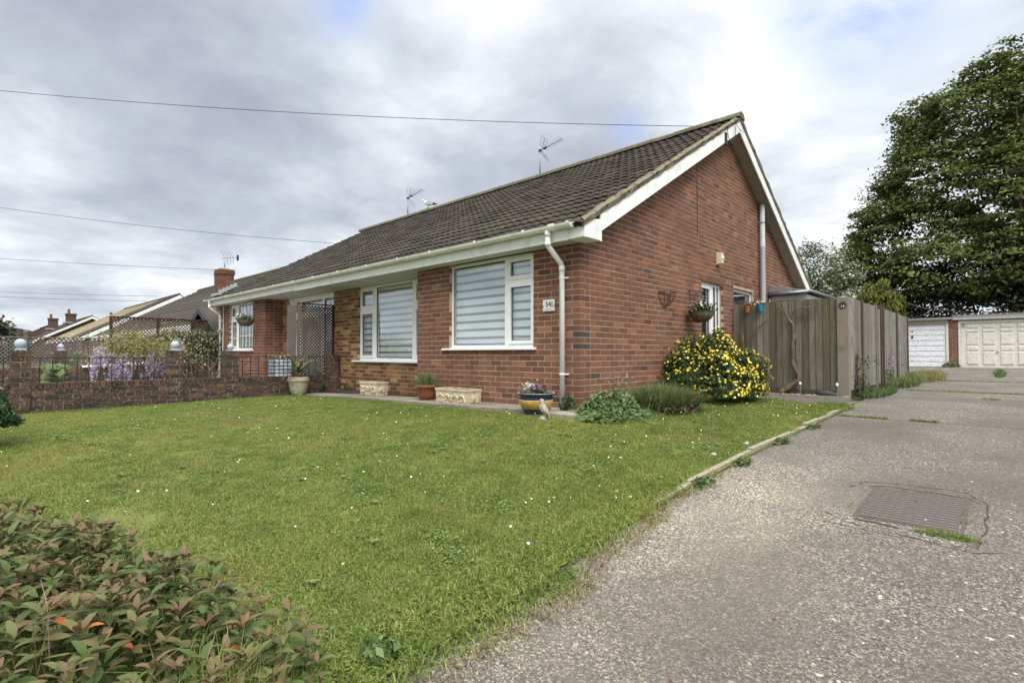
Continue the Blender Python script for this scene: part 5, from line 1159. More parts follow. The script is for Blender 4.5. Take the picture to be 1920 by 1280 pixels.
# bed below the fence
p = thing('timber_edging', 'timber board edging the narrow bed under the board fence', 'edging', (1.05, 4.60, -.13)); m_ = MB(); m_.box(-.9, .93, -.025, .02, -.03, .055); m_.obj('board', M_conc, p)
m_ = MB(); m_.add([(.0, 4.622, -.10), (1.96, 4.622, -.11), (1.96, 4.98, -.10), (.0, 4.98, -.09)], [(0, 1, 2, 3)]); struct(m_.obj('bed_soil', M_soil))
V = []; m_ = MB()
for i in range(230):
    c = Vector((rnd.uniform(.75, 1.95), rnd.uniform(4.63, 4.9), -.095)); s_ = rnd.uniform(.008, .024); m_.lathe([(0, -s_ * .5), (s_, 0), (s_ * .6, s_ * .6), (0, s_ * .7)], 5, c, t=rnd.random())
o = m_.obj('bed_pebbles', mat('pale_pebbles', ramp=[(0, (.12, .09, .07)), (.45, (.16, .12, .09)), (.5, (.45, .42, .36)), (1, (.65, .62, .56))], rough=.9), kind='stuff'); tag(o, 'pale pebbles and pine cones scattered in the narrow fence bed', 'pebbles')
p = thing('dark_stone', 'smooth dark grey stone lying in the bed at the foot of the corner post', 'stone', (1.66, 4.74, -.085)); m_ = MB(); m_.tube([(-.19, 0, .03), (-.12, 0, .04), (0, 0, .035), (.12, 0, .015), (.2, 0, -.005)], [.02, .05, .055, .04, .012], 10); m_.obj('stone', mat('slate_stone', (.05, .055, .065), .5), p, smooth=True)
for x_, lab in ((1.25, 'slim solar stake light in the middle of the fence bed'), (1.80, 'slim solar stake light beside the corner post')):
    p = thing('stake_light', lab, 'garden light', (x_, 4.68, -.10), 0, 'stake lights in the fence bed'); m_ = MB(); m_.tube([(0, 0, -.03), (0, 0, .19)], .006, 6); m_.obj('stake', M_alu, p); m_ = MB(); m_.lathe([(0, .19), (.018, .19), (.02, .22), (.012, .235), (0, .24)], 8); m_.obj('light_head', M_white, p)
tuft('climber_weed', 'dark scrambling plant with white buds at the corner of the side fence', (2.0, 5.45, -.12), 260, .16, .42, L_lsh, 'plant', .05)
p = thing('twiggy_climber', 'dead brown twiggy stem leaning on the first side fence panel', 'climbing plant', (1.99, 5.4, -.12)); T3([(0, 0, 0), (-.02, .0, .4), (-.02, .08, .7), (-.03, .14, .84)], [.02, .03, .022, .008], 'stem', p, 5); T3([(0, .02, .1), (.0, .3, .45), (-.02, .52, .6)], [.01, .006, .004], 'branch', p, 5); T3([(-.02, .1, .7), (-.02, .2, .9), (-.02, .24, 1.02)], [.005, .004, .003], 'branch', p, 4)
cl(0, .1, .6, 60, .1, L_lsh, 'leaves', .05, p)
def grasspatch(name, label, c, rx, ry, n, h, mt=L_grass, w_=.006, lean=1.0):
    a = rng.random(n) * 6.283; rr = np.sqrt(rng.random(n)); x = c[0] + rx * rr * np.cos(a); y = c[1] + ry * rr * np.sin(a)
    z = np.array([zd(q) if p_ > 2.12 else zl(p_, q) for p_, q in zip(x, y)]) - .01
    V, F, T = blades(np.stack([x, y, z], 1), rng.uniform(.4, 1, n) * h, w_, lean); o = np_obj(name, V, F, T * .93, mt, None, 'stuff'); return tag(o, label, 'grass')
grasspatch('verge_grass', 'rough grass strip along the foot of the side fence near the corner', (2.14, 6.4), .20, 1.25, 2600, .13, L_weed, .009)
grasspatch('verge_grass', 'tall weedy grass at the far end of the side fence', (2.18, 9.0), .30, 1.2, 2600, .26, L_lav, .010)
grasspatch('dry_grass', 'yellowing collapsed grass heap past the side fence end', (2.35, 11.2), .42, 1.6, 2600, .28, L_wis, .010)
grasspatch('verge_grass', 'grass wisps where the lawn corner meets the drive', (1.98, 3.55), .24, .5, 1300, .08, L_grass, .006)
tuft('pink_valerian', 'small pink flowering weed at the foot of the side fence', (2.02, 8.55, -.1), 90, .14, .50, L_weed, 'plant', .06); cl(2.02, 8.5, .42, 26, .09, L_purp, 'pink_flowers', .05, None); bpy.data.objects['pink_flowers'].parent = bpy.data.objects['pink_valerian']; bpy.data.objects['pink_flowers'].location = (-2.02, -8.55, .1)

# ------------------------------------------------------------------ manhole
p = thing('manhole_cover', 'rusty ribbed rectangular manhole cover sunk in the drive', 'manhole cover', (3.38, -1.23, zd(-1.23)))
slope = math.atan((zd(-.7) - zd(-1.7)) / 1.0); p.rotation_euler = (slope, 0, 0)
m_ = MB(); m_.box(-.225, .225, -.335, .335, -.03, .004); m_.obj('cover_plate', M_iron, p)
stm = MB().box(-.014, .014, -.010, .010, 0, .0028).mesh('stud', M_stud)
for i in range(9):
    for j in range(13):
        if (i, j) in ((4, 3), (4, 9)): continue
        inst('stud', stm, (-.196 + i * .049, -.306 + j * .051, .0042), p)
m_ = MB(); frame_ = [(-.252, .252, -.362, -.343), (-.252, .252, .343, .362), (-.252, -.233, -.3425, .3425), (.233, .252, -.3425, .3425)]
for a in frame_: m_.box(*a, -.03, .003)
m_.obj('cover_frame', M_iron, p)
m_ = MB(); m_.box(-.008, .008, -.02, .02, .0045, .006); m_.obj('key_slot', M_black, p)
inst('key_slot', m_.mesh('key_slot', M_black), (-.0, .13, 0), p)
# patch of mortar round the cover and cracks
m_ = MB(); yy = -1.23
pl_ = [(-.36, -.55), (.30, -.60), (.40, -.52), (.42, .45), (.33, .58), (-.22, .60), (-.38, .50), (-.42, -.3)]
V = [(3.38 + a, yy + b, zd(yy + b) + .0025) for a, b in pl_]; V2 = [(3.38 + a * .72 if abs(a) > .3 else 3.38 + a * .9, yy + b * .70, zd(yy + b * .70) + .003) for a, b in pl_]
m_.add(V + V2, [(i, (i + 1) % 8, 8 + (i + 1) % 8, 8 + i) for i in range(8)]); m_.obj('mortar_surround', M_agg, drive)
def crack(pts, wd, nm='crack'):
    m_ = MB(); L_ = []; R_ = []; P = []
    for i in range(len(pts) - 1):
        for s_ in range(7):
            t = s_ / 7; P.append((pts[i][0] * (1 - t) + pts[i + 1][0] * t + rnd.uniform(-.010, .010), pts[i][1] * (1 - t) + pts[i + 1][1] * t + rnd.uniform(-.010, .010)))
    P.append(pts[-1]); V = []
    for i, (x, y) in enumerate(P):
        a = P[max(i - 1, 0)]; b = P[min(i + 1, len(P) - 1)]; d = Vector((b[0] - a[0], b[1] - a[1])); d = d.normalized() if d.length > 0 else Vector((1, 0)); ww = wd * rnd.choice([.25, .6, 1, 1.6]) * (0.1 if i in (0, len(P) - 1) else 1)
        V += [(x - d.y * ww, y + d.x * ww, zd(y) + .006), (x + d.y * ww, y - d.x * ww, zd(y) + .006)]
    m_.add(V, [(2 * i, 2 * i + 1, 2 * i + 3, 2 * i + 2) for i in range(len(P) - 1)]); return m_.obj(nm, M_soil, drive)
crack([(2.98, -1.62), (3.12, -1.72), (3.34, -1.78), (3.60, -1.80), (3.70, -1.74), (3.715, -1.3), (3.71, -.9), (3.6, -.70), (3.3, -.70), (3.07, -.78), (3.0, -.98)], .0035)
crack([(3.14, -1.64), (3.4, -1.66), (3.62, -1.64)], .008); crack([(2.95, -1.0), (2.7, -1.05), (2.55, -1.1)], .002); crack([(3.73, -1.6), (4.2, -1.75), (4.8, -1.8)], .003); crack([(2.2, 2.1), (2.7, 2.15), (3.3, 2.05), (4.5, 2.2)], .003)
grasspatch('drive_weed', 'thick grass tuft growing at the near corner of the manhole cover', (3.56, -1.66), .14, .05, 420, .055, L_grass, .0045)
grasspatch('drive_weed', 'short moss and grass along the right edge of the manhole cover', (3.625, -1.28), .02, .20, 150, .028, L_wis, .005)
grasspatch('drive_weed', 'yellowish grass wisps along the back edge of the manhole cover', (3.42, -.88), .16, .03, 160, .03, L_wis, .005)
for x0, x1, y_, n_, lab in ((2.2, 2.75, 2.75, 500, 'grass in the nearest drive joint beside the lawn'), (2.95, 3.25, 2.75, 420, 'clump of grass in the nearest drive joint, further right'), (2.3, 4.2, 7.55, 900, 'grass along the second drive joint'), (2.4, 4.4, 10.5, 800, 'grass along the third drive joint')):
    grasspatch('joint_grass', lab, ((x0 + x1) / 2, y_), (x1 - x0) / 2, .035, n_, .055, L_grass, .008)
grasspatch('joint_grass', 'upright green weeds in the drive before the cream garage door', (3.72, 14.2), .12, 1.6, 700, .20, L_weed, .014); grasspatch('joint_grass', 'flat weed tuft in the slab right of the side fence', (3.65, 6.2), .12, .15, 220, .04, L_grass, .01)

# ------------------------------------------------------------------ garages
G = thing('garage_block', 'row of flat roofed garages with white doors at the end of the drive', 'garage', (2.37, 22.0, .08))
def gl(x0, x1, y0, y1, z0, z1): return (x0 - 2.37, x1 - 2.37, y0 - 22, y1 - 22, z0 - .08, z1 - .08)
bl = [list(b) for b in wallbricks('x', 21.98, -1, 2.225, 2.525, .05, 2.04, (), 2.225)]
bl = [[*gl(*b[:6]), b[6], b[7]] for b in bl]; m_ = MB(); m_.box(*gl(2.225, 2.525, 21.98, 22.1, 0, 2.0)); m_.box(*gl(-5, 9, 22.12, 22.3, -.1, 2.1)); m_.box(*gl(4.80, 5.1, 21.98, 22.1, 0, 2.0)); m_.box(*gl(-.22, .08, 21.98, 22.1, 0, 2.0)); m_.box(*gl(-5, -4.9, 22.3, 27, -.1, 2.1)); m_.box(*gl(8.9, 9, 22.3, 27, -.1, 2.1)); pil = m_.obj('brick_pillar', M_mort, G); place_bricks(bl, pil, M_red, 'pillar_brickwork', set())
for a, b, z0, z1, mt in ((-5, 2.36, 1.995, 2.09, M_gar2), (2.362, 9, 1.965, 2.16, M_fascia)): m_ = MB(); m_.box(*gl(a, b, 21.86, 21.90, z0, z1)); m_.obj('fascia', mt, G)
m_ = MB(); m_.box(*gl(-5, 2.2, 21.92, 22.0, 1.82, 2.06)); m_.box(*gl(2.55, 9, 21.92, 22.0, 1.90, 2.0)); m_.obj('lintel', M_conc, G)
m_ = MB(); n = 14 * 16; V = []
for i in range(n + 1):
    x = -5 + 14 * i / n; zz = 2.16 + (x - 2.37) * .006 + .042 * math.sin(2 * math.pi * x / .20)
    V += [(x - 2.37, -.28, zz - .08), (x - 2.37, 5.2, zz - .28), (x - 2.37, -.275, zz - .088)]
m_.add(V, [(3 * i, 3 * i + 1, 3 * i + 4, 3 * i + 3) for i in range(n)] + [(3 * i, 3 * i + 3, 3 * i + 5, 3 * i + 2) for i in range(n)]); m_.obj('corrugated_roof', M_corr, G, smooth=True)
m_ = MB(); m_.box(*gl(-5, 9, 21.905, 26.9, 2.062, 2.085)); m_.obj('roof_deck', M_dwood, G)
def gar_frame(x0, x1, mt):
    m_ = MB(); m_.box(*gl(x0 - .08, x0 - .005, 21.95, 22.02, .06, 1.90)); m_.box(*gl(x1 + .005, x1 + .08, 21.95, 22.02, .06, 1.90)); m_.box(*gl(x0 - .004, x1 + .004, 21.95, 22.02, 1.83, 1.90)); m_.obj('door_frame', mt, G)
gar_frame(.05, 2.14, M_gar2); gar_frame(2.60, 4.72, M_gar2)
gd = MB(); gd.box(*gl(.05, 2.14, 22.0, 22.03, .08, 1.825)); gd = gd.obj('left_garage_door', M_gar1, G); gd['label'] = 'bluish white garage door of horizontal panels'
for i in range(8):
    m_ = MB(); z0 = .10 + i * .215; m_.add([gl(.07, 2.12, 21.98, 22, z0, z0 + .205)[0:1] + (-.022, z0 - .08)] if False else [(.07 - 2.37, -.024, z0 - .08), (2.12 - 2.37, -.024, z0 - .08), (2.12 - 2.37, -.010, z0 + .122), (.07 - 2.37, -.010, z0 + .122), (.07 - 2.37, -.001, z0 - .08), (2.12 - 2.37, -.001, z0 - .08), (2.12 - 2.37, -.001, z0 + .122), (.07 - 2.37, -.001, z0 + .122)], [(0, 1, 2, 3), (4, 0, 3, 7), (1, 5, 6, 2), (4, 5, 1, 0), (3, 2, 6, 7)]); m_.obj('panel', M_gar1, gd)
m_ = MB(); m_.box(*gl(1.03, 1.09, 21.955, 21.975, 1.27, 1.36)); m_.obj('handle', M_black, gd)
text('14', .13, (1.03 - 2.37, -.027, 1.45), (R(90), 0, 0), M_black, gd, 'door_digits')
gd = MB(); gd.box(*gl(2.60, 4.72, 22.0, 22.03, .08, 1.825)); gd = gd.obj('right_garage_door', M_gar2, G); gd['label'] = 'dirty cream garage door of raised rectangular panels'
for c in range(4):
    x0 = 2.76 + c * .475 + (.03 if c > 1 else 0); 
    for z0, z1 in ((.20, .70), (.74, .92), (.97, 1.42), (1.46, 1.57), (1.62, 1.76)):
        m_ = MB(); X0, X1 = x0 - 2.37, x0 + .36 - 2.37; Z0, Z1 = z0 - .08, z1 - .08; i_ = .022
        m_.add([(X0, -.002, Z0), (X1, -.002, Z0), (X1, -.002, Z1), (X0, -.002, Z1), (X0 + i_, -.028, Z0 + i_), (X1 - i_, -.028, Z0 + i_), (X1 - i_, -.028, Z1 - i_), (X0 + i_, -.028, Z1 - i_)], [(0, 1, 5, 4), (1, 2, 6, 5), (2, 3, 7, 6), (3, 0, 4, 7), (4, 5, 6, 7)]); m_.obj('panel', M_gar2, gd)
m_ = MB(); m_.box(*gl(3.63, 3.67, 21.95, 21.99, .66, .72)); m_.box(*gl(2.66, 2.71, 21.95, 21.985, 1.68, 1.80)); m_.obj('handle', M_alu, gd)
tuft('weed', 'green weed clump at the foot of the garage pillar', (2.3, 21.75, .07), 220, .30, .26, L_weedg, leaf=.09); 

# ------------------------------------------------------------------ trees and shrubs behind
def crown(blobs, per, leaf, mt, parent, name, flat=.45, clump=.42, nl=30, up=(0, 0, .8), seed=1, keepin=.12):
    P = []; Nn = []
    for (cx, cy, cz, rx, ry, rz) in blobs:
        n = int(per * (rx * ry + rx * rz + ry * rz) / 3); q = rng.normal(size=(n, 3)); q /= np.linalg.norm(q, axis=1)[:, None]; rad = rng.uniform(.72, 1.04, n)
        pt = q * rad[:, None] * np.array([rx, ry, rz]) + np.array([cx, cy, cz]); inside = np.zeros(n, bool)
        for b in blobs:
            if b == (cx, cy, cz, rx, ry, rz): continue
            d = (((pt - np.array(b[:3])) / np.array(b[3:])) ** 2).sum(1); inside |= d < .55
        kk = (~inside) | (rng.random(n) < keepin); P.append(pt[kk]); Nn.append(q[kk])
    P = np.concatenate(P); Nn = np.concatenate(Nn); m = len(P); cs = rng.uniform(.6, 1.3, m)
    tint = np.clip(rng.normal(.42, .26, m), 0, 1)
    pos = (P[:, None, :] + rng.normal(size=(m, nl, 3)) * np.array([clump, clump, clump * flat]) * .6 * cs[:, None, None]).reshape(-1, 3)
    nr = np.repeat(Nn * .5 + np.array([up]), nl, 0); T = np.clip(np.repeat(tint, nl) + rng.normal(0, .16, m * nl), 0, 1)
    V, F, _ = leaves(pos, leaf * rng.uniform(.6, 1.3, m * nl), .75, nrm=nr, spread=.5); return np_obj(name, V, F, T, mt, parent, 'stuff')
mt_ = thing('maple_tree', 'very tall broad maple tree towering behind the garages at the right edge', 'tree', (4.5, 27, .1))
def B(*a): return tuple(a)
bl_ = [B(1.0, 27, 6.3, 2.9, 2.4, 2.3), B(2.0, 27, 8.9, 2.6, 2.4, 2.2), B(3.0, 27.3, 11.3, 2.5, 2.3, 1.9), B(4.9, 27.3, 12.0, 1.6, 2, 1.7), B(6.2, 28, 10, 3.4, 3, 3.4), B(5.0, 26.3, 7.5, 3.2, 2.6, 2.6), B(2.8, 26, 4.6, 3.4, 2.4, 1.8), B(6.5, 27, 5, 3.2, 3, 2.4),
       B(-.9, 27.2, 5.2, 1.4, 1.5, 1.5), B(-.1, 27, 7.6, 1.3, 1.6, 1.1), B(1.0, 27, 10.4, 1.1, 1.4, 1.2), B(2.2, 27, 12.1, .9, 1.2, .9), B(3.7, 27, 13.6, .7, .9, .7), B(.15, 27, 12.4, .22, .22, .7), B(.75, 27, 12.4, .25, .25, .75), B(.45, 27, 11.6, .4, .4, .6), B(1.5, 27, 12.7, .25, .25, .7), B(4.2, 27, 14.0, .2, .2, .85), B(3.0, 27, 13.7, .22, .22, .6), B(-1.7, 27, 7.6, .25, .25, .6), B(-1.4, 27, 6.8, .6, .6, .5), B(-.5, 27, 9.2, .4, .4, .4), B(-1.9, 27, 4.4, .9, 1, .8)]
for bx_, bz_ in ((-2.1, 5.0), (-2.2, 6.3), (-1.9, 7.2), (-1.7, 8.3), (-1.1, 9.0), (-.9, 9.7), (-.2, 10.3), (.2, 10.9), (.1, 11.5), (.3, 12.6), (.9, 13.0), (1.4, 13.2), (1.9, 13.3), (2.4, 13.9), (2.9, 14.0), (3.3, 14.1), (3.8, 14.4), (4.4, 14.3), (4.9, 14.0), (-2.4, 4.0), (-1.3, 8.6), (-.5, 9.9)):
    r_ = rnd.uniform(.22, .45); bl_.append((bx_ + rnd.uniform(.0, .4), 27 + rnd.uniform(-.4, .4), bz_ - rnd.uniform(.5, 1.0), r_, r_, r_ * rnd.uniform(1.0, 1.9)))
bl_ = [tuple([b[0] - 4.5, b[1] - 27, b[2] - .1, b[3], b[4], b[5]]) for b in bl_]
crown(bl_, 64, .165, L_maple, mt_, 'crown', flat=.36, clump=.42, nl=34)
m_ = MB(); m_.tube([(0, 0, 0), (.1, 0, 2), (0, 0, 4.5), (.2, 0, 8), (0, 0, 11.5)], [.38, .32, .26, .18, .05], 10)
for i in range(22):
    a = rnd.uniform(0, 6.28); z0 = rnd.uniform(2.2, 9); L_ = rnd.uniform(2.0, 4.2) * (1 - z0 / 16); m_.tube([(0, 0, z0), (L_ * .4 * math.cos(a), L_ * .4 * math.sin(a), z0 + .6 + L_ * .15), (L_ * math.cos(a), L_ * math.sin(a), z0 + 1.6 + L_ * .4)], [.11, .07, .02], 6)
m_.obj('trunk', M_bark, mt_)
p = thing('dark_hedge_row', 'dense very dark evergreen growth right behind the garage roof', 'hedge', (2.5, 25, .1))
crown([(-2.9, 1.2, 1.6, 1.6, 1.1, 2.0), (-.9, 0.9, 1.7, 1.9, 1.2, 2.0), (1.2, .7, 1.9, 1.9, 1.2, 2.2), (3.2, .9, 2.0, 1.9, 1.2, 2.4), (5.2, .9, 2.0, 2.0, 1.2, 2.4), (0, 2.4, 2.8, 3.2, 1.0, 2.4), (3.5, 2.4, 3.4, 3.2, 1.0, 2.8)], 70, .16, L_dark, p, 'crown', flat=.7, clump=.4, nl=24)
m_ = MB()
for i in range(10): x0 = -3.5 + i; m_.tube([(x0, .8, 0), (x0 + .1, .8, 1.5), (x0 + rnd.uniform(-.3, .3), 1.1, 3.2)], [.10, .08, .03], 6)
m_.tube([(-2.0, -.35, 2.9), (-1.2, -.45, 2.55), (-.3, -.45, 2.4), (.3, -.4, 2.25)], [.035, .03, .02, .01], 5); m_.obj('trunk', M_bark, p)
p = thing('green_back_tree', 'loose mid-green tree between the blossom shrub and the tall maple', 'tree', (-2.2, 25.5, 0))
crown([(.0, 0, 3.2, 1.7, 1.4, 1.8), (1.3, .2, 3.4, 1.4, 1.3, 1.7), (-.2, 0, 4.9, .5, .5, .6), (.6, 0, 5.3, .7, .6, .8), (1.8, .2, 2.4, 1.3, 1.0, 1.3)], 75, .15, L_maple, p, 'crown', clump=.36, nl=26); m_ = MB(); m_.tube([(.3, 0, 0), (.3, 0, 2.5), (.4, .1, 4.6)], [.16, .12, .03], 7)
for i in range(9): a = i * 1.3; m_.tube([(.3, 0, 1.8 + i * .25), (.3 + .9 * math.cos(a), .7 * math.sin(a), 2.9 + i * .3)], [.05, .015], 5)
m_.obj('trunk', M_bark, p)
p = thing('blossom_tree', 'rounded shrub tree frothing with white blossom just past the gable roof', 'tree', (-1.9, 19, 0))
crown([(0, 0, 4.1, 1.1, 1.1, 1.05), (.75, .2, 3.4, .9, .9, 1.1), (-.6, 0, 3.2, 1.2, 1.0, 1.3), (1.0, .3, 2.5, .8, .9, .9)], 150, .10, L_bloss, p, 'crown', clump=.24, nl=24, flat=.7); m_ = MB(); m_.tube([(0, 0, 0), (0, 0, 2), (.2, 0, 3.6)], [.12, .09, .04], 7)
for i in range(7): a = i * .9; m_.tube([(0, 0, 1.8), (.7 * math.cos(a), .6 * math.sin(a), 3.3)], [.04, .015], 5)
m_.obj('trunk', M_bark, p)
p = thing('golden_conifer', 'rounded golden green conifer peeping over the side fence', 'tree', (1.12, 13.4, -.1))
n = 12000; q, nr = mound(n, (0, 0, 1.72), (.70, .70, 1.08), .01, 1); nrz = nr.copy(); nrz[:, 2] *= .2
a = nr * .35 + np.array([0, 0, 1.]) + rng.normal(size=(n, 3)) * .35; a /= np.linalg.norm(a, axis=1)[:, None]; b = np.cross(a, nrz + rng.normal(size=(n, 3)) * .3); b /= np.linalg.norm(b, axis=1)[:, None]; s_ = rng.uniform(.06, .13, n)[:, None]
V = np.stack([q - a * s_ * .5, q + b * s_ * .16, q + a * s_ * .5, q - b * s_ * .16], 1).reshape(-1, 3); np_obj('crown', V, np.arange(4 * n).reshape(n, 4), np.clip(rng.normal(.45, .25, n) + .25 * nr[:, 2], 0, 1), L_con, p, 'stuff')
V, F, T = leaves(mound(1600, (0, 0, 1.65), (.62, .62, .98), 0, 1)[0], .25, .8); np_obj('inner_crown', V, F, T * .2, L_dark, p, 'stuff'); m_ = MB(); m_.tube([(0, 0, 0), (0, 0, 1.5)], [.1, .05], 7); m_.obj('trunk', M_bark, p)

# ------------------------------------------------------------------ planting in the next plot
p = thing('wisteria', 'wisteria with hanging mauve flowers and pale young leaves behind the railing', 'climbing plant', (-10.3, -2.5, -.2))
n = 3200; pos = np.concatenate([rng.normal(size=(n, 3)) * np.array([.35, .42, .17]) + np.array([0, 0, .88]), rng.normal(size=(700, 3)) * np.array([.3, .25, .12]) + np.array([0, -.1, 1.12]), rng.normal(size=(500, 3)) * np.array([.3, .2, .15]) + np.array([.1, .55, .85])])
foliage('young_leaves', pos, rng.uniform(.04, .09, len(pos)), L_wis, p, asp=.4)
m_ = MB()
for i in range(16):
    y0 = rnd.uniform(-.2, .5); y1 = rnd.uniform(-.9, .9); m_.tube([(0, y0, 0), (rnd.uniform(-.2, .2), (y0 + y1) / 2, .45), (rnd.uniform(-.2, .3), y1, .9 + rnd.uniform(-.15, .1)), (rnd.uniform(-.1, .4), y1 + rnd.uniform(-.3, .3), .75)], [.022, .014, .009, .004], 5)
m_.obj('twisted_stems', M_bark, p)
rac = []
for v_ in range(4):
    n = 70; t = rng.random(n); a = rng.random(n) * 6.28; rr = .062 * (1 - t) ** .7 + .012; pos = np.stack([rr * np.cos(a), rr * np.sin(a), -t * .27], 1); V, F, T = leaves(pos, .042, .8)
    me = np_obj('raceme', V, F, np.clip(.15 + T * .7 + .1 * t.mean(), 0, 1), L_wisf, p).data; rac.append(me)
for o in [o for o in p.children if o.name.startswith('raceme')]: bpy.data.objects.remove(o)
for i in range(46):
    u = rnd.random(); y_ = rnd.uniform(-.85, .80); z_ = rnd.uniform(.38, .95); inst('raceme', rac[i % 4], (rnd.uniform(.15, .48), y_, z_), p, (0, 0, rnd.random() * 6), (1, 1, rnd.uniform(.7, 1.2)))
for i in range(9): inst('raceme', rac[i % 4], (rnd.uniform(0, .3), rnd.uniform(.68, .84), rnd.uniform(.85, 1.2)), p)
for i in range(9): inst('raceme', rac[i % 4], (rnd.uniform(.0, .3), rnd.uniform(-.84, -.7), rnd.uniform(.55, 1.0)), p)
for i in range(5): inst('raceme', rac[i % 4], (rnd.uniform(0, .2), rnd.uniform(-.3, .4), rnd.uniform(1.05, 1.25)), p, None, (.7, .7, .4))
p = thing('variegated_hedge', 'dense speckled evergreen hedge below the maroon lattice fence', 'hedge', (-12.85, -.75, -.2))
n = 7000; pos = np.stack([rng.uniform(-.12, .25, n), rng.uniform(-.74, .95, n), rng.uniform(.5, 1.48, n)], 1); pos[:, 2] += .04 * np.sin(pos[:, 1] * 11); foliage('leaves', pos, rng.uniform(.035, .065, n), L_var, p, asp=.6)
m_ = MB(); m_.box(-.25, -.05, -.6, .9, .3, 1.40)
for i in range(8): m_.tube([(0, -.6 + i * .2, 0), (0.02, -.6 + i * .2, .8)], .02, 5)
m_.obj('woody_core', M_dwood, p)
p = thing('bare_twiggy_shrub', 'tangle of bare pale twigs behind the railing left of the far window', 'shrub', (-9.4, -1.5, -.2)); m_ = MB()
for i in range(60):
    y0 = rnd.uniform(-.3, .3); y1 = y0 + rnd.uniform(-.5, .5); m_.tube([(0, y0, .1), (rnd.uniform(-.2, .2), (y0 + y1) / 2, rnd.uniform(.3, .5)), (rnd.uniform(-.3, .3), y1, rnd.uniform(.35, .85))], [.01, .007, .003], 4)
m_.obj('twigs', M_bark, p, kind='stuff')
p = thing('big_leaf_plant', 'broad leaved green plant behind the wall beside the nearest pier', 'plant', (-7.35, -4.16, -.2))
for i in range(26):
    a = 6.28 * rnd.random(); r_ = rnd.uniform(.03, .16); z_ = rnd.uniform(.30, .66); s_ = rnd.uniform(.05, .085); c = Vector((r_ * math.cos(a), r_ * 1.2 * math.sin(a), z_)); nrm = Vector((rnd.uniform(.1, .8), rnd.uniform(-.6, .6), .7)).normalized(); u_ = nrm.orthogonal().normalized(); v_ = nrm.cross(u_)
    q = MB(); ring = [c + u_ * s_ * math.cos(b) * (1 - .12 * (k % 2)) + v_ * s_ * math.sin(b) * (1 - .12 * (k % 2)) - nrm * .015 for k, b in enumerate([2 * math.pi * j / 10 for j in range(10)])]; q.add([c + nrm * .01] + ring, [(0, 1 + j, 1 + (j + 1) % 10) for j in range(10)], .3 + .6 * rnd.random()); q.obj('leaf', L_weed, p, smooth=True)
m_ = MB()
for i in range(8): m_.tube([(0, 0, 0), (rnd.uniform(-.12, .12), rnd.uniform(-.15, .15), .5)], .006, 4)
m_.obj('stems', L_weed, p)
p = thing('pink_flower_bush', 'pale pink flowering bush seen through the low grey lattice', 'bush', (-15.2, -3.15, -.2)); cl(0, 0, .8, 500, .22, L_weedg, 'leaves', .06, p); cl(0, 0, .95, 220, .22, L_purp, 'pink_flowers', .05, p)
p = thing('yellow_flower_bush', 'pale yellow flowering bush seen through the low grey lattice', 'bush', (-15.2, -2.45, -.2)); cl(0, 0, .5, 400, .18, L_weed, 'leaves', .06, p); cl(0, 0, .62, 240, .16, L_yf, 'yellow_flowers', .05, p)
m_ = MB(); m_.add([(-13.1, -6.5, -.23), (-6.87, -6.5, -.30), (-6.87, .44, -.21), (-13.1, .44, -.24)], [(0, 1, 2, 3)]); struct(m_.obj('neighbour_patio', M_pave))

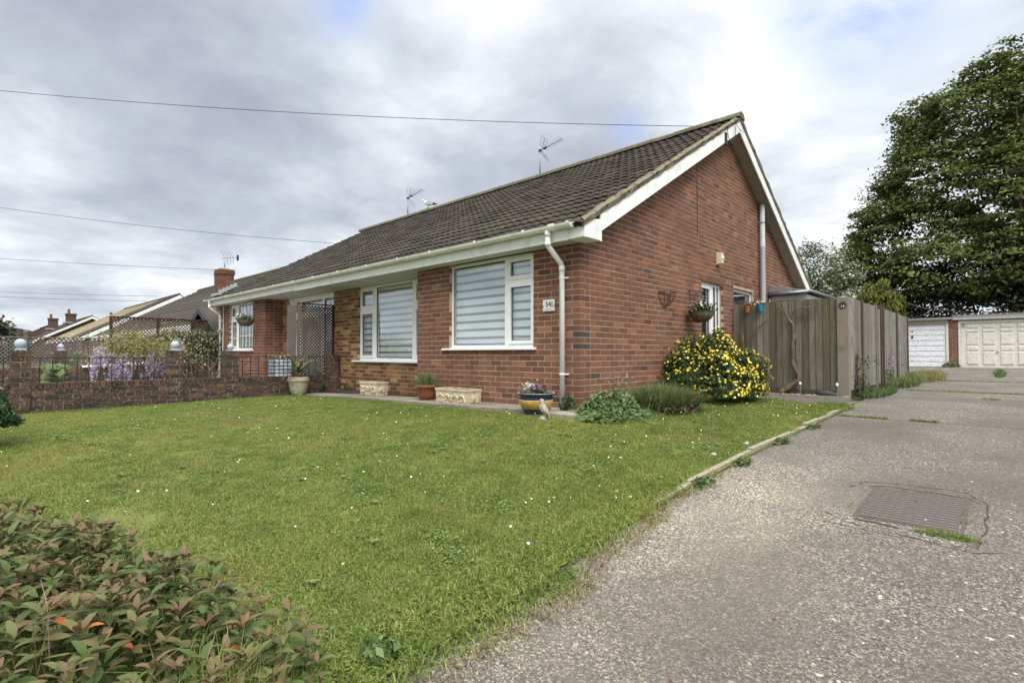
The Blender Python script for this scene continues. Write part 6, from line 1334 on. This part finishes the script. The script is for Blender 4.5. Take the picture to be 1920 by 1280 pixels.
# ------------------------------------------------------------------ houses down the street
def roof_house(name, label, x0, x1, rz, gz_, tan=0, chim=(), ry=4.85, ye=-.3, barge=True, stripe=.42, hip=0):
    p = thing(name, label, 'house', ((x0 + x1) / 2, 0, gz_)); cx = (x0 + x1) / 2; ze = rz - .572 * (ry - ye)
    m_ = MB(); m_.box(x0 + .2 - cx, x1 - .2 - cx, 0, 9.4, 0, ze - gz_ + .1); m_.prism([(x1 - .25 - cx, 0, ze - gz_ + .1), (x1 - .25 - cx, 9.4, ze - gz_ + .1), (x1 - .25 - cx, ry, rz - gz_ - .1)], (-(x1 - x0 - .5), 0, 0)); m_.obj('walls', M_old, p)
    rows = int((ry - ye) / .3); m_ = MB(); q = MB()
    for r in range(rows):
        ya = ye + r * .3; yb = ya + .31; za, zb = rz - .572 * (ry - ya) - gz_, rz - .572 * (ry - yb) - gz_
        seg = 12 if tan else 1
        for s_ in range(seg):
            xa = x0 + (x1 - x0) * s_ / seg - cx; xb = x0 + (x1 - x0) * (s_ + 1) / seg - cx; t = rnd.random() * .6 + .2
            tgt = q if (tan and (x0 + (x1 - x0) * (s_ + .5) / seg) < tan) else m_
            i0 = hip * (r / rows); xa2, xb2 = (xa + (i0 if s_ == 0 else 0), xb - (i0 if s_ == seg - 1 else 0))
            tgt.add([(xa2, ya, za + .06), (xb2, ya, za + .06), (xb2, yb, zb + .025), (xa2, yb, zb + .025), (xa2, ya, za), (xb2, ya, za)], [(0, 1, 2, 3), (4, 5, 1, 0)], t)
    m_.add([(x0 - cx + hip, ry, rz - gz_ + .05), (x1 - cx - hip, ry, rz - gz_ + .05), (x1 - cx, 9.9, rz - .572 * 5.05 - gz_), (x0 - cx, 9.9, rz - .572 * 5.05 - gz_)], [(0, 1, 2, 3)])
    m_.obj('tiled_roof', M_tile, p)
    if q.v: q.obj('lichen_roof_part', mat('tan_lichen_tile', ramp=[(0, (.20, .165, .095)), (1, (.36, .31, .19))], rough=.95, spots=[(2, (.12, .10, .07), .5, .7, .7)]), p)
    if barge:
        for (yb_, sg) in ((ye, 1), (9.9, -1)):
            for xx in (x1, x0):
                b_ = MB(); za = rz - .572 * abs(ry - yb_) - gz_ - .02; b_.prism([(xx - cx, yb_, za - .24), (xx - cx, ry, rz - gz_ - .26), (xx - cx, ry, rz - gz_ - .02), (xx - cx, yb_, za)], (.04 if xx == x1 else -.04, 0, 0)); b_.obj('barge_board', M_white, p)
    b_ = MB(); b_.tube([(x0 - cx, ry, rz - gz_ + .03), (x1 - cx, ry, rz - gz_ + .03)], .10, 6); b_.obj('ridge', M_ridge, p)
    b_ = MB(); b_.box(x0 - cx, x1 - cx, ye - .06, ye - .02, ze - gz_ - .2, ze - gz_ + .02); b_.obj('fascia_board', M_white, p)
    for (xc, yc, w_, zt, mt, pots) in chim:
        b_ = MB(); b_.box(xc - w_ / 2 - cx, xc + w_ / 2 - cx, yc - w_ / 2, yc + w_ / 2, 0, zt - gz_); b_.box(xc - w_ / 2 - cx - .06, xc + w_ / 2 - cx + .06, yc - w_ / 2 - .06, yc + w_ / 2 + .06, zt - gz_ - .2, zt - gz_ + .02); b_ = b_.obj('chimney_stack', mt, p)
        for k in range(pots): c_ = MB(); c_.lathe([(.14, 0), (.13, .45), (.16, .46), (.15, .55), (0, .55)], 8, (xc - cx, yc - w_ * .22 + k * w_ * .45, zt - gz_)); c_.obj('chimney_pot', M_terra, b_)
        c_ = MB(); zz = rz - .572 * abs(ry - yc) - gz_; c_.box(xc - cx + w_ / 2, xc - cx + w_ / 2 + .5, yc - w_ * .9, yc + w_ * .6, zz - .02, zz + .12); c_.obj('lead_flashing', M_lead, b_)
    for i in range(3):
        b_ = MB(); xc = x1 - 2 - i * (x1 - x0 - 4) / 2 - cx; b_.box(xc - .8, xc + .8, -.03, 0, .8, 1.9); b_ = b_.obj('window', M_white, p); c_ = MB(); c_.box(xc - .72, xc + .72, -.045, -.031, .88, 1.82); c_.obj('pane', M_glass, b_)
    return p
hn = roof_house('bungalow', 'dark tiled bungalow directly beyond the maroon lattice fence with a small porch gable', -32.2, -14.3, 4.45, -.7, barge=False)
m_ = MB(); gx = -14.45 + 23.25
m_.box(gx - 1.2, gx + 1.2, .2, .5, 0, 2.149); m_.prism([(gx - 1.2, .2, 2.15), (gx + 1.2, .2, 2.15), (gx, .2, 2.75)], (0, .3, 0)); m_.obj('wing_wall', M_cream, hn)
m_ = MB()
for s_ in (-1, 1): m_.prism([(gx, -.1, 2.78), (gx + s_ * 1.5, -.1, 2.04), (gx + s_ * 1.5, -.1, 1.96), (gx, -.1, 2.70)], (0, 1.6, 0))
m_.obj('wing_roof', M_tile, hn)
m_ = MB()
for s_ in (-1, 1): m_.prism([(gx, -.14, 2.76), (gx + s_ * 1.5, -.14, 2.02), (gx + s_ * 1.5, -.14, 1.84), (gx, -.14, 2.58)], (0, .03, 0))
m_.obj('wing_barge', M_black, hn)
roof_house('bungalow', 'bungalow with tan lichened roof and long white verge beyond the lattice fence', -52.9, -36.2, 4.55, -1.2, tan=-40.5)
roof_house('bungalow', 'distant bungalow with two brown chimneys at the far left', -92, -69, 4.75, -1.6, chim=((-84, 3.0, .9, 5.1, M_old, 1), (-77.5, 4.0, .9, 5.4, M_old, 1)))
roof_house('old_house', 'grey roofed old house with a cream chimney and two pots at the far left', -122, -100, 5.2, -1.9, chim=((-104, -1.2, 1.6, 5.4, M_cream, 2),), barge=False, hip=5)
roof_house('old_house', 'low hipped grey roof at the left edge in front of the dark conifers', -92, -80, 3.9, -1.9, barge=False, hip=5, ry=-1.2, ye=-6.0)
p = thing('conifer_tree', 'large dark conifer rising behind the rooftops at the left edge', 'tree', (-66, -4.3, -1.4))
crown([(0, 0, 3.2, 2.2, 2.4, 2.6), (0, 2.0, 2.6, 1.6, 1.7, 2.0), (0, -1.8, 2.8, 2, 2, 2.7), (0, .6, 5.0, .8, 1.0, .9), (0, 1.6, 4.6, .7, .7, .8), (0, 3.2, 2.6, 1.0, .9, .9)], 26, .34, L_pine, p, 'crown', flat=.6, clump=.55, nl=22); m_ = MB(); m_.tube([(0, 0, 0), (0, 0, 4)], [.3, .1], 8); m_.obj('trunk', M_bark, p)
p = thing('tv_aerial', 'faint television aerial on the roof left of the brick chimney', 'aerial', (-29.3, 4.85, 4.4), R(60)); m_ = MB(); m_.tube([(0, 0, 0), (0, 0, 1.0)], .025, 5); m_.obj('mast', M_alu, p); m_ = MB(); m_.bar((-.1, 0, .75), (.8, 0, .75), .03)
m_.obj('boom', M_alu, p)
for i in range(6): q = MB(); q.tube([(.05 + i * .14, -.2, .75), (.05 + i * .14, .2, .75)], .01, 4); q.obj('element', M_alu, p)

# ------------------------------------------------------------------ lawn grass (instanced tufts), daisies, lawn weeds
tcol = bpy.data.collections.new('tuft_kinds')
for v_ in range(6):
    n = 46; pos = np.stack([rng.normal(0, .045, n), rng.normal(0, .045, n), np.full(n, -.004)], 1)
    V, F, T = blades(pos, rng.uniform(.010, .027, n), .0046, 1.5, tint=rng.random(n)); me = bpy.data.meshes.new('grass_tuft')
    me.from_pydata(V.tolist(), [], F.tolist()); me.materials.append(L_grass); at = me.attributes.new('tint', 'FLOAT', 'FACE'); at.data.foreach_set('value', T.astype(np.float32))
    tcol.objects.link(bpy.data.objects.new('grass_tuft', me))
def scatter(name, P, rot, scl, parent=None):
    me = bpy.data.meshes.new(name); me.vertices.add(len(P)); me.vertices.foreach_set('co', P.astype(np.float32).ravel())
    a = me.attributes.new('rotz', 'FLOAT', 'POINT'); a.data.foreach_set('value', rot.astype(np.float32)); a = me.attributes.new('scl', 'FLOAT', 'POINT'); a.data.foreach_set('value', scl.astype(np.float32))
    o = bpy.data.objects.new(name, me); C.objects.link(o)
    ng = bpy.data.node_groups.new('scatter_tufts', 'GeometryNodeTree'); ng.interface.new_socket('Geometry', in_out='INPUT', socket_type='NodeSocketGeometry'); ng.interface.new_socket('Geometry', in_out='OUTPUT', socket_type='NodeSocketGeometry')
    N = ng.nodes; L = ng.links; gi = N.new('NodeGroupInput'); go = N.new('NodeGroupOutput'); ip = N.new('GeometryNodeInstanceOnPoints'); ci = N.new('GeometryNodeCollectionInfo'); ci.inputs['Collection'].default_value = tcol; ci.inputs['Separate Children'].default_value = True; ci.inputs['Reset Children'].default_value = True
    def at(nm): n = N.new('GeometryNodeInputNamedAttribute'); n.data_type = 'FLOAT'; n.inputs['Name'].default_value = nm; return n.outputs['Attribute']
    cx = N.new('ShaderNodeCombineXYZ'); L.new(at('rotz'), cx.inputs[2]); rv = N.new('FunctionNodeEulerToRotation'); L.new(cx.outputs[0], rv.inputs[0])
    L.new(gi.outputs[0], ip.inputs['Points']); L.new(ci.outputs[0], ip.inputs['Instance']); ip.inputs['Pick Instance'].default_value = True; L.new(rv.outputs[0], ip.inputs['Rotation']); L.new(at('scl'), ip.inputs['Scale']); L.new(ip.outputs[0], go.inputs[0])
    md = o.modifiers.new('scatter', 'NODES'); md.node_group = ng; return o
def lawn_points(dens_near, dens_far):
    N_ = 90000; x = rng.uniform(-6.62, 2.36, N_); y = rng.uniform(-6.6, 3.72, N_); d = np.hypot(x - EYE.x, y - EYE.y)
    keep_ = rng.random(N_) < np.clip((dens_near * np.exp(-(d - 2) / 2.6) + dens_far) / 980, 0, 1)
    keep_ &= ~((y > -.56) & (x < .05)); keep_ &= ~((x < .6) & (y > -.62) & (y < .0) & (x > -3)) | (rng.random(N_) < .0)
    edge = 2.10 + .16 * np.clip((-2.0 - y) / 1.2, 0, 1) + .05 * np.sin(y * 5) * (y < -2) + .03 * np.sin(y * 13)
    keep_ &= x < edge
    bare = np.exp(-(((x + .2) / .5) ** 2 + ((y + 4.55) / .22) ** 2)); keep_ &= rng.random(N_) > bare * .9
    fwd = (x - EYE.x) * -math.sin(YAW) + (y - EYE.y) * math.cos(YAW); sid = (x - EYE.x) * math.cos(YAW) + (y - EYE.y) * math.sin(YAW); keep_ &= (fwd > -.5) & (np.abs(sid) < fwd * 1.7 + 2.2)
    return x[keep_], y[keep_]
gx_, gy_ = lawn_points(760, 300)
gz_ = np.array([zl(a, b) if a < 2.14 else zd(b) - .004 for a, b in zip(gx_, gy_)])
scl = rng.uniform(.75, 1.25, len(gx_)); scl *= np.where((gx_ > 1.9) & (gy_ < -1.5), 1.35, 1)
g = scatter('lawn_grass', np.stack([gx_, gy_, gz_], 1), rng.random(len(gx_)) * 6.28, scl); g['kind'] = 'stuff'; g['label'] = 'short green mown grass covering the front lawn'; g['category'] = 'grass'
def lz(x, y): return np.array([zl(a, b) for a, b in zip(x, y)])
n = 2100; x = rng.uniform(-6.4, 2.05, n); y = rng.uniform(-5, 3.6, n); dn = np.sin(x * 1.7 + 1) * np.sin(y * 1.3 + .5) + .6 * np.sin(x * 4.1) * np.sin(y * 3.7 + 2); kp = (dn > -.35) & ~((y > -.6) & (x < .9)) & (rng.random(n) < np.clip(.18 + .2 * (y + 4) / 2, .12, .9)); x, y = x[kp], y[kp]
pos = np.stack([x, y, lz(x, y) + rng.uniform(.03, .05, len(x))], 1); V, F, T = flowers(pos, np.tile([[.1, -.1, 1.]], (len(x), 1)), .0075, 8); o = np_obj('daisies', V, F, T, L_white, None, 'stuff'); tag(o, 'tiny white daisies dotted over the lawn', 'daisies')
p2 = pos + np.array([0, 0, .0015]); V, F, T = flowers(p2, np.tile([[.1, -.1, 1.]], (len(x), 1)), .0035, 6); np_obj('daisy_centres', V, F, T, L_yf, o, 'stuff')
P = []; W = []
for i in range(260):
    cx, cy = rnd.uniform(-4.5, 2.0), rnd.uniform(-4.6, 2.5)
    if cy > -.8 and cx < 1.2: continue
    if math.sin(cx * 2.1 + 1) * math.sin(cy * 1.7) + .5 * math.sin(cx * 5 + cy * 3) < .15: continue
    if math.hypot(cx - EYE.x, cy - EYE.y) > 6 and rnd.random() < .5: continue
    c = np.array([cx, cy, zl(cx, cy) + .012]); k = rnd.randint(9, 18); a = rng.random(k) * 6.28; l_ = rng.uniform(.018, .05, k) * rnd.uniform(.7, 1.2)
    for j in range(k):
        d = np.array([math.cos(a[j]), math.sin(a[j]), 0]); s_ = np.array([-d[1], d[0], 0]); up_ = np.array([0, 0, 1.])
        P += [c, c + d * l_[j] * .5 + s_ * .007 + up_ * .016, c + d * l_[j] + up_ * .012, c + d * l_[j] * .5 - s_ * .007 + up_ * .014]; W.append(rng.random())
V = np.array(P); o = np_obj('lawn_weeds', V, np.arange(len(V)).reshape(-1, 4), np.array(W), L_lweed, None, 'stuff'); tag(o, 'flat greyish broad leaved weeds scattered through the lawn', 'weeds')
PP, NN = [], []
for i in range(95):
    cx, cy = rnd.uniform(-5.5, 2.0), rnd.uniform(-4.7, 3.2)
    if cy > -.85 and cx < 1.2: continue
    k = rnd.randint(60, 260); r_ = rnd.uniform(.08, .26); q = rng.normal(size=(k, 2)) * r_ * .5 * np.array([1, rnd.uniform(.5, 1)]); x = np.clip(cx + q[:, 0], -6.5, 2.05); y = np.minimum(cy + q[:, 1], 3.6)
    PP.append(np.stack([x, y, lz(x, y) + rng.uniform(.018, .032, k)], 1))
PP = np.concatenate(PP); V, F, T = leaves(PP, rng.uniform(.010, .020, len(PP)), .85, nrm=np.tile([[0, 0, 1.]], (len(PP), 1)), spread=.35, fold=.05); o = np_obj('clover', V, F, T, L_clov, None, 'stuff'); tag(o, 'small darker clover patches mixed into the lawn', 'clover')
# dry straw on the ragged lawn edge by the drive
n = 2600; y = rng.uniform(-4.9, -1.0, n); x = 2.17 + .16 * np.clip((-2.0 - y) / 1.2, 0, 1) + rng.normal(0, .042, n) + .03 * np.sin(y * 7); z = np.array([zl(a, b) if a < 2.14 else zd(b) for a, b in zip(x, y)]); V, F, T = blades(np.stack([x, y, z], 1), rng.uniform(.012, .04, n), .004, 2.4); o = np_obj('dry_edge_grass', V, F, T, L_dry, None, 'stuff'); tag(o, 'straw coloured dry grass along the ragged edge of the lawn', 'grass')
tuft('weed', 'pale leafy weed on the bare lawn corner beside the bronze shrub', (2.05, -4.12, zl(2.05, -4.12)), 70, .09, .06, L_weed, leaf=.055)
for (x, y, lab) in ((2.2, -.75, 'weed tuft by the lawn edging stones nearest the drive joint'), (2.19, .35, 'weed tuft against the middle of the lawn edging'), (2.2, 1.5, 'leafy weed against the far edging stones'), (2.18, -1.5, 'broad weed spilling over the near end of the edging')):
    p = tuft('weed', lab, (x, y, zd(y)), 90, .07, .055, L_weed, leaf=.035); p.scale = (1, 2.4, 1)
for (x, y) in ((2.06, -1.02), (2.12, -.45)):
    p = thing('dandelion_clock', 'white dandelion seed head above the edging stones, ' + ('the nearer one' if y < -1 else 'the farther one'), 'dandelion', (x, y, zl(x, y)), 0, 'dandelion clocks'); m_ = MB(); m_.tube([(0, 0, 0), (.01, 0, .09)], .002, 4); m_.obj('stem', L_weed, p); cl(.01, 0, .1, 90, .009, L_white, 'seed_head', .008, p)
for i in range(34):
    x, y = rnd.uniform(2.4, 4.6), rnd.uniform(-4.2, 1.5); s_ = rnd.uniform(.004, .009); m_ = MB(); m_.lathe([(0, 0), (s_, s_ * .3), (s_ * .7, s_), (0, s_ * 1.1)], 6, (0, 0, 0), t=rnd.random()); o = m_.obj('pebble', M_stone if i % 3 else M_terra); o.location = (x, y, zd(y)); tag(o, 'loose pale or rusty pebble lying on the concrete drive', 'pebble', 'pebbles on the drive')

# ------------------------------------------------------------------ shrubs in the foreground
def leafmesh(L_, w_, tint, curl=.2):
    m_ = MB(); V = []; prof = [(0, .0), (.18, .62), (.42, 1.0), (.7, .8), (.88, .42), (1.0, 0)]; n = len(prof)
    for t, wf in prof: z = L_ * curl * (math.sin(t * 2.6) * .5 - t * t * .6); x = t * L_; V += [(x, -w_ * wf * .5, z + w_ * wf * .16), (x, 0, z), (x, w_ * wf * .5, z + w_ * wf * .16)]
    m_.add(V, [q for i in range(n - 1) for q in ((3 * i, 3 * i + 3, 3 * i + 4, 3 * i + 1), (3 * i + 1, 3 * i + 4, 3 * i + 5, 3 * i + 2))], tint); return m_
LMS = [leafmesh(L_ * 1.5, .34 * L_ * 1.5, t, c) for L_, t, c in ((.055, .1, .1), (.060, .25, .3), (.048, .35, .2), (.058, .5, .25), (.052, .62, .15), (.05, .72, .35), (.045, .85, .2), (.056, .18, .4), (.05, .55, .0), (.044, .05, .2), (.052, .98, .4))]
FS = thing('bronze_shrub', 'low spreading shrub with bronze and green oval leaves in the near left corner', 'shrub', (1.2, -5.3, -.55))
def shtop(x, y):
    e = 0.0
    z = -.175 - .15 * np.clip((x - .9) / 1.4, 0, 1) ** 1.3
    by = -4.93 + .60 * np.clip((x - .1) / 1.8, 0, 1)     # back edge
    d = by - y; z = z - .30 * np.exp(-np.clip(d, 0, 9) / .05); z = z - .34 * np.clip((x - 2.05) / .25, 0, 1) ** 2
    return z + .035 * np.sin(x * 9 + y * 4) + .03 * np.sin(y * 13 - x * 5), d
PL = []
tries = 0
while len(PL) < 600 and tries < 20000:
    tries += 1; x = rnd.uniform(-.3, 2.36); y = rnd.uniform(-6.0, -4.3); z, d = shtop(x, y)
    if d < 0 or math.hypot(x - 3.796, y + 5.254) < .95: continue
    fwd = (x - EYE.x) * -math.sin(YAW) + (y - EYE.y) * math.cos(YAW); sid = (x - EYE.x) * math.cos(YAW) + (y - EYE.y) * math.sin(YAW)
    if fwd < .3 or sid < -fwd * 1.15 - .6 or (EYE.z - z) > fwd * 1.1: continue
    PL.append((x, y, float(z)))
allv = []
for (x, y, z) in PL:
    lean_ = Vector((rnd.uniform(-.35, .35), rnd.uniform(-.35, .35), 1)).normalized(); base = Vector((x, y, z)) - lean_ * .16
    hue = rnd.random(); nw = 4 if rnd.random() < .7 else 3; d0 = rnd.random() * 6.28
    for wl in range(nw):
        hgt = .05 + .11 * wl / (nw - 1); 
        for k in range(2 if wl < nw - 1 else 3):
            a = d0 + wl * 1.57 + k * (math.pi if wl < nw - 1 else 2.1) + rnd.uniform(-.3, .3); el = rnd.uniform(-.15, .35) + (.55 if wl == nw - 1 else 0)
            c = base + lean_ * hgt
            if wl == nw - 1: idx = rnd.choice([3, 4, 5, 6, 5]) if hue < .72 else rnd.choice([1, 2, 3])
            else: idx = rnd.choice([0, 1, 2, 7, 9, 8, 3]) if rnd.random() < .72 else rnd.choice([4, 5, 8])
            if rnd.random() < .006: idx = 10
            Mx = Matrix.Translation(c) @ Matrix.Rotation(a, 4, 'Z') @ Matrix.Rotation(-el, 4, 'Y') @ Matrix.Rotation(rnd.uniform(-.4, .4), 4, 'X') @ Matrix.Scale(rnd.uniform(.75, 1.2) * (.8 if wl == nw - 1 else 1), 4)
            dist = (c - EYE).length; allv.append((dist + (0 if wl > 0 else .25), idx, Mx))
allv.sort(key=lambda q: q[0]); off = Matrix.Translation((-1.2, 5.3, .55)); LM = [m_.mesh('leaf', L_shrub, True) for m_ in LMS]
for d_, idx, Mx in allv[:300]:
    o = bpy.data.objects.new('leaf', LM[idx]); C.objects.link(o); o.parent = FS; o.matrix_local = off @ Mx
rest = MB()
for d_, idx, Mx in allv[300:]:
    q = LMS[idx]; M2 = off @ Mx; rest.add([M2 @ Vector(v) for v in q.v], q.f, q.t[0])
rest.obj('farther_leaves', L_shrub, FS, smooth=True, kind='stuff')
m_ = MB()
for (x, y, z) in PL[::2]: m_.tube([(x - 1.2 + rnd.uniform(-.1, .1), y + 5.3 + rnd.uniform(-.1, .1), zl(x, y) + .55), (x - 1.2, y + 5.3, z + .55 - .02)], .0022, 4, .6)
m_.obj('stems', M_bark, FS, kind='stuff')
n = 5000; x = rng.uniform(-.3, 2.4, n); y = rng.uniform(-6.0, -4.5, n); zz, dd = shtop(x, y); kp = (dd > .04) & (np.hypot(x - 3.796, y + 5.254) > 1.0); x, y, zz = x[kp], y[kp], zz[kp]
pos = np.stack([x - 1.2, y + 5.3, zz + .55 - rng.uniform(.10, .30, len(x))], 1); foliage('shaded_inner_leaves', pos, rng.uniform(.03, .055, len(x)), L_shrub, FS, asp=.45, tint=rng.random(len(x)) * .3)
m_ = MB()
for i in range(26):
    x = rnd.uniform(.9, 2.45); y = rnd.uniform(-5.1, -4.6); z, d = shtop(x, y)
    if d < 0: continue
    x -= 1.2; y += 5.3; z = float(z) + .5; dx, dy = rnd.uniform(-.12, .12), rnd.uniform(-.12, .12)
    m_.tube([(x, y, z - .1), (x + dx * .5, y + dy * .5, z + .08), (x + dx * 1.4, y + dy * 1.4, z + rnd.uniform(.08, .16))], [.0014, .0012, .0008], 4, rnd.random())
m_.obj('dry_grass_stalks', L_dry, FS, kind='stuff')
n = 260; x = rng.normal(2.15, .10, n); y = rng.normal(-4.72, .09, n); V, F, T = blades(np.stack([x - 1.2, y + 5.3, np.full(n, .08)], 1), rng.uniform(.15, .30, n), .0035, 1.0); np_obj('grass_through_shrub', V, F, T, L_grass, FS, 'stuff')
p = thing('dark_green_shrub', 'dark green narrow leaved shrub at the left edge of the lawn', 'shrub', (-3.7, -5.25, zl(-3.7, -5)))
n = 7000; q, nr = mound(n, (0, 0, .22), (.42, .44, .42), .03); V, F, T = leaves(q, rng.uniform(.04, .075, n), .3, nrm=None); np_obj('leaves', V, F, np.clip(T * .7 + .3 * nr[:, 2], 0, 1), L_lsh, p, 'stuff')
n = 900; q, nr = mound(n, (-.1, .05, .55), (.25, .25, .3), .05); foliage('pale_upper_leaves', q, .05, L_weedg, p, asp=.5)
m_ = MB()
for i in range(9): a = i * .7; m_.tube([(0, 0, 0), (.2 * math.cos(a), .2 * math.sin(a), .35)], [.015, .006], 5)
m_.obj('woody_stems', M_bark, p)
